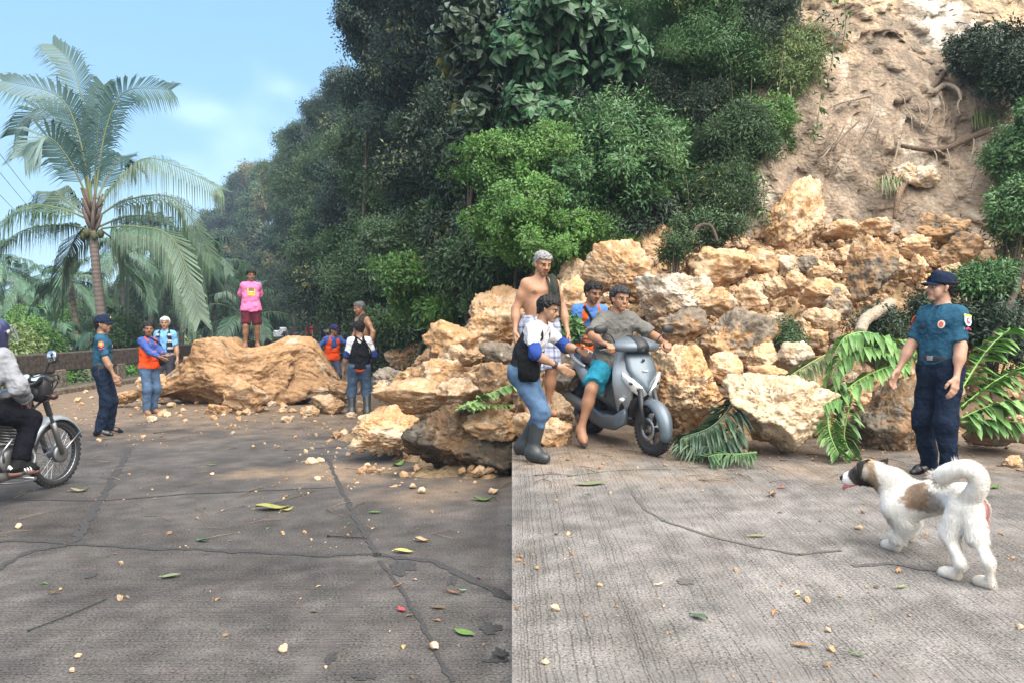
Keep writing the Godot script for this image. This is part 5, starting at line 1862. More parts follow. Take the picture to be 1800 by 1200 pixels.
func hair_mb(thick: float) -> MB:
	var key := "hair%f" % thick
	if head_cache.has(key):
		return head_cache[key]
	var b := MB.new()
	var bones := [[Vector3(0, 0.034, -0.032), Vector3(0, 0.040, 0.012), 0.075 + thick, 0.070 + thick], [Vector3(0, -0.015, -0.032), Vector3(0, -0.04, -0.036), 0.062 + thick * 0.6, 0.052 + thick * 0.5]]
	var keep := func(p: Vector3):
		return p.y > hair_line(p) + 0.008 * noise_a.get_noise_3dv(p * 60.0)
	var paint := func(p: Vector3):
		var v := 1.0 + 0.5 * noise_a.get_noise_3d(p.x * 60.0, p.y * 25.0, p.z * 60.0)
		return Color(v, v, v)
	field_mesh(b, bones, 0.006, 150.0, paint, 0.016, keep, 38.0)
	head_cache[key] = b
	return b

func cap_mb() -> MB:
	if head_cache.has("cap"):
		return head_cache["cap"]
	var b := MB.new()
	var bones := [[Vector3(0, 0.045, -0.025), Vector3(0, 0.062, 0.026), 0.082, 0.070], [Vector3(0, 0.03, -0.02), Vector3(0, 0.03, 0.01), 0.086, 0.081]]
	var keep := func(p: Vector3): return p.y > 0.028
	field_mesh(b, bones, 0.007, 120.0, null, 0.003, keep)
	# the peak, a curved plate
	var rings := []
	for i in 9:
		var a := lerpf(-1.0, 1.0, i / 8.0)
		var x := a * 0.072
		var z0 := 0.080 - a * a * 0.045
		var z1 := 0.150 - a * a * 0.075
		var y := 0.036 - a * a * 0.012
		rings.append([Vector3(x, y, z0 - 0.02), Vector3(x, y - 0.001, (z0 + z1) * 0.5), Vector3(x, y - 0.012, z1), Vector3(x, y - 0.017, z1), Vector3(x, y - 0.007, (z0 + z1) * 0.5), Vector3(x, y - 0.006, z0 - 0.02)])
	b.loft(rings)
	b.ball(Vector3(0, 0.135, -0.005), Vector3(0.008, 0.005, 0.008), 8)
	head_cache["cap"] = b
	return b

func hand_mb(curl: float) -> MB:
	var key := "hand%f" % curl
	if head_cache.has(key):
		return head_cache[key]
	var b := MB.new()
	var bones := []
	var lens := [0.040, 0.045, 0.042, 0.034]
	for i in 4:
		var z := 0.028 - 0.0185 * i
		var kn := Vector3(0, -0.088 + (0.004 if i == 0 else 0.0) + (0.008 if i == 3 else 0.0), z)
		bones.append([Vector3(0, -0.012, z * 0.6), kn, 0.0145, 0.0115])
		var a := curl * (0.75 + 0.1 * i)
		var p := kn
		for sgm in 3:
			var l: float = lens[i] * [1.0, 0.66, 0.52][sgm]
			var q := p + Vector3(-sin(a), -cos(a), (z * 0.10)) * l
			bones.append([p, q, 0.0098 - 0.0008 * sgm, 0.0090 - 0.0008 * sgm])
			p = q
			a += curl * [1.1, 0.8, 0.0][sgm]
	var t0 := Vector3(-0.004, -0.022, 0.022)
	var t1 := Vector3(-0.016, -0.052, 0.047)
	var t2 := t1 + Vector3(-0.010 - 0.02 * curl * 0.5, -0.028, 0.012 - 0.012 * curl)
	var t3 := t2 + Vector3(-0.006 - 0.012 * curl, -0.022, 0.001 - 0.010 * curl)
	bones.append([t0, t1, 0.015, 0.0125])
	bones.append([t1, t2, 0.0118, 0.0105])
	bones.append([t2, t3, 0.0105, 0.0085])
	bones.append([Vector3(0, 0.03, 0), Vector3(0, -0.02, 0), 0.024, 0.024])
	field_mesh(b, bones, 0.0055, 230.0)
	head_cache[key] = b
	return b

func bend_joint(a: Vector3, c: Vector3, l1: float, l2: float, hint: Vector3) -> Array:
	var d := c - a
	var L := clampf(d.length(), 0.05, (l1 + l2) * 0.995)
	var u := d.normalized()
	var x := (l1 * l1 - l2 * l2 + L * L) / (2.0 * L)
	var h := sqrt(maxf(l1 * l1 - x * x, 0.0))
	var w := (hint - u * hint.dot(u)).normalized()
	return [a + u * x + w * h, a + u * L]

# a person; o holds the pose (joints in metres of a 1.65 m body that faces +z, x to its left) and clothes
func person(label: String, where: Vector3, turn: float, o: Dictionary, group := "") -> Node3D:
	var s: float = o.get("h", 1.65) / 1.65
	var t := thing(o.get("called", "person"), label, "person", where, turn, group)
	var cell: float = o.get("cell", 0.014)
	var fat: float = o.get("fat", 1.0)
	var pel: Vector3 = o.get("pelvis", Vector3(0, 0.90, 0))
	var lean: Vector3 = o.get("lean", Vector3.ZERO) * (PI / 180.0)
	var tb := Basis(Vector3.UP, lean.y) * Basis(Vector3.RIGHT, lean.x) * Basis(Vector3.BACK, lean.z)
	var hipb := Basis(Vector3.UP, lean.y * 0.4)
	var T := func(x: float, y: float, z: float) -> Vector3: 
		# the spine curls forward as it rises
		var f := clampf(y / 0.46, -0.3, 1.15)
		var bb := Basis().slerp(tb, clampf(0.35 + 0.65 * f, 0.0, 1.0)) if lean != Vector3.ZERO else tb
		return pel + bb * Vector3(x, y, z)
	var J := {}
	var wr := {}
	var el := {}
	var sh := {}
	var kn := {}
	var an := {}
	var hp := {}
	for i in 2:
		var sg := 1.0 if i == 0 else -1.0
		var n := "l" if i == 0 else "r"
		var shrug: float = o.get(n + "_shoulder", 0.0)
		sh[n] = T.call(sg * 0.149, 0.425 + shrug, -0.01)
		var target: Vector3 = o.get(n + "_hand", Vector3(sg * 0.25, 0.80, 0.06))
		var hint: Vector3 = o.get(n + "_elbow", Vector3(sg * 0.5, 0, -1.0))
		var r := bend_joint(sh[n], target, 0.275, 0.245, hint)
		el[n] = r[0]
		wr[n] = r[1]
		hp[n] = pel + hipb * Vector3(sg * 0.088, -0.03, 0)
		var foot: Vector3 = o.get(n + "_foot", Vector3(sg * 0.10, 0.075, -0.02))
		var kh: Vector3 = o.get(n + "_knee", Vector3(sg * 0.15, 0, 1.0))
		r = bend_joint(hp[n], foot, 0.415, 0.395, kh)
		kn[n] = r[0]
		an[n] = r[1]
	var neck0: Vector3 = T.call(0, 0.46, -0.012)
	var hl: Vector3 = o.get("head", Vector3.ZERO) * (PI / 180.0)
	var hb := Basis(Vector3.UP, hl.y) * Basis(Vector3.RIGHT, hl.x) * Basis(Vector3.BACK, hl.z)
	var nb := Basis().slerp(tb, 0.75) if lean != Vector3.ZERO else tb
	var hc := neck0 + nb * Vector3(0, 0.075, 0.008) + hb * Vector3(0, 0.100, 0.018)
	# bones of the body
	var bones := []
	bones.append([pel + hipb * Vector3(-0.065, -0.02, 0), pel + hipb * Vector3(0.065, -0.02, 0), 0.100 * fat, 0.100 * fat])
	for sg in [-1.0, 1.0]:
		bones.append([T.call(sg * 0.042, 0.04, 0.008), T.call(sg * 0.045, 0.20, 0.006 + 0.05 * (fat - 1.0)), 0.088 * fat, 0.088 * fat])
		bones.append([T.call(sg * 0.055, 0.20, 0.0), T.call(sg * 0.078, 0.385, -0.008), 0.086 * fat, 0.078])
	for n in ["l", "r"]:
		var sg := 1.0 if n == "l" else -1.0
		bones.append([T.call(sg * 0.03, 0.455, -0.018), sh[n], 0.046, 0.044])
		bones.append([T.call(sg * 0.05, 0.36, 0.05), T.call(sg * 0.10, 0.37, 0.035), 0.045, 0.042])
		bones.append([sh[n], (sh[n] as Vector3).lerp(el[n], 0.45), 0.045, 0.042])
		bones.append([(sh[n] as Vector3).lerp(el[n], 0.45), el[n], 0.039, 0.033])
		bones.append([el[n], (el[n] as Vector3).lerp(wr[n], 0.35), 0.034, 0.035])
		bones.append([(el[n] as Vector3).lerp(wr[n], 0.35), wr[n], 0.034, 0.022])
		bones.append([hp[n], kn[n], 0.082 * sqrt(fat), 0.052])
		bones.append([kn[n], (kn[n] as Vector3).lerp(an[n], 0.35), 0.051, 0.050])
		bones.append([(kn[n] as Vector3).lerp(an[n], 0.30), an[n], 0.051, 0.032])
	bones.append([neck0 + Vector3(0, -0.02, 0), hc - hb * Vector3(0, 0.07, 0.028), 0.052, 0.050])
	var fd := {}
	for n in ["l", "r"]:
		var fdir: Vector3 = o.get(n + "_toe", Vector3(0.22 if n == "l" else -0.22, -0.05, 1.0))
		fd[n] = fdir.normalized()
		var a: Vector3 = an[n]
		var dn: Vector3 = (Vector3.DOWN - fd[n] * (Vector3.DOWN.dot(fd[n]))).normalized()
		bones.append([a + dn * 0.045 - fd[n] * 0.035, a + dn * 0.045 + fd[n] * 0.09, 0.030, 0.028])
		bones.append([a, a + dn * 0.042 + fd[n] * 0.10, 0.034, 0.026])
		bones.append([a + dn * 0.050 + fd[n] * 0.09, a + dn * 0.055 + fd[n] * 0.155, 0.029, 0.018])
	for q in bones:
		q[0] *= s
		q[1] *= s
		q[2] *= s
		q[3] *= s
	var skin: Color = o.get("skin", Color(0.30, 0.165, 0.095))
	var b := MB.new()
	b.col = skin
	var scale3 := Vector3.ONE * s
	if o.get("paint_body", false):
		# navel, nipples and hair line of the bare chest
		var nv: Vector3 = T.call(0, 0.13, 0.11) * s
		var np1: Vector3 = T.call(0.085, 0.335, 0.09) * s
		var np2: Vector3 = T.call(-0.085, 0.335, 0.09) * s
		field_mesh(b, bones, cell * s, 48.0 / s, func(p: Vector3):
			if p.distance_to(nv) < 0.028 or p.distance_to(np1) < 0.024 or p.distance_to(np2) < 0.024:
				return skin * 0.45
			return skin * (1.0 + 0.25 * noise_a.get_noise_3dv(p * 9.0)))
	else:
		field_mesh(b, bones, cell * s, 48.0 / s, func(p: Vector3): return skin * (1.0 + 0.22 * noise_a.get_noise_3dv(p * 11.0)))
	add_to(b, head_mb(o.get("moustache", false), o.get("smile", false)), Transform3D(hb.scaled(scale3 * 1.06), hc * s), skin)
	for n in ["l", "r"]:
		if o.get(n + "_nohand", false):
			continue
		var fdir: Vector3 = ((wr[n] as Vector3) - el[n]).normalized()
		if o.has(n + "_fingers"):
			fdir = (o[n + "_fingers"] as Vector3).normalized()
		# thumb side: forward by default
		var th: Vector3 = o.get(n + "_thumb", Vector3(0, 0, 1))
		var Y := -fdir
		var Z := (th - Y * th.dot(Y)).normalized()
		var X := Y.cross(Z)
		# palm of the left hand looks to -X, of the right to +X
		var src := hand_mb(o.get(n + "_curl", 0.32))
		if n == "l":
			add_to(b, src, Transform3D(Basis(X, Y, Z).scaled(scale3), (wr[n] as Vector3) * s), skin)
		else:
			add_to(b, src, Transform3D(Basis(-X, Y, Z).scaled(scale3), (wr[n] as Vector3) * s), skin, true)
	obj("body", b.mesh(), M.skin, t)
	# hair or hat
	var hx := Transform3D(hb.scaled(scale3 * 1.06), hc * s)
	if o.get("hair", 0.0) > 0.0:
		var h := MB.new()
		add_to(h, hair_mb(o.hair), hx, o.get("hair_col", Color(0.012, 0.011, 0.011)))
		obj("hair", h.mesh(), M.hair, t)
	if o.has("cap"):
		var h := MB.new()
		add_to(h, cap_mb(), hx, o.cap)
		obj("cap", h.mesh(), M.cloth, t)
		if o.get("cap_badge", false):
			var cb := MB.new()
			cb.col = Color(0.55, 0.40, 0.10)
			cb.ball(hx * Vector3(0, 0.088, 0.094), Vector3(0.018, 0.016, 0.008) * s, 8)
			obj("cap_badge", cb.mesh(), M.plain, t)
	# clothes
	var X := {"T": T, "sh": sh, "el": el, "wr": wr, "hp": hp, "kn": kn, "an": an, "fd": fd, "pel": pel, "hipb": hipb, "s": s, "cell": cell, "fat": fat, "t": t, "neck": neck0}
	for g in o.get("wear", []):
		wear(X, g)
	t.set_meta("joints", X)
	return t

# g: [name, kind, colour, material, options]
func wear(X: Dictionary, g: Array) -> void:
	if g[1] in ["sleeves", "boots", "shoes", "flipflops"] and not (g.size() > 4 and g[4].has("arm")):
		for n in ["l", "r"]:
			var half: Dictionary = g[4].duplicate() if g.size() > 4 else {}
			half["arm"] = n
			wear(X, [g[0], g[1], g[2], g[3], half])
		return
	var T: Callable = X.T
	var op: Dictionary = g[4] if g.size() > 4 else {}
	var f: float = op.get("loose", 0.0)
	var fat: float = X.fat
	var bones := []
	var kind: String = g[1]
	var k := 55.0
	if kind in ["shirt", "vest", "torso"]:
		var hem: float = op.get("hem", -0.03)
		for sg in [-1.0, 1.0]:
			var low := clampf(-hem, 0.0, 0.15)
			bones.append([T.call(sg * (0.048 + low * 0.25), hem, 0.004), T.call(sg * 0.046, 0.20, 0.006 + 0.05 * (fat - 1.0)), (0.106 + f * 1.5 + low * 0.14) * fat, (0.096 + f) * fat, 1])
			bones.append([T.call(sg * 0.055, 0.19, 0.0), T.call(sg * 0.076, 0.375, -0.008), (0.094 + f) * fat, 0.086 + f * 0.6])
			bones.append([T.call(sg * 0.05, 0.36, 0.05), T.call(sg * 0.10, 0.37, 0.035), 0.052 + f * 0.4, 0.048 + f * 0.4])
		if kind != "vest":
			bones.append([T.call(0, 0.30, 0.028), T.call(0, 0.425, 0.004), 0.085 + f * 0.5, 0.068 + f * 0.3])
		for n in ["l", "r"]:
			var sg := 1.0 if n == "l" else -1.0
			bones.append([T.call(sg * 0.045, 0.455, -0.018), (X.sh[n] as Vector3).lerp(T.call(0, 0.45, 0), 0.0 if kind != "vest" else 0.36), 0.051 + f * 0.4, 0.050 + f * 0.4])
	if kind == "shirt" or kind == "sleeves":
		var fr: float = op.get("sleeve", 0.6)
		var s0: float = op.get("from", 0.0)
		for n in ["l", "r"] if not op.has("arm") else [op.arm]:
			if fr <= 1.0:
				var a: Vector3 = (X.sh[n] as Vector3).lerp(X.el[n], s0)
				bones.append([a, (X.sh[n] as Vector3).lerp(X.el[n], fr), 0.049 + f * 0.7, 0.049 + f, 2 + (1 if s0 > 0.0 else 0)])
			else:
				bones.append([(X.sh[n] as Vector3).lerp(X.el[n], s0), X.el[n], 0.052 + f * 0.7, 0.046 + f * 0.7])
				bones.append([X.el[n], (X.el[n] as Vector3).lerp(X.wr[n], fr - 1.0), 0.046 + f * 0.7, 0.036 + f * 0.7, 2])
	if kind == "trousers":
		var fr: float = op.get("leg", 2.0)
		var pel: Vector3 = X.pel
		bones.append([pel + X.hipb * Vector3(-0.062, -0.015, 0), pel + X.hipb * Vector3(0.062, -0.015, 0), (0.106 + f) * fat, (0.106 + f) * fat])
		for sg in [-1.0, 1.0]:
			bones.append([T.call(sg * 0.045, -0.02, 0.004), T.call(sg * 0.045, 0.07, 0.004), (0.100 + f * 0.6) * fat, (0.097 + f * 0.5) * fat, 2])
		for n in ["l", "r"]:
			if fr <= 1.0:
				bones.append([X.hp[n], (X.hp[n] as Vector3).lerp(X.kn[n], fr), 0.092 * sqrt(fat) + f, 0.082 + f * 1.4, 2])
			else:
				bones.append([X.hp[n], X.kn[n], 0.092 * sqrt(fat) + f, 0.070 + f])
				bones.append([X.kn[n], (X.kn[n] as Vector3).lerp(X.an[n], fr - 1.0), 0.070 + f, 0.054 + f * 1.3, 2])
	if kind == "boots":
		for n in [op.arm]:
			var a: Vector3 = X.an[n]
			var dn: Vector3 = (Vector3.DOWN - X.fd[n] * Vector3.DOWN.dot(X.fd[n])).normalized()
			bones.append([(X.kn[n] as Vector3).lerp(a, 0.22), a, 0.072, 0.056, 1])
			bones.append([a, a + dn * 0.036 + X.fd[n] * 0.02, 0.058, 0.048])
			bones.append([a, a + dn * 0.034 + X.fd[n] * 0.11, 0.052, 0.044])
			bones.append([a + dn * 0.038 - X.fd[n] * 0.03, a + dn * 0.042 + X.fd[n] * 0.155, 0.044, 0.040])
	if kind == "shoes":
		for n in [op.arm]:
			var a: Vector3 = X.an[n]
			var dn: Vector3 = (Vector3.DOWN - X.fd[n] * Vector3.DOWN.dot(X.fd[n])).normalized()
			bones.append([a + dn * 0.036 - X.fd[n] * 0.04, a + dn * 0.038 + X.fd[n] * 0.11, 0.040, 0.039])
			bones.append([a - dn * 0.05, a, 0.043, 0.043, 1])
			bones.append([a + dn * 0.0, a + dn * 0.030 + X.fd[n] * 0.09, 0.047, 0.042])
			bones.append([a + dn * 0.044 + X.fd[n] * 0.10, a + dn * 0.050 + X.fd[n] * 0.165, 0.038, 0.024])
		k = 90.0
	if kind == "flipflops":
		for n in [op.arm]:
			var a: Vector3 = X.an[n]
			var dn: Vector3 = (Vector3.DOWN - X.fd[n] * Vector3.DOWN.dot(X.fd[n])).normalized()
			var mb := MB.new()
			var side: Vector3 = X.fd[n].cross(dn)
			var rings := []
			for i in 9:
				var q := i / 8.0
				var c: Vector3 = (a + dn * 0.078 + X.fd[n] * lerpf(-0.075, 0.19, q)) * X.s
				var w: float = 0.043 * sqrt(maxf(0.02, 1.0 - pow(absf(q * 2.0 - 1.0), 3.0))) * (0.85 + 0.2 * q) * X.s
				rings.append(ring_at(c, side * w, dn * 0.011 * X.s, 10, 0.6))
			mb.loft(rings)
			mb.tube([(a + dn * 0.06 + X.fd[n] * 0.15) * X.s, (a + dn * 0.02 + X.fd[n] * 0.08 + side * 0.03) * X.s, (a + dn * 0.07 + X.fd[n] * 0.01 + side * 0.042) * X.s], [0.007 * X.s], 5)
			mb.tube([(a + dn * 0.06 + X.fd[n] * 0.15) * X.s, (a + dn * 0.02 + X.fd[n] * 0.08 - side * 0.03) * X.s, (a + dn * 0.07 + X.fd[n] * 0.01 - side * 0.042) * X.s], [0.007 * X.s], 5)
			obj(g[0], mb.mesh(), g[3], X.t)
		return
	if kind == "belt":
		for sg in [-1.0, 1.0]:
			bones.append([T.call(sg * 0.047, 0.045, 0.004), T.call(sg * 0.047, 0.095, 0.004), (0.116 + f) * fat, (0.114 + f) * fat, 3])
	if kind == "bones":
		bones = op.bones
	for q in bones:
		q[0] *= X.s
		q[1] *= X.s
		q[2] *= X.s
		q[3] *= X.s
	var b := MB.new()
	b.col = g[2]
	field_mesh(b, bones, X.cell * X.s * op.get("fine", 1.0), k / X.s, op.get("paint", null), op.get("folds", 0.007) * 1.3, null, 7.0)
	var o := obj(g[0], b.mesh(), g[3] if g[3] else M.cloth, X.t)
	if op.has("label"):
		o.set_meta("label", op.label)

# a small flat thing sewn on: an outline in the plane (right, up), standing a little off the cloth
func patch(t: Node3D, called: String, o: Vector3, right: Vector3, up: Vector3, pts: Array, col: Color, material: Material = null) -> void:
	var nrm := right.cross(up).normalized()
	var b := MB.new()
	b.col = col
	var front := []
	var back := []
	for q in pts:
		front.append(o + right * q.x + up * q.y + nrm * 0.003)
		back.append(o + right * q.x + up * q.y - nrm * 0.004)
	b.loft([back, front])
	obj(called, b.mesh(false), material if material else M.plain, t)

func disc(rx: float, ry: float, n := 14) -> Array:
	var out := []
	for i in n:
		out.append(Vector2(cos(TAU * i / n) * rx, sin(TAU * i / n) * ry))
	return out

func plaid() -> StandardMaterial3D:
	var n := 128
	var a := PackedByteArray()
	a.resize(n * n * 3)
	var tone := func(i: int) -> float:
		var q := i % 64
		var v := 0.80
		if q < 14: v = 0.34
		elif q > 30 and q < 34: v = 0.45
		elif q > 44 and q < 50: v = 1.0
		return v
	for j in n:
		for i in n:
			var v: float = 0.5 * (tone.call(i) + tone.call(j))
			var q := (j * n + i) * 3
			a[q] = int(clampf(v * 200.0, 0, 255))
			a[q + 1] = int(clampf(v * 206.0, 0, 255))
			a[q + 2] = int(clampf(v * 220.0 + 8.0, 0, 255))
	var m := mat(Color.WHITE, 0.9)
	return triplanar(m, ImageTexture.create_from_image(Image.create_from_data(n, n, false, Image.FORMAT_RGB8, a)), 5.0, null, 0.0, false)

func top_of(m: MeshInstance3D, x: float, z: float) -> float:
	var v: PackedVector3Array = m.mesh.surface_get_arrays(0)[Mesh.ARRAY_VERTEX]
	var best := -1e9
	for p in v:
		var q := p + m.position
		if absf(q.x - x) < 0.14 and absf(q.z - z) < 0.14:
			best = maxf(best, q.y)
	return best

const NAVY := Color(0.012, 0.020, 0.040)
const POLICE := Color(0.030, 0.095, 0.155)
const TAN := Color(0.30, 0.165, 0.10)
const BROWN_SKIN := Color(0.215, 0.108, 0.060)
const BLACK := Color(0.014, 0.014, 0.016)
const WHITE_CLOTH := Color(0.68, 0.68, 0.70)
const ORANGE_VEST := Color(0.80, 0.085, 0.018)

func police_kit(t: Node3D, far: bool) -> void:
	var X: Dictionary = t.get_meta("joints")
	var s: float = X.s
	var T: Callable = X.T
	# buckle and holster on the belt
	var b := MB.new()
	b.col = Color(0.55, 0.42, 0.15)
	b.box(Transform3D(Basis(), T.call(0, 0.07, 0.128) * s), Vector3(0.05, 0.036, 0.012) * s, 0.003)
	obj("belt_buckle", b.mesh(false), M.steel, t)
	b = MB.new()
	b.col = BLACK
	b.box(Transform3D(Basis(), T.call(-0.165, 0.02, 0.0) * s), Vector3(0.045, 0.17, 0.10) * s, 0.012)
	obj("holster", b.mesh(false), M.black_plastic, t)
	b = MB.new()
	b.col = BLACK
	b.box(Transform3D(Basis(), T.call(0.162, 0.06, -0.02) * s), Vector3(0.035, 0.085, 0.06) * s, 0.01)
	obj("belt_pouch", b.mesh(false), M.black_plastic, t)
	# sleeve patches
	for n in ["l", "r"]:
		var a: Vector3 = X.sh[n]
		var e: Vector3 = X.el[n]
		var up := (a - e).normalized()
		var out := Vector3(1.0 if n == "l" else -1.0, 0, 0.0)
		out = (out - up * out.dot(up)).normalized()
		var right := up.cross(out).normalized()
		var c := (a.lerp(e, 0.27) + out * 0.071) * s
		var shield := [Vector2(-0.036, 0.036), Vector2(-0.038, -0.01), Vector2(-0.022, -0.036), Vector2(0, -0.043), Vector2(0.022, -0.036), Vector2(0.038, -0.01), Vector2(0.036, 0.036)]
		if n == "l":
			patch(t, "sleeve_patch", c, right * s, up * s, shield, Color(0.40, 0.62, 0.62))
			patch(t, "sleeve_patch", c + (up * 0.042 + out * 0.001) * s, right * s, up * s, [Vector2(-0.040, -0.008), Vector2(0.040, -0.008), Vector2(0.040, 0.009), Vector2(-0.040, 0.009)], Color(0.70, 0.60, 0.08))
			patch(t, "patch_emblem", c + out * 0.004 * s, right * s, up * s, disc(0.022, 0.026, 10), Color(0.55, 0.06, 0.09))
			patch(t, "patch_emblem", c + (out * 0.008 + up * 0.002) * s, right * s, up * s, disc(0.010, 0.012, 8), Color(0.42, 0.50, 0.62))
		else:
			patch(t, "sleeve_patch", c, right * s, up * s, disc(0.036, 0.042), Color(0.55, 0.10, 0.045))
			patch(t, "patch_emblem", c + out * 0.004 * s, right * s, up * s, disc(0.018, 0.022, 9), Color(0.75, 0.34, 0.06))
		var c2 := (a.lerp(e, 0.50) + out * 0.071) * s
		for sg in [-1.0, 1.0]:
			patch(t, "rank_chevron", c2, right * s * sg, up * s * 1.0, [Vector2(0, 0.012), Vector2(0, 0.003), Vector2(0.028, -0.012), Vector2(0.028, -0.003)] if sg > 0 else [Vector2(0.028, -0.003), Vector2(0.028, -0.012), Vector2(0, 0.003), Vector2(0, 0.012)], Color(0.55, 0.02, 0.10))
	# breast badge, name bar, pocket flaps
	var ch: Vector3 = T.call(0.088, 0.340, 0.112) * s
	patch(t, "badge", ch, Vector3(s, 0, -0.25 * s), Vector3(0, s, -0.12 * s), disc(0.027, 0.033), Color(0.72, 0.60, 0.58))
	patch(t, "badge", ch + Vector3(0.0012, 0.0005, 0.005) * s, Vector3(s, 0, -0.25 * s), Vector3(0, s, -0.12 * s), disc(0.018, 0.023, 10), Color(0.58, 0.13, 0.06))
	for sg in [-1.0, 1.0]:
		patch(t, "pocket_flap", T.call(sg * 0.085, 0.285, 0.116) * s, Vector3(s, 0, -0.2 * sg * s), Vector3(0, s, -0.1 * s), [Vector2(-0.05, -0.014), Vector2(0, -0.024), Vector2(0.05, -0.014), Vector2(0.05, 0.014), Vector2(-0.05, 0.014)], POLICE * 0.8, M.cloth)
	patch(t, "name_bar", T.call(-0.085, 0.325, 0.114) * s, Vector3(s, 0, 0.2 * s), Vector3(0, s, -0.1 * s), [Vector2(-0.035, -0.007), Vector2(0.035, -0.007), Vector2(0.035, 0.007), Vector2(-0.035, 0.007)], Color(0.02, 0.02, 0.03))
	# collar
	b = MB.new()
	b.col = POLICE * 1.15
	var nk: Vector3 = X.neck * s
	for sg in [-1.0, 1.0]:
		var rings := []
		for i in 6:
			var a2 := lerpf(0.15, 2.9, i / 5.0)
			var rr := 0.070 * s
			var p := nk + Vector3(sg * sin(a2) * rr, 0.045 * s - 0.012 * cos(a2) * s, cos(a2) * rr + 0.004)
			var q := nk + Vector3(sg * sin(a2) * (rr + 0.022 * s), -0.012 * s - 0.018 * cos(a2) * s, cos(a2) * (rr + 0.03 * s))
			rings.append([p, q, q + Vector3(0, -0.004, 0), p + Vector3(0, -0.004, 0)])
		b.loft(rings)
	obj("collar", b.mesh(), M.cloth, t)

func bag(t: Node3D, called: String, at_: Vector3, size: Vector3, col: Color, from: Vector3, over: Vector3) -> void:
	var X: Dictionary = t.get_meta("joints")
	var s: float = X.s
	var b := MB.new()
	b.col = col
	b.box(Transform3D(Basis(), at_ * s), size * s, 0.03)
	var o := obj(called, b.mesh(), M.cloth, t)
	b = MB.new()
	b.col = col
	b.tube(smooth_path([(at_ + Vector3(0, size.y * 0.4, 0)) * s, from * s, over * s], 6), [0.012 * s], 6)
	obj("strap", b.mesh(), M.cloth, o)

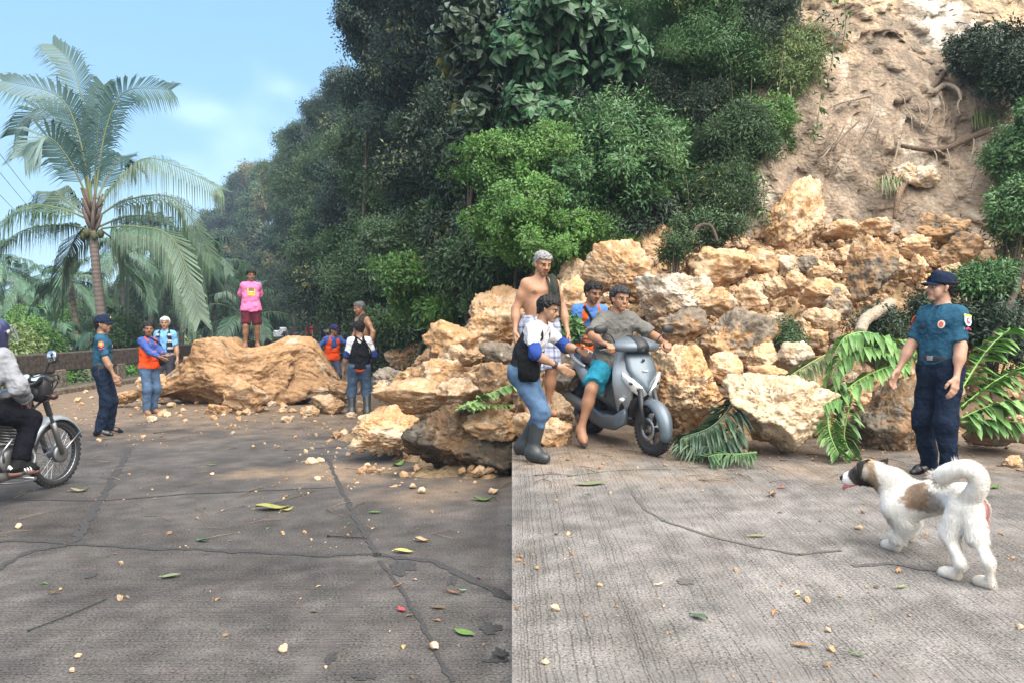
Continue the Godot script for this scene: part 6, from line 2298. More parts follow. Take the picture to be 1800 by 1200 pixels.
func build_people() -> void:
	var D: Material = M.denim
	var jean := Color(0.075, 0.135, 0.22)
	var cop_wear := [["trousers", "trousers", NAVY, M.cloth, {"loose": 0.006, "leg": 2.02, "folds": 0.012}], ["shirt", "shirt", POLICE, M.cloth, {"hem": 0.02, "sleeve": 0.82, "loose": 0.006, "folds": 0.010}], ["belt", "belt", BLACK, M.black_plastic, {"folds": 0.0, "loose": 0.004}], ["shoes", "shoes", BLACK, M.shoe, {"folds": 0.0, "fine": 0.7}]]
	# policeman by the guardrail
	var cop := person("policeman in navy cap watching the boulder, standing between the motorcycle and the guardrail", gp(181, 764), deg_to_rad(112), {"h": 1.63, "cell": 0.017, "skin": TAN * 0.8, "hair": 0.004, "cap": NAVY * 1.1, "cap_badge": true, "wear": cop_wear,
		"r_hand": Vector3(-0.23, 0.84, 0.16), "l_hand": Vector3(0.24, 0.82, 0.10), "l_foot": Vector3(0.12, 0.075, 0.06), "r_foot": Vector3(-0.12, 0.075, -0.04), "head": Vector3(0, -18, 0)})
	police_kit(cop, true)
	# man in the orange vest
	var p2 := person("man in orange vest and jeans with hands held out towards the huge boulder", gp(262, 727), deg_to_rad(62), {"h": 1.54, "cell": 0.018, "skin": BROWN_SKIN, "hair": 0.010, "moustache": true,
		"r_hand": Vector3(-0.10, 1.05, 0.42), "l_hand": Vector3(0.06, 1.08, 0.40), "r_elbow": Vector3(-0.4, -1, -0.3), "l_elbow": Vector3(0.4, -1, -0.3), "r_curl": 0.15, "l_curl": 0.15, "head": Vector3(0, -30, 0), "r_foot": Vector3(-0.09, 0.075, 0.03),
		"wear": [["jeans", "trousers", jean, D, {"loose": 0.004, "leg": 2.02, "folds": 0.014}], ["shirt", "shirt", Color(0.055, 0.10, 0.30), M.cloth, {"sleeve": 1.92, "loose": 0.004, "folds": 0.012}], ["vest", "vest", ORANGE_VEST, M.cloth, {"hem": -0.06, "loose": 0.014, "folds": 0.010}], ["flip_flop", "flipflops", BLACK, M.rubber]]})
	bag(p2, "shoulder_bag", Vector3(0.16, 0.98, 0.12), Vector3(0.08, 0.20, 0.20), Color(0.02, 0.02, 0.025), Vector3(0.13, 1.28, 0.13), Vector3(-0.10, 1.43, 0.03))
	# white haired man
	var w3 := at(290, 625, 15.9)
	w3.y = 0.0
	person("white haired man in light blue shirt and dark vest standing behind the huge boulder's end", w3, deg_to_rad(8), {"h": 1.66, "cell": 0.02, "skin": TAN, "hair": 0.008, "hair_col": Color(0.52, 0.52, 0.52), "head": Vector3(4, 6, 0),
		"wear": [["trousers", "trousers", Color(0.05, 0.05, 0.06), M.cloth, {}], ["shirt", "shirt", Color(0.16, 0.36, 0.62), M.cloth, {"sleeve": 0.85, "loose": 0.008}],
			["vest", "vest", Color(0.018, 0.022, 0.035), M.cloth, {"hem": 0.0, "loose": 0.016, "paint": func(p: Vector3): return Color(0.16, 0.36, 0.62) if absf(p.x) < 0.06 and p.z > 0.05 else (Color(0.4, 0.42, 0.45) if absf(p.x) > 0.08 and p.z > 0.05 and fposmod(p.y, 0.13) < 0.04 else Color(0.018, 0.022, 0.035))}]]})
	# youth on the boulder
	var stone: MeshInstance3D = get_node("boulder")
	var w4 := at(441, 600, 15.55)
	w4.y = top_of(stone, w4.x, w4.z) - 0.03
	var p4 := person("youth in a pink shirt standing on the huge boulder, hands behind his back", w4, deg_to_rad(22), {"h": 1.52, "cell": 0.018, "skin": BROWN_SKIN, "hair": 0.016, "r_hand": Vector3(-0.03, 0.93, -0.17), "l_hand": Vector3(0.03, 0.94, -0.18), "r_elbow": Vector3(-1, 0, -0.6), "l_elbow": Vector3(1, 0, -0.6), "head": Vector3(6, 8, 0), "r_foot": Vector3(-0.12, 0.075, 0.05), "l_foot": Vector3(0.13, 0.075, -0.06),
		"wear": [["shorts", "trousers", Color(0.10, 0.022, 0.035), M.cloth, {"leg": 0.90, "loose": 0.007, "folds": 0.012}], ["shirt", "shirt", Color(0.72, 0.20, 0.40), M.cloth, {"hem": -0.12, "sleeve": 0.95, "loose": 0.012, "folds": 0.014}], ["flip_flop", "flipflops", BROWN, M.rubber]]})
	var X: Dictionary = p4.get_meta("joints")
	for q in [[0.0, 0.30, 0.075, 0.045, Color(0.62, 0.42, 0.06)], [0.0, 0.335, 0.05, 0.035, Color(0.20, 0.12, 0.05)], [0.0, 0.235, 0.07, 0.03, Color(0.58, 0.40, 0.05)], [0.0, 0.298, 0.028, 0.022, Color(0.72, 0.68, 0.60)]]:
		patch(p4, "shirt_print", (X.T.call(q[0], q[1], 0.132) as Vector3) * X.s + Vector3(0, 0, 0.002 * q[2] * 20.0 if q[2] < 0.06 else 0.0), Vector3.RIGHT, Vector3.UP, [Vector2(-q[2], -q[3]), Vector2(q[2], -q[3]), Vector2(q[2], q[3]), Vector2(-q[2], q[3])], q[4])
	# bare backed man on the far side
	var pl := plaid()
	var w5 := at(640, 690, 14.0)
	w5.y = 0.30
	var bare := {"h": 1.62, "cell": 0.018, "skin": BROWN_SKIN * 1.25, "hair": 0.002, "hair_col": Color(0.10, 0.10, 0.10), "moustache": true, "fat": 1.1, "paint_body": true, "r_hand": Vector3(-0.24, 0.84, 0.16), "l_hand": Vector3(0.30, 0.86, 0.05), "l_elbow": Vector3(1, 0, -0.5), "head": Vector3(14, -12, 0), "lean": Vector3(6, 0, 0),
		"wear": [["shorts", "trousers", Color.WHITE, pl, {"leg": 0.98, "loose": 0.018, "folds": 0.014}]]}
	var p5 := person("bare chested man with shoulder towel on the rocks behind the man in black vest", w5, deg_to_rad(-48), bare)
	towel(p5, 1.0)
	# man in black vest seen from behind
	var pv := {"h": 1.56, "cell": 0.017, "skin": TAN * 0.85, "hair": 0.012, "l_hand": Vector3(0.27, 0.80, 0.10), "r_hand": Vector3(-0.22, 0.98, 0.24), "r_elbow": Vector3(-0.6, -1, -0.4), "l_foot": Vector3(0.13, 0.09, 0.02), "r_foot": Vector3(-0.13, 0.09, -0.04), "head": Vector3(8, 28, 0),
		"wear": [["jeans", "trousers", jean * 0.7, D, {"leg": 1.35, "loose": 0.008, "folds": 0.014}], ["shirt", "shirt", WHITE_CLOTH, M.cloth, {"sleeve": 0.72, "loose": 0.008}], ["sleeve_end", "sleeves", Color(0.025, 0.045, 0.16), M.cloth, {"from": 0.70, "sleeve": 1.02, "loose": 0.009, "folds": 0.006}], ["vest", "vest", BLACK, M.cloth, {"hem": -0.05, "loose": 0.015}], ["boot", "boots", BLACK, M.boot, {"folds": 0.004}]]}
	var p6 := person("man in black vest and rubber boots seen from behind beside the huge boulder", gp(632, 733), deg_to_rad(196), pv)
	bag(p6, "hip_pouch", Vector3(-0.19, 0.90, 0.06), Vector3(0.10, 0.24, 0.20), BLACK, Vector3(-0.16, 1.2, -0.12), Vector3(0.10, 1.42, -0.06))
	red_shirt_hem(p6)
	# man in cap beyond the boulder
	var w7 := at(584, 640, 17.6)
	w7.y = 0.0
	person("man in orange vest and cap beyond the huge boulder, arm stretched out", w7, deg_to_rad(28), {"h": 1.58, "cell": 0.02, "skin": BROWN_SKIN * 1.1, "hair": 0.005, "cap": Color(0.03, 0.03, 0.08), "lean": Vector3(18, 0, 0), "pelvis": Vector3(0, 0.84, -0.05), "l_hand": Vector3(0.62, 1.10, 0.10), "l_elbow": Vector3(0, -1, -0.2), "r_hand": Vector3(-0.3, 0.92, 0.15), "head": Vector3(5, 30, 0), "l_curl": 0.1,
		"wear": [["trousers", "trousers", Color(0.06, 0.07, 0.10), M.cloth, {}], ["shirt", "shirt", Color(0.06, 0.11, 0.32), M.cloth, {"sleeve": 1.8, "loose": 0.008}], ["vest", "vest", ORANGE_VEST, M.cloth, {"hem": -0.05, "loose": 0.016}]]})
	# people far down the road
	var wf := at(543, 600, 52.0)
	wf.y = 0.0
	person("distant person in red with a pale hat far down the road", wf, 0.4, {"h": 1.6, "cell": 0.03, "skin": TAN, "hair": 0.01, "cap": Color(0.6, 0.5, 0.3), "wear": [["trousers", "trousers", Color(0.03, 0.03, 0.04), M.cloth, {}], ["shirt", "shirt", Color(0.50, 0.03, 0.05), M.cloth, {"sleeve": 0.8, "loose": 0.02}]]})
	wf = at(568, 600, 50.0)
	wf.y = 0.0
	person("distant person in dark clothes far down the road", wf, 2.6, {"h": 1.65, "cell": 0.03, "skin": TAN, "hair": 0.012, "wear": [["trousers", "trousers", Color(0.02, 0.02, 0.03), M.cloth, {}], ["shirt", "shirt", Color(0.04, 0.035, 0.05), M.cloth, {"sleeve": 0.8, "loose": 0.02}]]})
	# motorcyclist, cut by the edge of the photo
	var rider := person("motorcyclist in pale grey hooded jacket and helmet waiting on the motorcycle", BIKE_AT, BIKE_TURN, {"h": 1.66, "cell": 0.015, "skin": TAN, "hair": 0.006, "pelvis": Vector3(0, 0.84, -0.20), "lean": Vector3(27, 0, 0), "l_foot": Vector3(0.24, 0.36, -0.02), "r_foot": Vector3(-0.24, 0.33, 0.02), "l_knee": Vector3(0.25, 0.3, 1), "r_knee": Vector3(-0.25, 0.3, 1),
		"r_hand": Vector3(-0.17, 0.86, 0.17), "l_hand": Vector3(0.28, 1.0, 0.36), "r_elbow": Vector3(-1, -0.6, -0.6), "l_elbow": Vector3(1, -0.8, -0.5), "head": Vector3(2, -4, 0), "r_thumb": Vector3(0.6, 0.4, 0.6), "l_curl": 0.9,
		"wear": [["trousers", "trousers", Color(0.010, 0.010, 0.012), M.cloth, {"leg": 1.9, "loose": 0.008}], ["hooded_jacket", "shirt", Color(0.27, 0.275, 0.30), M.cloth, {"hem": -0.06, "sleeve": 1.9, "loose": 0.022, "folds": 0.018}]]})
	X = rider.get_meta("joints")
	var hd := MB.new()
	hd.col = Color(0.28, 0.285, 0.31)
	var nk: Vector3 = X.neck
	field_mesh(hd, [[nk + Vector3(-0.08, -0.01, -0.05), nk + Vector3(0.08, -0.01, -0.05), 0.052, 0.052], [nk + Vector3(-0.07, 0.0, 0.05), nk + Vector3(-0.09, 0.01, -0.04), 0.034, 0.045], [nk + Vector3(0.07, 0.0, 0.05), nk + Vector3(0.09, 0.01, -0.04), 0.034, 0.045]], 0.014, 60.0, null, 0.012)
	obj("hood", hd.mesh(), M.cloth, rider)
	sneakers(rider)
	helmet(rider, Vector3(nk.x, nk.y + 0.175, nk.z + 0.035))
	# bare chested man above the helper
	var wr := at(948, 720, 8.15)
	wr.y = 0.60
	bare["h"] = 1.66
	bare["cell"] = 0.014
	bare["fat"] = 1.13
	bare["skin"] = Color(0.36, 0.185, 0.105)
	bare["hair_col"] = Color(0.20, 0.20, 0.20)
	bare["hair"] = 0.004
	bare["r_hand"] = Vector3(-0.27, 0.84, 0.06)
	bare["l_hand"] = Vector3(0.26, 0.84, 0.12)
	bare["l_elbow"] = Vector3(0.6, 0, -1)
	bare["head"] = Vector3(20, 10, 0)
	bare["wear"] = [["shorts", "trousers", Color.WHITE, pl, {"leg": 0.98, "loose": 0.018, "folds": 0.014}]]
	var p10 := person("bare chested man in plaid shorts with a dark towel on one shoulder, above the helper", wr, deg_to_rad(14), bare)
	towel(p10, 1.0)
	# helper in black vest
	var ph := pv.duplicate()
	ph.merge({"h": 1.56, "cell": 0.013, "skin": TAN, "pelvis": Vector3(0, 0.85, -0.12), "lean": Vector3(25, 0, 0), "head": Vector3(18, 6, 0), "r_hand": Vector3(-0.14, 0.90, 0.30), "l_hand": Vector3(0.12, 1.04, 0.42), "l_elbow": Vector3(1, -0.6, 0), "r_elbow": Vector3(-1, -0.6, -0.2), "r_curl": 0.12, "l_curl": 0.2, "r_foot": Vector3(-0.13, 0.09, 0.04), "l_foot": Vector3(0.14, 0.09, -0.20), "r_knee": Vector3(-0.1, 0, 1), "r_thumb": Vector3(0, 1, 0.2), "l_thumb": Vector3(0, 1, 0.2)}, true)
	ph["wear"] = [["jeans", "trousers", jean * 1.15, D, {"leg": 1.35, "loose": 0.008, "folds": 0.014}], ["shirt", "shirt", WHITE_CLOTH, M.cloth, {"sleeve": 0.66, "loose": 0.008, "folds": 0.012}], ["sleeve_end", "sleeves", Color(0.030, 0.060, 0.24), M.cloth, {"from": 0.64, "sleeve": 1.06, "loose": 0.009, "folds": 0.006}], ["vest", "vest", Color(0.022, 0.023, 0.026), M.cloth, {"hem": -0.05, "loose": 0.015}], ["boot", "boots", BLACK, M.boot, {"folds": 0.004}]]
	var p11 := person("helper in black vest, jeans and tall rubber boots bending towards the scooter", gp(940, 806), deg_to_rad(64), ph)
	bag(p11, "hip_pouch", Vector3(-0.19, 0.88, 0.02), Vector3(0.10, 0.25, 0.20), Color(0.012, 0.012, 0.014), Vector3(-0.15, 1.12, 0.05), Vector3(0.08, 1.30, 0.10))
	red_shirt_hem(p11)
	watch(p11, "l")
	watch(p11, "r")
	# man in orange vest behind the rider
	var w12 := SCOOTER_AT + Vector3(-0.22, 0.10, -1.0)
	var p12 := person("man in orange vest leaning in behind the scooter rider to push", w12, deg_to_rad(18), {"h": 1.64, "cell": 0.014, "skin": BROWN_SKIN * 1.15, "hair": 0.011, "moustache": true, "pelvis": Vector3(0, 0.86, -0.12), "lean": Vector3(24, 0, 0), "head": Vector3(16, 8, 0), "r_hand": Vector3(-0.20, 0.92, 0.28), "l_hand": Vector3(0.16, 0.90, 0.32), "l_foot": Vector3(0.1, 0.075, -0.22),
		"wear": [["jeans", "trousers", jean, D, {"loose": 0.004}], ["shirt", "shirt", Color(0.09, 0.22, 0.55), M.cloth, {"sleeve": 1.9, "loose": 0.006}], ["vest", "vest", Color(0.80, 0.14, 0.025), M.cloth, {"hem": -0.06, "loose": 0.014}]]})
	X = p12.get_meta("joints")
	var st := MB.new()
	st.col = Color(0.03, 0.02, 0.03)
	var sp := []
	for i in 9:
		var u := i / 8.0
		sp.append((X.T.call(lerpf(-0.10, 0.16, u), lerpf(0.50, 0.08, u), 0.04 + 0.10 * sin(u * PI * 0.75)) as Vector3) * X.s)
	st.tube(sp, [0.017], 6)
	obj("bag_strap", st.mesh(), M.cloth, p12)
	# scooter rider
	var p13 := person("smiling rider in grey shirt and turquoise shorts sitting astride the silver scooter", SCOOTER_AT, SCOOTER_TURN, {"h": 1.68, "cell": 0.013, "skin": Color(0.30, 0.150, 0.085), "hair": 0.013, "hair_col": Color(0.03, 0.03, 0.032), "smile": true, "fat": 1.12, "pelvis": Vector3(0.0, 0.80, -0.16), "lean": Vector3(15, 0, 0), "head": Vector3(8, 0, -4), "r_hand": Vector3(-0.33, 0.99, 0.30), "l_hand": Vector3(0.33, 0.99, 0.30), "r_elbow": Vector3(-1, -0.5, -0.5), "l_elbow": Vector3(1, -0.5, -0.5), "r_curl": 0.85, "l_curl": 0.85, "r_fingers": Vector3(0.25, -0.15, 1), "l_fingers": Vector3(-0.25, -0.15, 1), "r_thumb": Vector3(1, 0, 0), "l_thumb": Vector3(-1, 0, 0),
		"r_foot": Vector3(-0.44, 0.16, 0.04), "r_knee": Vector3(-0.7, 0.3, 1), "l_foot": Vector3(0.16, 0.36, 0.20), "l_knee": Vector3(0.4, 0.4, 1), "r_toe": Vector3(-0.15, -0.45, 1),
		"wear": [["shorts", "trousers", Color(0.035, 0.28, 0.40), M.cloth, {"leg": 0.84, "loose": 0.014, "folds": 0.014}], ["shirt", "shirt", Color(0.150, 0.148, 0.135), M.cloth, {"hem": -0.05, "sleeve": 0.88, "loose": 0.020, "folds": 0.018}], ["flip_flop", "flipflops", BLACK, M.rubber]]})
	p13.set_meta("group", "rider")
	# policeman before the slide
	var cop2 := person("policeman in navy cap looking away over the slide, standing behind the dog", gp(1652, 838), deg_to_rad(-66), {"h": 1.66, "cell": 0.012, "skin": Color(0.40, 0.225, 0.150), "hair": 0.004, "cap": NAVY * 1.1, "cap_badge": true, "wear": cop_wear, "r_hand": Vector3(-0.24, 0.83, 0.22), "l_hand": Vector3(0.23, 0.80, 0.12), "r_elbow": Vector3(-0.6, 0, -1), "l_elbow": Vector3(0.5, 0, -1), "head": Vector3(-4, -26, 0), "l_foot": Vector3(0.12, 0.075, 0.03), "r_foot": Vector3(-0.13, 0.075, -0.05)})
	police_kit(cop2, false)
	for c in get_children():
		if c.has_meta("joints"):
			c.remove_meta("joints")
	p13.remove_meta("group")

const BIKE_TURN := 2.95
const SCOOTER_TURN := 0.36
var BIKE_AT := Vector3(-4.43, 0, -6.76)
var SCOOTER_AT := Vector3(1.08, 0.330, -7.98)

func watch(t: Node3D, n: String) -> void:
	var X: Dictionary = t.get_meta("joints")
	var a: Vector3 = X.wr[n] * X.s
	var d: Vector3 = ((X.el[n] as Vector3) - X.wr[n]).normalized()
	var b := MB.new()
	b.col = BLACK
	b.lathe(a + d * 0.03, d, [Vector2(-0.012, 0.024), Vector2(-0.012, 0.031), Vector2(0.012, 0.032), Vector2(0.012, 0.025)], 14, true)
	obj("wristband", b.mesh(), M.black_plastic, t)

func red_shirt_hem(t: Node3D) -> void:
	var X: Dictionary = t.get_meta("joints")
	var b := MB.new()
	b.col = Color(0.62, 0.07, 0.02)
	var bones := []
	for sg in [-1.0, 1.0]:
		bones.append([(X.T.call(sg * 0.047, -0.085, 0.0) as Vector3) * X.s, (X.T.call(sg * 0.047, 0.02, 0.0) as Vector3) * X.s, 0.111 * X.s, 0.110 * X.s, 3])
	field_mesh(b, bones, X.cell * X.s, 55.0 / X.s, null, 0.012)
	obj("shirt_hem", b.mesh(), M.cloth, t)

func towel(t: Node3D, sg: float) -> void:
	var X: Dictionary = t.get_meta("joints")
	var T: Callable = X.T
	var b := MB.new()
	b.col = Color(0.040, 0.045, 0.036)
	var rings := []
	for i in 15:
		var u := i / 14.0
		var y: float
		var z: float
		if u < 0.5:
			y = lerpf(0.10, 0.48, u * 2.0)
			z = lerpf(0.165, 0.085, u * 2.0)
		else:
			y = lerpf(0.48, 0.14, u * 2.0 - 1.0)
			z = lerpf(-0.095, -0.155, u * 2.0 - 1.0)
		if i == 7:
			y = 0.535
			z = 0.0
		var ring := []
		for k in 8:
			var w := k / 7.0
			ring.append((T.call(sg * lerpf(0.055, 0.175, w) + 0.012 * sin(u * 9.0), y + 0.01 * sin(w * 9.0 + u * 4.0) - 0.02 * w, z + 0.012 * sin(w * 11.0 + u * 5.0)) as Vector3) * X.s)
		var back := []
		for k in 8:
			var q: Vector3 = ring[7 - k]
			var inward_: Vector3 = ((T.call(sg * 0.1, 0.3, 0.0) as Vector3) * X.s - q).normalized()
			back.append(q + inward_ * 0.012)
		rings.append(ring + back)
	b.loft(rings)
	obj("towel", b.mesh(), M.cloth, t)

func sneakers(t: Node3D) -> void:
	var X: Dictionary = t.get_meta("joints")
	wear(X, ["sneaker", "shoes", Color(0.016, 0.016, 0.018), M.cloth, {"folds": 0.0, "fine": 0.7}])
	for n in ["l", "r"]:
		var a: Vector3 = X.an[n]
		var fdv: Vector3 = X.fd[n]
		var dn: Vector3 = (Vector3.DOWN - fdv * Vector3.DOWN.dot(fdv)).normalized()
		var side: Vector3 = fdv.cross(dn)
		var b := MB.new()
		b.col = Color(0.13, 0.06, 0.045)
		var rings := []
		for i in 9:
			var q := i / 8.0
			var w := 0.044 * sqrt(maxf(0.03, 1.0 - pow(absf(q * 2.0 - 1.0), 4.0)))
			rings.append(ring_at((a + dn * 0.074 + fdv * lerpf(-0.085, 0.19, q)) * X.s, side * w * X.s, dn * 0.014 * X.s, 10, 0.5))
		b.loft(rings)
		obj("sole", b.mesh(), M.rubber.duplicate() if false else M.plain, t)
		b = MB.new()
		b.col = Color(0.72, 0.72, 0.72)
		for sg in [-1.0, 1.0]:
			for i in 3:
				var f := 0.035 + 0.027 * i
				var p0: Vector3 = a + dn * 0.065 + fdv * f + side * sg * 0.042
				var p1: Vector3 = a + dn * 0.018 + fdv * (f - 0.025) + side * sg * 0.041
				b = MB.new()
				b.col = Color(0.72, 0.72, 0.72)
				b.tube([p0 * X.s, ((p0 + p1) * 0.5 + side * sg * 0.006) * X.s, p1 * X.s], [0.0075 * X.s], 5)
				obj("shoe_stripe", b.mesh(), M.plain, t)
		b = MB.new()
		b.col = Color(0.72, 0.72, 0.72)
		b.tube([(a + dn * 0.03 - fdv * 0.075 + side * 0.02) * X.s, (a + dn * 0.01 - fdv * 0.08) * X.s, (a + dn * 0.03 - fdv * 0.075 - side * 0.02) * X.s], [0.014 * X.s], 6)
		obj("heel_tab", b.mesh(), M.plain, t)

func helmet(t: Node3D, o: Vector3) -> void:
	var b := MB.new()
	b.col = Color(0.018, 0.022, 0.075)
	var keep := func(p: Vector3):
		var q := p - o
		return not (q.z > 0.045 and q.y < 0.045 and q.y > -0.075) and q.y > -0.13
	field_mesh(b, [[o + Vector3(0, 0.02, -0.03), o + Vector3(0, 0.03, 0.01), 0.125, 0.118], [o + Vector3(0, -0.05, -0.02), o + Vector3(0, -0.07, 0.02), 0.112, 0.104]], 0.009, 90.0, null, 0.0, keep)
	obj("helmet", b.mesh(), M.grey_paint.duplicate() if false else helmet_paint(), t)
	b = MB.new()
	var rings := []
	for i in 6:
		var v := i / 5.0
		var ring := []
		for k in 13:
			var a := lerpf(-1.25, 1.25, k / 12.0)
			var r := 0.150 + 0.03 * v
			ring.append(o + Vector3(sin(a) * r * 0.92, 0.085 - 0.14 * v, cos(a) * r + 0.01 + 0.02 * v))
		rings.append(ring)
	b.loft(rings, false, false)
	obj("visor", b.mesh(), M.visor, t)
	b = MB.new()
	b.col = Color(0.45, 0.46, 0.5)
	for sg in [-1.0, 1.0]:
		b.lathe(o + Vector3(sg * 0.128, 0.02, 0.02), Vector3(sg, 0, 0), [Vector2(-0.01, 0.001), Vector2(-0.01, 0.024), Vector2(0.012, 0.022), Vector2(0.014, 0.001)], 12)
	obj("visor_hinge", b.mesh(), M.steel, t)

func helmet_paint() -> StandardMaterial3D:
	if not M.has("helmet"):
		M.helmet = mat(Color.WHITE, 0.25, 0.0, true)
		M.helmet.clearcoat_enabled = true
		M.helmet.clearcoat = 1.0
	return M.helmet

# ---------------------------------------------------------------- vehicles: local +z forward, +x to the rider's left, y up
func wheel(t: Node3D, o: Vector3, r: float, w: float, steer: Basis, spoked: bool, disc_r := 0.0) -> void:
	var ax := steer * Vector3.RIGHT
	var root := Node3D.new()
	root.name = "wheel"
	t.add_child(root, true)
	root.position = o
	var b := MB.new()
	b.col = Color(0.022, 0.022, 0.022)
	var prof := []
	for k in 14:
		var a := TAU * k / 14.0
		prof.append(Vector2(sin(a) * w * 0.5, r - w * 0.48 + cos(a) * w * 0.48))
	b.lathe(Vector3.ZERO, ax, prof, 44, true)
	# tread blocks
	var side := ax
	for k in 40:
		var a := TAU * k / 40.0
		var d := (steer * Vector3(0, sin(a), cos(a)))
		var tn := steer * Vector3(0, cos(a), -sin(a))
		for sg in [-1.0, 1.0]:
			b.box(Transform3D(Basis(side, tn, d), d * (r - 0.006) + side * sg * w * 0.22 + tn * sg * 0.006), Vector3(w * 0.30, r * 0.085, 0.012))
	obj("tyre", b.mesh(false), M.rubber, root)
	b = MB.new()
	b.col = Color.WHITE
	var ri := r - w * 0.85
	b.lathe(Vector3.ZERO, ax, [Vector2(-w * 0.32, ri), Vector2(-w * 0.32, ri + 0.022), Vector2(0, ri + 0.012), Vector2(w * 0.32, ri + 0.022), Vector2(w * 0.32, ri), Vector2(0, ri - 0.008)], 40, true)
	obj("rim", b.mesh(), M.steel if spoked else M.black_plastic, root)
	b = MB.new()
	var hub := 0.062 if spoked else 0.045
	b.lathe(Vector3.ZERO, ax, [Vector2(-0.055, 0.002), Vector2(-0.055, hub * 0.6), Vector2(-0.03, hub), Vector2(0.03, hub), Vector2(0.055, hub * 0.6), Vector2(0.055, 0.002)], 20)
	obj("hub", b.mesh(), M.dull_steel, root)
	if spoked:
		for k in 32:
			b = MB.new()
			var a := TAU * k / 32.0
			var a2 := a + (0.5 if k % 2 else -0.5)
			var d := steer * Vector3(0, sin(a), cos(a)) * ri
			var h := steer * Vector3(0, sin(a2), cos(a2)) * hub + ax * (0.03 if (k / 2) % 2 else -0.03)
			b.tube([h, d], [0.003], 4, false)
			obj("spoke", b.mesh(), M.steel, root)
	else:
		for k in 5:
			b = MB.new()
			var a := TAU * k / 5.0
			var d := steer * Vector3(0, sin(a), cos(a))
			b.tube([d * hub * 0.8, d * ri * 0.6, d * (ri + 0.005)], [0.026, 0.017, 0.022], 6, false)
			obj("wheel_spoke", b.mesh(), M.black_plastic, root)
	if disc_r > 0.0:
		b = MB.new()
		b.lathe(ax * -0.062, ax, [Vector2(-0.003, disc_r * 0.62), Vector2(-0.003, disc_r), Vector2(0.003, disc_r), Vector2(0.003, disc_r * 0.62)], 32, true)
		obj("brake_disc", b.mesh(), M.steel, root)

func part(t: Node3D, called: String, f: Callable, m: Material, smooth := true) -> MeshInstance3D:
	var b := MB.new()
	f.call(b)
	return obj(called, b.mesh(smooth), m, t)

func mirror_on(t: Node3D, stalk: Array, face: Vector3, up: Vector3, rx: float, ry: float) -> void:
	var b := MB.new()
	b.tube(smooth_path(stalk, 5), [0.007], 6)
	var o: Vector3 = stalk[stalk.size() - 1]
	var right := up.cross(face).normalized()
	var rings := []
	for q in [[-0.035, 0.25], [-0.028, 0.75], [-0.012, 1.0], [0.004, 1.0]]:
		rings.append(ring_at(o + face * q[0], right * rx * q[1], up * ry * q[1], 16, 0.75))
	b.loft(rings)
	var m := obj("mirror", b.mesh(), M.black_plastic, t)
	b = MB.new()
	var ring := ring_at(o + face * 0.0055, right * rx * 0.9, up * ry * 0.9, 16, 0.75)
	b.loft([ring, ring_at(o + face * 0.007, right * rx * 0.88, up * ry * 0.88, 16, 0.75)])
	obj("mirror_glass", b.mesh(), M.mirror, m)

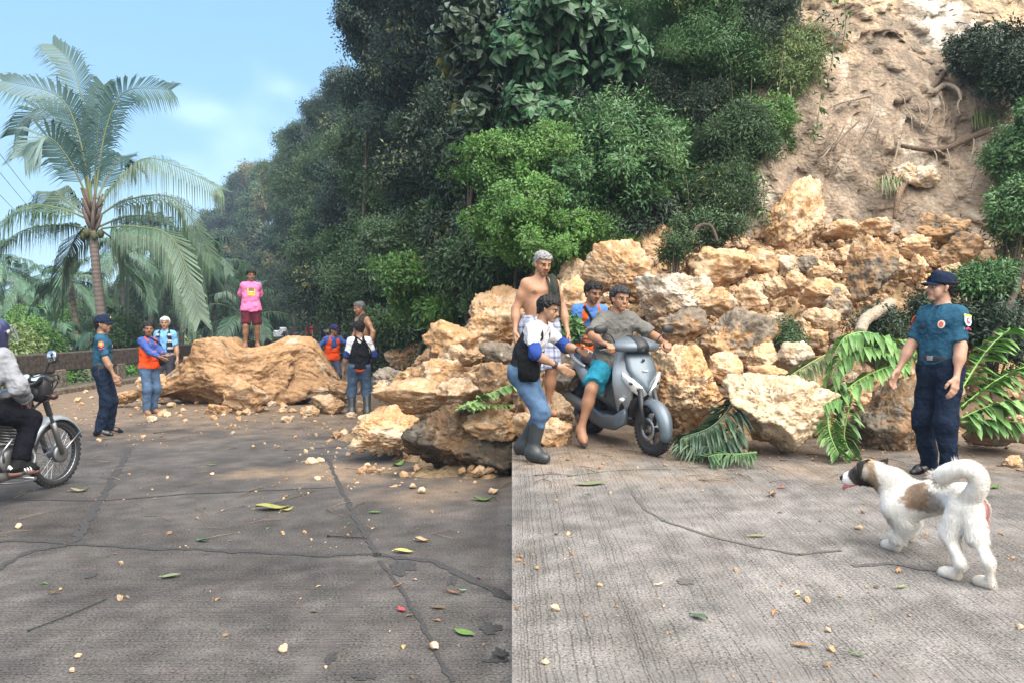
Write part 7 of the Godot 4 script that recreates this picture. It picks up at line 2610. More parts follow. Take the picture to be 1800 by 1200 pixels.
func build_scooter() -> void:
	var t := thing("scooter", "silver and grey scooter facing out of the slide, ridden by the man in grey", "scooter", SCOOTER_AT, SCOOTER_TURN)
	# the pitch of the ground: the front wheel stands lower than the rear
	t.rotation = Vector3(0.039, SCOOTER_TURN, 0)
	var steer := Basis(Vector3.UP, 0.10)
	var fw := Vector3(0, 0.248, 0.64)
	var rw := Vector3(0, 0.265, -0.62)
	wheel(t, fw, 0.248, 0.105, steer, false, 0.105)
	wheel(t, rw, 0.265, 0.12, Basis(), false)
	for sg in [-1.0, 1.0]:
		part(t, "fork_leg", func(b: MB): b.tube([fw + Vector3(sg * 0.085, 0.0, 0.0), fw + Vector3(sg * 0.085, 0.20, -0.07), fw + Vector3(sg * 0.07, 0.36, -0.13)], [0.022, 0.024, 0.026], 8), M.black_plastic)
	part(t, "brake_caliper", func(b: MB): b.box(Transform3D(steer, fw + Vector3(-0.088, 0.085, -0.065)), Vector3(0.04, 0.08, 0.05), 0.012), M.black_plastic, false)
	# front mudguard hugging the wheel
	part(t, "front_mudguard", func(b: MB):
		var rings := []
		for i in 13:
			var a := lerpf(-0.30, 2.35, i / 12.0)
			var ce := fw + Vector3(0, sin(a), cos(a)) * 0.282
			var w: float = 0.075 * (0.75 + 0.4 * sin(PI * clampf(i / 12.0, 0.08, 0.95)))
			var n := Vector3(0, sin(a), cos(a))
			var ring := []
			for k in 9:
				var u := lerpf(-1.0, 1.0, k / 8.0)
				ring.append(ce + Vector3(u * w, 0, 0) - n * (u * u * 0.055))
			for k in 9:
				var u := lerpf(1.0, -1.0, k / 8.0)
				ring.append(ce + Vector3(u * (w - 0.006), 0, 0) - n * (u * u * 0.055 + 0.008))
			rings.append(ring)
		b.loft(rings), M.grey_paint)
	# the apron: outer silver wings, dark centre
	var prof := [[0.95, 0.33, 0.15], [0.86, 0.395, 0.205], [0.76, 0.445, 0.245], [0.66, 0.47, 0.255], [0.58, 0.465, 0.235], [0.50, 0.425, 0.20], [0.40, 0.385, 0.155], [0.30, 0.355, 0.11]]
	for sg in [-1.0, 1.0]:
		part(t, "front_panel", func(b: MB):
			var rings := []
			for q in prof:
				var ring := []
				for k in 7:
					var u := lerpf(0.42, 1.0, k / 6.0)
					ring.append(Vector3(sg * q[2] * u, q[0] - 0.02 * u, q[1] - 0.16 * pow(u, 2.2)))
				for k in 7:
					var u := lerpf(1.0, 0.42, k / 6.0)
					ring.append(Vector3(sg * (q[2] * u - 0.008), q[0] - 0.02 * u, q[1] - 0.16 * pow(u, 2.2) - 0.022))
				rings.append(ring)
			b.loft(rings), M.silver_paint)
	part(t, "front_centre_panel", func(b: MB):
		var rings := []
		for q in [[0.955, 0.335, 0.15], [0.87, 0.40, 0.19], [0.78, 0.452, 0.205], [0.70, 0.49, 0.16], [0.63, 0.515, 0.085], [0.565, 0.525, 0.02]]:
			var ring := []
			for k in 9:
				var u := lerpf(-0.75, 0.75, k / 8.0)
				ring.append(Vector3(q[2] * u, q[0] + 0.005, q[1] + 0.014 - 0.07 * u * u))
			for k in 9:
				var u := lerpf(0.75, -0.75, k / 8.0)
				ring.append(Vector3(q[2] * u, q[0] + 0.005, q[1] - 0.03 - 0.07 * u * u))
			rings.append(ring)
		b.loft(rings), M.grey_paint)
	part(t, "emblem", func(b: MB): b.ball(Vector3(0.0, 0.87, 0.437), Vector3(0.018, 0.018, 0.006), 10), M.black_plastic)
	part(t, "front_vent", func(b: MB): b.box(Transform3D(Basis(Vector3.RIGHT, 0.9), Vector3(0, 0.775, 0.484)), Vector3(0.055, 0.008, 0.014), 0.003), M.steel, false)
	# headlamps, two lenses meeting in a beak
	for sg in [-1.0, 1.0]:
		var hl := part(t, "headlamp", func(b: MB):
			var pts := [Vector3(0.008, 0.560, 0.542), Vector3(0.060, 0.625, 0.528), Vector3(0.130, 0.695, 0.482), Vector3(0.205, 0.755, 0.405), Vector3(0.205, 0.690, 0.412), Vector3(0.145, 0.595, 0.470), Vector3(0.06, 0.520, 0.525)]
			var a := []
			var c := []
			for p in pts:
				a.append(Vector3(p.x * sg, p.y, p.z + 0.006))
				c.append(Vector3(p.x * sg * 0.95, p.y, p.z - 0.04))
			b.loft([c, a]), M.lamp_glass)
		part(hl, "lamp_reflector", func(b: MB):
			b.ball(Vector3(sg * 0.085, 0.600, 0.518), Vector3(0.028, 0.020, 0.012), 10), M.black_plastic)
		part(hl, "lamp_reflector", func(b: MB): b.ball(Vector3(sg * 0.145, 0.655, 0.468), Vector3(0.022, 0.016, 0.014), 10), M.black_plastic)
		part(t, "turn_signal", func(b: MB): b.ball(Vector3(sg * 0.175, 0.49, 0.36), Vector3(0.035, 0.026, 0.035), 10), M.lamp_glass)
	part(t, "lower_grille", func(b: MB):
		var rings := []
		for q in [[0.545, 0.455, 0.055], [0.48, 0.445, 0.10], [0.40, 0.40, 0.10], [0.32, 0.36, 0.09]]:
			rings.append(ring_at(Vector3(0, q[0], q[1] - 0.06), Vector3(q[2], 0, 0), Vector3(0, 0, 0.055), 14, 0.7))
		b.loft(rings), M.black_plastic)
	# handlebar cowl with visor-like top
	part(t, "handlebar_cowl", func(b: MB):
		var rings := []
		for q in [[-0.27, 0.985, 0.265, 0.016, 0.024], [-0.215, 0.995, 0.285, 0.036, 0.065], [-0.13, 1.01, 0.305, 0.047, 0.105], [0.0, 1.018, 0.315, 0.052, 0.125], [0.13, 1.01, 0.305, 0.047, 0.105], [0.215, 0.995, 0.285, 0.036, 0.065], [0.27, 0.985, 0.265, 0.016, 0.024]]:
			rings.append(ring_at(Vector3(q[0], q[1], q[2]), Vector3(0, -0.35 * q[4], 1.0 * q[4]), Vector3(0, q[3], 0.2 * q[3]), 14, 0.75))
		b.loft(rings), M.grey_paint)
	part(t, "cowl_stripe", func(b: MB):
		var rings := []
		for q in [[-0.06, 0.014], [0.0, 0.019], [0.06, 0.014]]:
			rings.append(ring_at(Vector3(q[0], 1.004 + q[1], 0.313), Vector3(0, -0.043, 0.126), Vector3(0, 0.054, 0.012), 14, 0.75))
		b.loft(rings), M.black_plastic)
	part(t, "instrument_panel", func(b: MB): b.box(Transform3D(Basis(Vector3.RIGHT, -0.7), Vector3(0, 1.045, 0.235)), Vector3(0.20, 0.02, 0.09), 0.008), M.black_plastic, false)
	for sg in [-1.0, 1.0]:
		part(t, "handlebar", func(b: MB): b.tube([Vector3(sg * 0.18, 0.985, 0.27), Vector3(sg * 0.27, 0.99, 0.255), Vector3(sg * 0.385, 0.985, 0.215)], [0.015, 0.017, 0.017], 8), M.rubber)
		part(t, "brake_lever", func(b: MB): b.tube([Vector3(sg * 0.20, 0.985, 0.30), Vector3(sg * 0.29, 0.975, 0.315), Vector3(sg * 0.385, 0.955, 0.285)], [0.008, 0.007, 0.006], 6), M.steel)
		mirror_on(t, [Vector3(sg * 0.21, 1.0, 0.27), Vector3(sg * 0.27, 1.09, 0.29), Vector3(sg * 0.37, 1.15, 0.26)], Vector3(sg * -0.15, 0.05, -1).normalized(), Vector3(sg * 0.12, 1, 0).normalized(), 0.068, 0.042)
	# leg shield inside, floorboard, side skirts
	part(t, "leg_shield", func(b: MB):
		var rings := []
		for q in [[0.93, 0.28, 0.11], [0.80, 0.30, 0.16], [0.65, 0.31, 0.175], [0.50, 0.30, 0.165], [0.36, 0.26, 0.15]]:
			rings.append(ring_at(Vector3(0, q[0], q[1]), Vector3(q[2], 0, 0), Vector3(0, 0, 0.045), 14, 0.6))
		b.loft(rings), M.black_plastic)
	part(t, "floorboard", func(b: MB): b.box(Transform3D(Basis(), Vector3(0, 0.275, 0.03)), Vector3(0.34, 0.07, 0.50), 0.025), M.black_plastic, false)
	for sg in [-1.0, 1.0]:
		part(t, "side_skirt", func(b: MB):
			var rings := []
			for q in [[0.36, 0.33, 0.08, 0.135], [0.20, 0.245, 0.075, 0.165], [-0.05, 0.225, 0.07, 0.172], [-0.30, 0.26, 0.085, 0.16], [-0.55, 0.34, 0.06, 0.13]]:
				rings.append(ring_at(Vector3(sg * q[3], q[1], q[0]), Vector3(sg * 0.028, 0, 0), Vector3(0, q[2], 0), 10, 0.6))
			b.loft(rings), M.grey_paint)
	# body under the seat and tail
	part(t, "body_side", func(b: MB):
		var rings := []
		for q in [[0.02, 0.46, 0.07, 0.15], [-0.15, 0.52, 0.13, 0.17], [-0.40, 0.57, 0.155, 0.15], [-0.65, 0.63, 0.15, 0.12], [-0.88, 0.71, 0.10, 0.07]]:
			rings.append(ring_at(Vector3(0, q[1], q[0]), Vector3(q[2], 0, 0), Vector3(0, q[3], 0), 16, 0.75))
		b.loft(rings), M.grey_paint)
	for sg in [-1.0, 1.0]:
		part(t, "side_panel", func(b: MB):
			var rings := []
			for q in [[-0.10, 0.50, 0.05, 0.130], [-0.30, 0.57, 0.075, 0.150], [-0.55, 0.64, 0.07, 0.150], [-0.85, 0.72, 0.035, 0.10]]:
				rings.append(ring_at(Vector3(sg * q[3], q[1], q[0]), Vector3(sg * 0.02, 0.005, 0), Vector3(sg * -0.01, q[2], 0), 10, 0.7))
			b.loft(rings), M.silver_paint)
	part(t, "seat", func(b: MB):
		var rings := []
		for q in [[0.06, 0.70, 0.06, 0.04], [-0.06, 0.735, 0.11, 0.055], [-0.28, 0.745, 0.135, 0.055], [-0.45, 0.78, 0.125, 0.055], [-0.68, 0.80, 0.11, 0.05], [-0.80, 0.79, 0.07, 0.03]]:
			rings.append(ring_at(Vector3(0, q[1], q[0]), Vector3(q[2], 0, 0), Vector3(0, q[3], 0), 14, 0.7))
		b.loft(rings), mat(lin(0.045, 0.028, 0.032), 0.6))
	part(t, "grab_rail", func(b: MB): b.tube(smooth_path([Vector3(-0.13, 0.72, -0.55), Vector3(-0.15, 0.79, -0.78), Vector3(-0.09, 0.86, -0.95), Vector3(0.09, 0.86, -0.95), Vector3(0.15, 0.79, -0.78), Vector3(0.13, 0.72, -0.55)], 6), [0.020], 8), M.silver_paint)
	part(t, "tail_lamp", func(b: MB): b.box(Transform3D(Basis(), Vector3(0, 0.70, -0.95)), Vector3(0.16, 0.05, 0.05), 0.015), mat(lin(0.35, 0.01, 0.01), 0.2), false)
	part(t, "rear_mudguard", func(b: MB): b.box(Transform3D(Basis(Vector3.RIGHT, 0.5), Vector3(0, 0.48, -0.97)), Vector3(0.15, 0.30, 0.015), 0.006), M.black_plastic, false)
	part(t, "engine", func(b: MB):
		b.box(Transform3D(Basis(Vector3.RIGHT, 0.1), Vector3(0.10, 0.30, -0.40)), Vector3(0.12, 0.20, 0.62), 0.05)
		b.tube([Vector3(-0.16, 0.30, -0.30), Vector3(-0.17, 0.31, -0.45), Vector3(-0.17, 0.36, -0.90)], [0.03, 0.058, 0.06], 12), M.dull_steel)

func make_motorcycle(label: String, where: Vector3, turn: float) -> Node3D:
	var t := thing("motorcycle", label, "motorcycle", where, turn)
	var steer := Basis()
	var fw := Vector3(0, 0.315, 0.70)
	var rw := Vector3(0, 0.315, -0.58)
	wheel(t, fw, 0.315, 0.078, steer, true)
	wheel(t, rw, 0.315, 0.09, Basis(), true)
	part(t, "brake_drum", func(b: MB): b.lathe(fw - Vector3(0.062, 0, 0), Vector3.LEFT, [Vector2(-0.02, 0.002), Vector2(-0.02, 0.085), Vector2(0.015, 0.085), Vector2(0.02, 0.06), Vector2(0.02, 0.002)], 24), M.dull_steel)
	for sg in [-1.0, 1.0]:
		part(t, "fork_leg", func(b: MB):
			b.tube([fw + Vector3(sg * 0.085, 0.0, 0.0), fw + Vector3(sg * 0.085, 0.20, -0.075), fw + Vector3(sg * 0.085, 0.30, -0.115)], [0.024, 0.027, 0.027], 10)
			b.tube([fw + Vector3(sg * 0.085, 0.28, -0.105), fw + Vector3(sg * 0.085, 0.60, -0.23)], [0.016, 0.016], 8), M.dull_steel)
		part(t, "fork_gaiter", func(b: MB):
			var pts := []
			var rr := []
			for i in 13:
				pts.append(fw + Vector3(sg * 0.085, 0.0, 0.0) + Vector3(0, 0.92, -0.36).normalized() * (0.40 + 0.013 * i))
				rr.append(0.03 if i % 2 else 0.024)
			b.tube(pts, rr, 10), M.rubber)
	part(t, "front_mudguard", func(b: MB):
		var rings := []
		for i in 13:
			var a := lerpf(0.35, 2.75, i / 12.0)
			var n := Vector3(0, sin(a), cos(a))
			var ce := fw + n * 0.355
			var ring := []
			for k in 7:
				var u := lerpf(-1.0, 1.0, k / 6.0)
				ring.append(ce + Vector3(u * 0.062, 0, 0) - n * (u * u * 0.035))
			for k in 7:
				var u := lerpf(1.0, -1.0, k / 6.0)
				ring.append(ce + Vector3(u * 0.057, 0, 0) - n * (u * u * 0.035 + 0.006))
			rings.append(ring)
		b.loft(rings), M.silver_paint)
	for sg in [-1.0, 1.0]:
		part(t, "mudguard_stay", func(b: MB): b.tube([fw + Vector3(sg * 0.08, 0, 0), fw + Vector3(sg * 0.065, 0.18, 0.27)], [0.006], 5), M.steel)
	# headlamp, gauges, bars
	part(t, "headlamp", func(b: MB): b.lathe(Vector3(0, 0.90, 0.53), Vector3(0, -0.08, 1).normalized(), [Vector2(-0.12, 0.002), Vector2(-0.10, 0.07), Vector2(0.02, 0.095), Vector2(0.06, 0.092), Vector2(0.062, 0.002)], 20), M.black_plastic)
	part(t, "gauges", func(b: MB):
		for sg in [-1.0, 1.0]:
			b.lathe(Vector3(sg * 0.065, 1.03, 0.43), Vector3(0, 0.82, -0.57), [Vector2(-0.05, 0.03), Vector2(0.0, 0.052), Vector2(0.015, 0.052), Vector2(0.016, 0.002)], 16), M.black_plastic)
	part(t, "gauge_glass", func(b: MB):
		for sg in [-1.0, 1.0]:
			b.lathe(Vector3(sg * 0.065, 1.043, 0.421), Vector3(0, 0.82, -0.57), [Vector2(0.0, 0.046), Vector2(0.003, 0.002)], 16), M.lamp_glass)
	part(t, "handlebar", func(b: MB): b.tube(smooth_path([Vector3(-0.38, 1.04, 0.24), Vector3(-0.22, 1.06, 0.32), Vector3(-0.08, 0.99, 0.37), Vector3(0.08, 0.99, 0.37), Vector3(0.22, 1.06, 0.32), Vector3(0.38, 1.04, 0.24)], 5), [0.013], 8), M.dull_steel)
	for sg in [-1.0, 1.0]:
		part(t, "grip", func(b: MB): b.tube([Vector3(sg * 0.27, 1.055, 0.30), Vector3(sg * 0.40, 1.035, 0.23)], [0.020, 0.020], 10), M.rubber)
		part(t, "brake_lever", func(b: MB): b.tube([Vector3(sg * 0.22, 1.06, 0.35), Vector3(sg * 0.31, 1.04, 0.36), Vector3(sg * 0.42, 1.01, 0.30)], [0.008, 0.007, 0.006], 6), M.black_plastic)
		part(t, "turn_signal", func(b: MB):
			b.ball(Vector3(sg * 0.20, 0.87, 0.47), Vector3(0.035, 0.03, 0.045), 10)
			b.tube([Vector3(sg * 0.08, 0.88, 0.47), Vector3(sg * 0.19, 0.87, 0.47)], [0.01], 6), mat(lin(0.05, 0.022, 0.018), 0.3))
		mirror_on(t, [Vector3(sg * 0.22, 1.06, 0.32), Vector3(sg * 0.27, 1.16, 0.33), Vector3(sg * 0.36, 1.24, 0.27)], Vector3(sg * -0.2, 0.05, -1).normalized(), Vector3(0, 1, 0.05).normalized(), 0.062, 0.058)
	part(t, "cables", func(b: MB):
		for q in [[-0.2, 0.06], [0.2, 0.03], [-0.1, 0.1], [0.12, -0.02]]:
			b.tube(smooth_path([Vector3(q[0], 1.05, 0.34), Vector3(q[0] * 1.1, 1.06, 0.50), Vector3(q[0] * 0.5, 0.92, 0.52 + q[1]), Vector3(q[0] * 0.2, 0.75, 0.40)], 5), [0.006], 5), M.rubber)
	part(t, "headlamp_cowl", func(b: MB):
		var rings := []
		for q in [[0.83, 0.10], [0.90, 0.125], [0.98, 0.12], [1.04, 0.09]]:
			rings.append(ring_at(Vector3(0, q[0], 0.50), Vector3(q[1], 0, 0), Vector3(0, 0, 0.075), 12, 0.8))
		b.loft(rings), M.black_plastic)
	# tank, seat, engine, exhaust, frame
	part(t, "fuel_tank", func(b: MB):
		var rings := []
		for q in [[0.36, 0.84, 0.07, 0.06], [0.26, 0.86, 0.125, 0.10], [0.10, 0.86, 0.135, 0.105], [-0.06, 0.83, 0.10, 0.085], [-0.14, 0.80, 0.06, 0.05]]:
			rings.append(ring_at(Vector3(0, q[1], q[0]), Vector3(q[2], 0, 0), Vector3(0, q[3], 0), 16, 0.8))
		b.loft(rings), helmet_black())
	part(t, "seat", func(b: MB):
		var rings := []
		for q in [[-0.08, 0.80, 0.08, 0.035], [-0.20, 0.79, 0.12, 0.045], [-0.45, 0.80, 0.13, 0.05], [-0.72, 0.83, 0.11, 0.045], [-0.82, 0.83, 0.07, 0.025]]:
			rings.append(ring_at(Vector3(0, q[1], q[0]), Vector3(q[2], 0, 0), Vector3(0, q[3], 0), 14, 0.7))
		b.loft(rings), M.rubber)
	part(t, "engine", func(b: MB):
		b.box(Transform3D(Basis(), Vector3(0, 0.36, 0.06)), Vector3(0.24, 0.22, 0.36), 0.06)
		for i in 7:
			b.box(Transform3D(Basis(Vector3.RIGHT, 0.25), Vector3(0, 0.50 + 0.026 * i, 0.15 - 0.006 * i)), Vector3(0.20, 0.011, 0.19))
		b.lathe(Vector3(-0.12, 0.36, 0.02), Vector3.LEFT, [Vector2(0, 0.10), Vector2(0.035, 0.095), Vector2(0.05, 0.07), Vector2(0.052, 0.002)], 20), M.dull_steel)
	part(t, "engine_cover", func(b: MB): b.lathe(Vector3(-0.155, 0.36, 0.13), Vector3.LEFT, [Vector2(-0.03, 0.085), Vector2(0.012, 0.08), Vector2(0.02, 0.05), Vector2(0.022, 0.002)], 20), M.steel)
	part(t, "kick_lever", func(b: MB): b.tube([Vector3(-0.17, 0.36, -0.06), Vector3(-0.20, 0.46, -0.10), Vector3(-0.22, 0.56, -0.02)], [0.010], 6), M.steel)
	part(t, "exhaust", func(b: MB): b.tube(smooth_path([Vector3(-0.06, 0.50, 0.28), Vector3(-0.11, 0.34, 0.34), Vector3(-0.15, 0.24, 0.18), Vector3(-0.17, 0.25, -0.20), Vector3(-0.18, 0.32, -0.55), Vector3(-0.18, 0.38, -0.95)], 5), [0.02, 0.02, 0.02, 0.02, 0.02, 0.02, 0.02, 0.02, 0.022, 0.022, 0.024, 0.026, 0.03, 0.036, 0.042, 0.045], 10), M.dull_steel)
	part(t, "frame", func(b: MB):
		b.tube([Vector3(0, 0.90, 0.44), Vector3(0, 0.62, 0.36), Vector3(0, 0.30, 0.24)], [0.024], 8)
		b.tube([Vector3(0, 0.76, 0.36), Vector3(0, 0.74, -0.10), Vector3(0, 0.72, -0.70)], [0.022], 8)
		b.tube([Vector3(0.10, 0.72, -0.14), Vector3(0.10, 0.30, -0.16)], [0.018], 8)
		b.tube([Vector3(0.09, 0.32, -0.10), Vector3(0.09, 0.315, -0.58)], [0.02], 8)
		b.tube([Vector3(-0.09, 0.32, -0.10), Vector3(-0.09, 0.315, -0.58)], [0.02], 8)
		b.tube([Vector3(-0.12, 0.36, -0.50), Vector3(-0.13, 0.70, -0.45)], [0.03], 8), M.black_plastic)
	part(t, "footpeg_bar", func(b: MB): b.tube([Vector3(-0.30, 0.265, 0.02), Vector3(-0.14, 0.255, 0.04), Vector3(0.14, 0.255, 0.04), Vector3(0.30, 0.265, 0.02)], [0.014], 8), M.rubber)
	part(t, "crash_bar", func(b: MB): b.tube(smooth_path([Vector3(-0.10, 0.20, 0.10), Vector3(-0.20, 0.17, 0.25), Vector3(-0.20, 0.17, 0.05), Vector3(-0.10, 0.20, -0.15)], 5), [0.011], 6), M.steel)
	part(t, "side_cover", func(b: MB):
		for sg in [-1.0, 1.0]:
			b.box(Transform3D(Basis(), Vector3(sg * 0.13, 0.62, -0.25)), Vector3(0.03, 0.18, 0.26), 0.03), helmet_black())
	part(t, "rear_mudguard", func(b: MB):
		var rings := []
		for i in 9:
			var a := lerpf(0.9, 3.0, i / 8.0)
			var n := Vector3(0, sin(a), cos(a))
			rings.append(ring_at(rw + n * 0.37, Vector3(0.07, 0, 0), n * 0.008, 8, 0.6))
		b.loft(rings), M.black_plastic)
	return t

func helmet_black() -> StandardMaterial3D:
	if not M.has("black_paint"):
		M.black_paint = mat(lin(0.012, 0.012, 0.014), 0.25)
		M.black_paint.clearcoat_enabled = true
		M.black_paint.clearcoat = 0.8
	return M.black_paint

func build_vehicles() -> void:
	build_scooter()
	var m := make_motorcycle("black motorcycle with spoked wheels beside the policeman at the guardrail", BIKE_AT, BIKE_TURN)
	# a pink cloth tied to the bars
	var b := MB.new()
	b.col = Color(0.62, 0.08, 0.30)
	var rings := []
	for i in 8:
		var u := i / 7.0
		var o := Vector3(-0.10 - 0.02 * u, 1.0 - 0.26 * u, 0.28 - 0.10 * u)
		var w := 0.010 + 0.035 * u
		rings.append(ring_at(o, Vector3(0.3 * w, 0.1 * w, w), Vector3(0.006, 0, 0), 8, 0.7))
	b.loft(rings)
	obj("pink_ribbon", b.mesh(), M.cloth, m)
	var q := at(498, 590, 55.0)
	q.y = 0.0
	copy_of(m, q, 0.5, "distant motorcycle with a white load parked far down the road")
	q = at(522, 590, 52.0)
	q.y = 0.0
	copy_of(m, q, -0.7, "distant motorcycle parked beside the one with a white load")
	q = at(492, 580, 55.4)
	q.y = 0.85
	b = MB.new()
	b.col = Color(0.62, 0.65, 0.70)
	b.box(Transform3D(Basis(), Vector3.ZERO), Vector3(0.9, 0.5, 0.5), 0.08)
	b.box(Transform3D(Basis(), Vector3(0.2, 0.33, 0)), Vector3(0.45, 0.25, 0.4), 0.06)
	var sk := obj("white_load", b.mesh(false), M.cloth)
	sk.position = q
	tag(sk, "white bundle loaded on the distant motorcycle", "bundle")

# ---------------------------------------------------------------- the dog
func build_dog() -> void:
	var o := gp(1690, 1020)
	var t := thing("dog", "white dog with brown patches and a curled bushy tail walking across the concrete", "dog", o)
	var w := func(px: float, py: float, d: float) -> Vector3: return at(px, py, d) - o
	var white := Color(0.78, 0.75, 0.70)
	var brown := Color(0.24, 0.15, 0.09)
	var dark := Color(0.055, 0.042, 0.038)
	var pink := Color(0.48, 0.27, 0.25)
	var nose: Vector3 = w.call(1486, 840, 4.92)
	var head: Vector3 = w.call(1530, 827, 4.80)
	var nk: Vector3 = w.call(1568, 848, 4.72)
	var shd: Vector3 = w.call(1594, 868, 4.66)
	var chest: Vector3 = w.call(1582, 890, 4.62)
	var mid: Vector3 = w.call(1640, 872, 4.46)
	var hip: Vector3 = w.call(1692, 876, 4.26)
	var rump: Vector3 = w.call(1712, 892, 4.18)
	var spine := (hip - shd).normalized()
	var side := spine.cross(Vector3.UP).normalized()
	var up := side.cross(spine).normalized()
	var out := -side if (-side).z > 0.0 else side
	var ear1: Vector3 = w.call(1546, 822, 4.74)
	var patch_c: Vector3 = w.call(1605, 868, 4.46)
	var patch_b: Vector3 = w.call(1628, 890, 4.36)
	var bones := [
		[head, head + (nose - head) * 0.25, 0.062, 0.052], [head + (nose - head) * 0.2, nose, 0.045, 0.027], [head + (nose - head) * 0.25 + Vector3(0, -0.035, 0), nose + Vector3(0, -0.030, 0) + (head - nose) * 0.2, 0.030, 0.015],
		[head, nk, 0.062, 0.074], [nk, shd, 0.074, 0.088], [nk + up * 0.0, chest, 0.070, 0.092],
		[shd + up * -0.01, mid, 0.086, 0.078], [chest, mid + up * -0.03, 0.092, 0.064], [mid, hip, 0.078, 0.078], [hip, rump, 0.074, 0.062]]
	# legs: near pair on the camera side
	var legs := [
		[[1597, 890, 4.55], [1590, 918, 4.56], [1574, 945, 4.60], [1573, 962, 4.63]],
		[[1602, 895, 4.70], [1606, 915, 4.74], [1600, 938, 4.80], [1592, 955, 4.84]],
		[[1688, 895, 4.20], [1668, 938, 4.22], [1690, 990, 4.10], [1677, 1014, 4.16]],
		[[1712, 898, 4.14], [1716, 940, 4.10], [1738, 988, 4.00], [1741, 1027, 4.03]]]
	for i in 4:
		var L: Array = legs[i]
		var p := []
		for q in L:
			p.append(w.call(q[0], q[1], q[2]))
		p[3].y = gy(1.0, (p[3] as Vector3).z + o.z) - o.y + 0.022
		if i < 2:
			bones.append([p[0], p[1], 0.052, 0.040])
			bones.append([p[1], p[2], 0.036, 0.027])
			bones.append([p[2], p[3], 0.023, 0.019])
		else:
			bones.append([p[0], p[1], 0.066, 0.042])
			bones.append([p[1], p[2], 0.034, 0.019])
			bones.append([p[2], p[3], 0.017, 0.016])
		var fwd := (shd - hip)
		fwd.y = 0
		fwd = fwd.normalized()
		bones.append([p[3] + Vector3(0, 0.002, 0), p[3] + fwd * 0.05 + Vector3(0, -0.004, 0), 0.021, 0.019])
		for k in [-1.0, 0.0, 1.0]:
			bones.append([p[3] + fwd * 0.045 + side * k * 0.016, p[3] + fwd * 0.066 + side * k * 0.018 + Vector3(0, -0.006, 0), 0.014, 0.011])
	var tail := smooth_path([w.call(1702, 876, 4.16), w.call(1716, 862, 4.10), w.call(1720, 838, 4.08), w.call(1700, 822, 4.10), w.call(1670, 828, 4.16), w.call(1652, 842, 4.22)], 4)
	for i in tail.size() - 1:
		var f := i / float(tail.size() - 1)
		bones.append([tail[i], tail[i + 1], lerpf(0.026, 0.030, f), lerpf(0.028, 0.022, f)])
	var paint := func(p: Vector3) -> Color:
		var n := noise_a.get_noise_3dv(p * 9.0)
		var c := white * (1.0 + 0.10 * n)
		var hd := p - head
		var along := hd.dot((nose - head).normalized())
		if p.distance_to(head) < 0.13 and along > -0.055:
			c = Color(0.42, 0.32, 0.22).lerp(dark, smoothstep(0.01, 0.06, along + n * 0.02 - hd.y * 0.4))
			if hd.dot(out) > 0.055 and along < 0.03:
				c = c.lerp(white, 0.4)
		if p.distance_to(nose) < 0.03:
			c = Color(0.01, 0.01, 0.012)
		var n3 := noise_a.get_noise_3dv(p * 40.0)
		c = c.lerp(Color(0.34, 0.28, 0.24), smoothstep(0.105, 0.06, p.distance_to(patch_b) + 0.03 * n + 0.03 * n3) * 0.85)
		c = c.lerp(brown.lerp(Color(0.36, 0.25, 0.16), clampf(0.5 + n, 0, 1)), smoothstep(0.112, 0.078, p.distance_to(patch_c) + 0.03 * n + 0.03 * n3))
		if p.y < 0.12:
			c = c.lerp(Color(0.50, 0.44, 0.36), 0.45 * smoothstep(0.12, 0.0, p.y))
		var rp := p - rump
		if rp.length() < 0.13 and rp.dot(spine) > 0.06 and absf(rp.dot(side)) < 0.022 and rp.y < 0.06:
			c = pink
		c.a = 1.0
		return c
	var b := MB.new()
	field_mesh(b, bones, 0.0095, 75.0, paint, 0.006)
	# nose tip, mouth, tongue, eyes
	b.col = Color(0.010, 0.010, 0.011)
	b.ball(nose + (nose - head).normalized() * 0.022 + Vector3(0, 0.008, 0), Vector3(0.017, 0.014, 0.017), 8)
	var fw := (nose - head).normalized()
	b.ball(head + fw * 0.062 + out * 0.040 + Vector3(0, 0.022, 0), Vector3(0.011, 0.009, 0.011), 8)
	b.ball(head + fw * 0.062 - out * 0.040 + Vector3(0, 0.022, 0), Vector3(0.011, 0.009, 0.011), 8)
	var body := obj("body", b.mesh(), M.fur_skin if M.has("fur_skin") else M.plain, t)
	b = MB.new()
	b.col = Color(0.55, 0.18, 0.20)
	b.tube([head + fw * 0.06 + Vector3(0, -0.052, 0), nose + Vector3(0, -0.048, 0), nose + fw * 0.012 + Vector3(0, -0.066, 0)], [0.016, 0.015, 0.008], 8)
	obj("tongue", b.mesh(), mat(lin(0.55, 0.16, 0.18), 0.35), t)
	# ears, folded flaps
	for sg in [1.0, -1.0]:
		b = MB.new()
		b.col = Color(0.022, 0.018, 0.017)
		var e0: Vector3 = head - fw * 0.022 + out * sg * 0.055 + Vector3(0, 0.052, 0)
		var rings := []
		for i in 6:
			var u := i / 5.0
			var c: Vector3 = e0 + out * sg * (0.030 * sin(u * 2.2)) + Vector3(0, 0.020 * sin(u * 3.0) - 0.085 * u * u, 0) + fw * 0.012 * u
			rings.append(ring_at(c, fw * 0.036 * (1.0 - 0.75 * u * u), out * sg * 0.009, 10))
		b.loft(rings)
		obj("ear", b.mesh(), M.plain, t)
	# fur: short blades all over, long ones on tail, breeches and chest
	var r := RandomNumberGenerator.new()
	r.seed = 64
	b = MB.new()
	var src: ArrayMesh = body.mesh
	var arr := src.surface_get_arrays(0)
	var v: PackedVector3Array = arr[Mesh.ARRAY_VERTEX]
	var nn: PackedVector3Array = arr[Mesh.ARRAY_NORMAL]
	var back := (hip - shd).normalized()
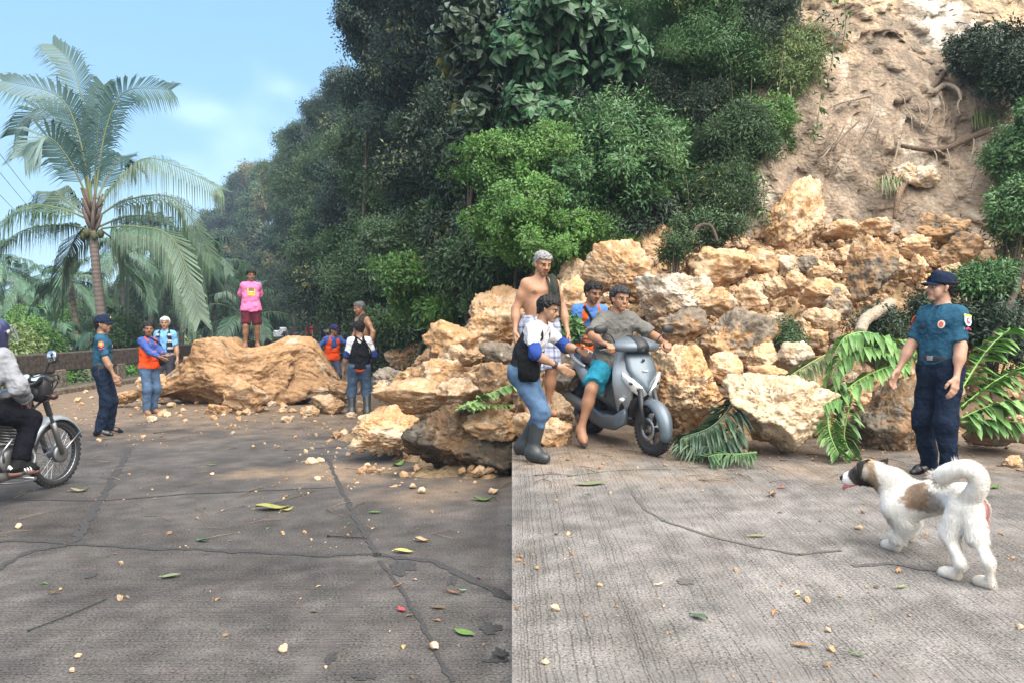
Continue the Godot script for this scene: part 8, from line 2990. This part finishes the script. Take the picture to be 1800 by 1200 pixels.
	for i in v.size():
		var p := v[i]
		if p.distance_to(nose) < 0.09:
			continue
		for rep in 6:
			var l := 0.013
			var lay := back * 0.9 + Vector3(0, -0.4, 0)
			var td := 1e9
			for k in range(0, tail.size(), 2):
				td = minf(td, p.distance_to(tail[k]))
			if td < 0.042:
				l = 0.040 * r.randf_range(0.4, 1.4)
				lay = nn[i] * 0.5 + back * 0.5 + Vector3(0, -0.3, 0)
			elif (p - rump).length() < 0.19 and p.y < rump.y - 0.03 and (p - rump).dot(back) > -0.05:
				l = 0.034
				lay = back * 0.5 + Vector3(0, -1.0, 0)
			elif (p - nk).length() < 0.16:
				l = 0.024
			elif (p - (w.call(1585, 925, 4.58) as Vector3)).length() < 0.09:
				l = 0.045
				lay = back * 0.8 + Vector3(0, -0.6, 0)
			var d := (nn[i] * 0.32 + lay * 0.9 + Vector3(r.randf_range(-0.3, 0.3), r.randf_range(-0.3, 0.3), r.randf_range(-0.3, 0.3))).normalized()
			var s2 := d.cross(nn[i]).normalized() * 0.0015
			b.col = paint.call(p) * r.randf_range(0.88, 1.12)
			var q := p + Vector3(r.randf_range(-0.006, 0.006), r.randf_range(-0.006, 0.006), r.randf_range(-0.006, 0.006)) - nn[i] * 0.003
			var a0 := b.vert(q + s2)
			var a1 := b.vert(q - s2)
			var a2 := b.vert(q + d * l)
			b.tri(a0, a1, a2)
	var fur := obj("fur", b.mesh(false), M.hair_fur if M.has("hair_fur") else M.plain, t)
	fur.set_meta("kind", "stuff")

# ---------------------------------------------------------------- litter on the road
func big_leaf(px: float, py: float, len_px: float, angle: float, col: Color, label: String, wide := 0.5, curl := 0.10) -> void:
	var o := gp(px, py)
	var d := -o.z
	var l := len_px * 0.82 * d / F
	var b := MB.new()
	col = col.lerp(Color(0.16, 0.13, 0.08), 0.22)
	b.col = col
	var n := 9
	var rows := []
	for i in n:
		var u := i / float(n - 1)
		var w := wide * l * 0.5 * pow(sin(PI * clampf(u, 0.03, 0.985)), 0.75) * (1.15 - 0.5 * u)
		var h := 0.012 + curl * l * (0.3 * sin(u * 5.0 + px) + 0.5 * pow(u - 0.4, 2.0) * 2.0)
		var k := []
		for j in 5:
			var s := (j - 2) / 2.0
			k.append(b.vert(Vector3((u - 0.5) * l, h + absf(s) * curl * l * 0.35, s * w)))
			b.col = col * (0.85 + 0.3 * absf(sin(u * 17.0 + s * 5.0)))
		rows.append(k)
	for i in n - 1:
		for j in 4:
			b.quad(rows[i][j], rows[i + 1][j], rows[i + 1][j + 1], rows[i][j + 1])
	b.col = col * 1.2
	b.tube([Vector3(-0.5 * l, 0.016, 0), Vector3(-0.62 * l, 0.01, 0.02 * l)], [0.0035], 4)
	var m := obj("fallen_leaf", b.mesh(), M.leaf_dull)
	m.position = o
	m.rotation.y = angle
	tag(m, label, "leaf")

func twig(pts: Array, r: float, col: Color, label: String) -> void:
	var p := []
	for q in pts:
		p.append(gp(q[0], q[1]) + Vector3(0, r + 0.003, 0))
	var o: Vector3 = p[0]
	for i in p.size():
		p[i] -= o
	var b := MB.new()
	b.col = col
	b.tube(smooth_path(p, 4), [r, r * 0.5], 5)
	var m := obj("twig", b.mesh(), M.bark)
	m.position = o
	tag(m, label, "twig")

func build_debris() -> void:
	var g := Color(0.06, 0.15, 0.03)
	big_leaf(818, 1115, 52, -0.6, g * 1.1, "flat green leaf lying near the lengthwise joint", 0.55, 0.03)
	big_leaf(706, 1074, 26, -1.0, Color(0.50, 0.03, 0.05), "red leaf lying on the lengthwise joint", 0.6, 0.05)
	big_leaf(710, 972, 46, -0.25, Color(0.42, 0.36, 0.10), "yellow leaf by the crossing of the joints", 0.45, 0.15)
	big_leaf(800, 1044, 46, -0.5, Color(0.14, 0.06, 0.035), "curled brown leaf beyond the lengthwise joint", 0.22, 0.12)
	big_leaf(478, 896, 70, 0.1, Color(0.20, 0.21, 0.06), "large torn yellow green leaf in the middle of the worn slab", 0.5, 0.2)
	big_leaf(505, 898, 30, 0.7, Color(0.24, 0.22, 0.07), "torn piece of the large yellow green leaf", 0.5, 0.2)
	big_leaf(356, 952, 34, -0.4, Color(0.03, 0.11, 0.05), "small dark green leaf on the cross joint", 0.5, 0.2)
	big_leaf(300, 1015, 40, 0.3, Color(0.13, 0.17, 0.09), "dull crumpled leaf below the cross joint", 0.55, 0.1)
	big_leaf(98, 1044, 24, 0.2, Color(0.11, 0.07, 0.02), "small brown leaf on the near slab under the motorcycle", 0.4, 0.2)
	big_leaf(742, 952, 34, -0.3, Color(0.36, 0.22, 0.11), "dry tan leaf above the yellow leaf", 0.5, 0.25)
	big_leaf(850, 880, 44, -0.1, g * 0.7, "dark green leaf below the massive dark boulder", 0.5, 0.2)
	big_leaf(660, 902, 26, 0.2, g * 0.9, "small green leaf beside the worn joint", 0.5, 0.1)
	big_leaf(772, 1070, 34, -0.2, Color(0.10, 0.065, 0.04), "dark brown leaf beside the curled brown one", 0.5, 0.05)
	big_leaf(702, 1032, 26, 0.5, Color(0.28, 0.10, 0.05), "thin red brown twig leaf on the joint", 0.15, 0.2)
	big_leaf(815, 1040, 16, -0.2, Color(0.10, 0.25, 0.16), "tiny bluish leaf beside the curled brown leaf", 0.6, 0.1)
	big_leaf(372, 832 - 14, 20, 0.4, g, "small green leaf far up the worn slab", 0.5, 0.1)
	big_leaf(700, 818, 34, 0.9, g * 1.3, "green leaf at the foot of the yellowish boulder", 0.6, 0.25)
	big_leaf(722, 800, 30, -0.4, g * 1.2, "second green leaf at the foot of the yellowish boulder", 0.6, 0.25)
	big_leaf(140, 880 - 16, 40, 0.1, Color(0.16, 0.17, 0.10), "wilted leaf on the worn slab behind the motorcycle wheel", 0.5, 0.2)
	big_leaf(1230, 1088, 44, -0.9, Color(0.035, 0.09, 0.05), "dark green leaf alone on the pale slab", 0.55, 0.15)
	big_leaf(1358, 872, 40, 1.1, Color(0.40, 0.24, 0.13), "dry tan leaf standing on edge near the dog", 0.45, 0.3)
	big_leaf(1376, 858, 16, 0.3, Color(0.50, 0.03, 0.04), "small red leaf beside the dry tan leaf", 0.6, 0.1)
	big_leaf(1362, 1080, 32, 1.0, Color(0.50, 0.17, 0.05), "narrow orange leaf on the pale slab", 0.2, 0.15)
	big_leaf(1412, 1138, 42, -0.3, Color(0.26, 0.14, 0.06), "brown leaf below the narrow orange leaf", 0.4, 0.1)
	big_leaf(1510, 1154, 32, -0.5, Color(0.07, 0.16, 0.04), "slim green leaf low on the pale slab", 0.3, 0.1)
	big_leaf(1332, 944, 40, 0.1, Color(0.20, 0.24, 0.08), "pale green leaf on the sealed crack", 0.3, 0.05)
	big_leaf(1585, 1034, 30, 0.4, Color(0.22, 0.27, 0.10), "pale green leaf under the dog", 0.35, 0.1)
	big_leaf(1040, 852, 70, 0.2, Color(0.13, 0.17, 0.09), "wilted flat frond on the pale slab near the helper's boots", 0.4, 0.05)
	big_leaf(1750, 858, 30, 0.6, g, "green leaf beside the dog's tail", 0.5, 0.15)
	big_leaf(1160, 1030, 22, 0.2, Color(0.50, 0.42, 0.30), "pale dry leaf at the dark tar blotch", 0.4, 0.15)
	big_leaf(1580, 1006, 24, 0.9, Color(0.40, 0.22, 0.11), "dry orange leaf under the dog's belly", 0.5, 0.2)
	twig([[48, 1111], [90, 1095], [140, 1075], [188, 1054]], 0.006, Color(0.025, 0.06, 0.025), "straight dark green stalk lying on the near slab")
	twig([[470, 888], [510, 878], [552, 864]], 0.006, Color(0.10, 0.08, 0.05), "bent twig beside the large torn leaf")
	twig([[575, 944], [615, 946], [645, 948]], 0.009, Color(0.05, 0.045, 0.04), "dark stick lying on the cross joint")
	twig([[500, 792], [540, 790], [568, 788]], 0.008, Color(0.14, 0.10, 0.06), "brown twig on the worn slab")
	twig([[270, 762], [300, 758], [325, 756]], 0.010, Color(0.09, 0.09, 0.05), "short twig before the man in jeans")
	twig([[998, 838], [1060, 830], [1120, 826], [1182, 826]], 0.007, Color(0.22, 0.24, 0.12), "long thin green stalk before the scooter's wheel")
	for q in [[763, 1141, 22, "round tan stone on the lengthwise joint"], [497, 1144, 20, "flat orange stone low on the near slab"], [137, 1155, 13, "small pale stone low on the near slab"], [126, 1181, 12, "whitish chip of stone below the small pale one"], [32, 928, 14, "orange pebble on the dusty corner of the worn slab"], [372, 835, 8, "pebble far up the worn slab beneath the boulder"], [725, 858, 15, "pinkish stone beneath the massive dark boulder"], [742, 866, 18, "orange stone chip beside the pinkish stone"], [868, 868, 18, "tan stone below the massive dark boulder"], [976, 1072, 18, "tan stone low on the pale slab"], [1794, 1105, 14, "cream stone at the edge of the pale slab"], [1456, 1110, 14, "cream stone below the dog's front paws"], [1510, 930, 14, "tan pebble below the dog's head"], [1310, 798, 16, "orange stone before the big pale boulder"], [958, 1166, 16, "pale stone low down beside the dark slab"], [1402, 1128 - 84, 12, "tan pebble in the row of litter on the pale slab"]]:
		var o := gp(q[0], q[1])
		var s: float = q[2] * -o.z / F
		rock_seed += 1
		var m := obj("loose_stone", rock_mesh(rock_seed, Vector3(s, s * 0.7, s * 0.85), CREAM * 0.7, ORANGE * 0.75, 0.0, 2, 0.5), M.pebble)
		m.position = o + Vector3(0, s * 0.28, 0)
		m.rotation.y = q[0] * 0.37
		tag(m, q[3], "stone")
	# grit: thousands of crumbs and leaf scraps nobody would count
	var r := RandomNumberGenerator.new()
	r.seed = 90
	var crumb := rock_mesh(900, Vector3(1, 0.7, 0.9), WHITE_, CREAM, 0.0, 1, 0.5, Vector3.UP, 0.9, true)
	var xfs := []
	var cols := PackedColorArray()
	for i in 9000:
		var x := r.randf_range(-9.5, 8.0)
		var d := 3.0 + 12.5 * pow(r.randf(), 1.3)
		var dens := noise_a.get_noise_2d(x * 0.6, d * 0.6) + 0.25
		if x < 0.0:
			dens += smoothstep(9.0, 14.0, d) * 0.5 + 0.5 * smoothstep(2.2, 0.4, absf(x + 1.6)) * smoothstep(6.0, 8.5, d) - 0.25
		else:
			dens += smoothstep(5.0, 7.6, d) * 0.6
			if d > 8.2:
				continue
		if r.randf() > dens:
			continue
		var s := 0.010 + 0.034 * pow(r.randf(), 4.0)
		if d > 9.0:
			s *= 1.6
		xfs.append(Transform3D(Basis.from_euler(Vector3(r.randf(), r.randf() * TAU, r.randf())).scaled(Vector3.ONE * s), Vector3(x, gy(x, -d) + s * 0.2, -d)))
		cols.push_back(Color(0.95, 0.82, 0.62).lerp(Color(0.70, 0.50, 0.32), r.randf()) * r.randf_range(0.3, 0.68))
	var o2 := copies("stone_crumbs", crumb, M.pebble, xfs, cols)
	tag(o2, "crumbs of broken limestone scattered over both slabs", "crumbs")
	# finer rubble on the slope between the rocks
	xfs = []
	cols = PackedColorArray()
	var chip := rock_mesh(901, Vector3(1, 0.75, 0.9), CREAM, ORANGE, 0.0, 2, 0.6, Vector3.UP, 0.9, true)
	for i in 12000:
		var x := r.randf_range(-2.4, 8.6)
		var d := r.randf_range(7.3, 13.8)
		var y := heap_y(x, d)
		if y < gy(x, -d) + 0.02:
			continue
		if (x > 4.6 and d < 9.6 and r.randf() < 0.85) or (x < 0.0 and r.randf() < 0.72):
			continue
		var s := 0.03 + 0.13 * pow(r.randf(), 3.0)
		xfs.append(Transform3D(Basis.from_euler(Vector3(r.randf_range(-1, 1), r.randf() * TAU, r.randf_range(-1, 1))).scaled(Vector3.ONE * s), Vector3(x, y - 0.06 + s * 0.1, -d)))
		cols.push_back(Color(0.82, 0.8, 0.76).lerp(Color(0.42, 0.35, 0.29), r.randf()))
	o2 = copies("rubble", chip, M.pebble, xfs, cols)
	tag(o2, "fine orange rubble filling the gaps between the fallen rocks", "rubble")
	# scraps of leaf
	var lb := MB.new()
	leaf(lb, Vector3(-0.5, 0.05, 0), Vector3.RIGHT, Vector3.UP, 1.0, 0.45, 0.2, 0.1)
	var scrap := lb.mesh(false)
	xfs = []
	cols = PackedColorArray()
	for i in 1700:
		var x := r.randf_range(-9.0, 8.0)
		var d := 3.0 + 11.5 * pow(r.randf(), 1.4)
		if x > 0.0 and d > 8.0:
			continue
		if noise_a.get_noise_2d(x * 0.5 + 20.0, d * 0.5) + 0.35 < r.randf():
			continue
		var s := r.randf_range(0.015, 0.05)
		xfs.append(Transform3D(Basis(Vector3.UP, r.randf() * TAU).scaled(Vector3.ONE * s), Vector3(x, gy(x, -d) + 0.004, -d)))
		cols.push_back([Color(0.07, 0.14, 0.04), Color(0.22, 0.13, 0.06), Color(0.30, 0.24, 0.10), Color(0.10, 0.075, 0.05), Color(0.38, 0.27, 0.17)][r.randi() % 5])
	o2 = copies("leaf_litter", scrap, M.leaf_dull, xfs, cols)
	tag(o2, "small scraps of green and brown leaf scattered over the road", "leaf litter")
	# splinters and torn roots at the edge of the slide
	xfs = []
	cols = PackedColorArray()
	var sb := MB.new()
	sb.tube([Vector3(-0.5, 0, 0), Vector3(-0.1, 0.04, 0.06), Vector3(0.5, 0.0, 0.0)], [0.012, 0.01, 0.006], 4)
	for i in 420:
		var x := r.randf_range(-9.0, 7.0)
		var d := r.randf_range(5.5, 13.0)
		if x > 0.0:
			d = r.randf_range(6.2, 7.9)
		var s := r.randf_range(0.08, 0.35)
		xfs.append(Transform3D(Basis(Vector3.UP, r.randf() * TAU).scaled(Vector3.ONE * s), Vector3(x, gy(x, -d) + 0.008, -d)))
		cols.push_back(Color(0.16, 0.12, 0.08).lerp(Color(0.34, 0.27, 0.18), r.randf()))
	o2 = copies("twig_litter", sb.mesh(), M.bark, xfs, cols)
	tag(o2, "splinters and small sticks strewn along the edge of the slide", "twigs")
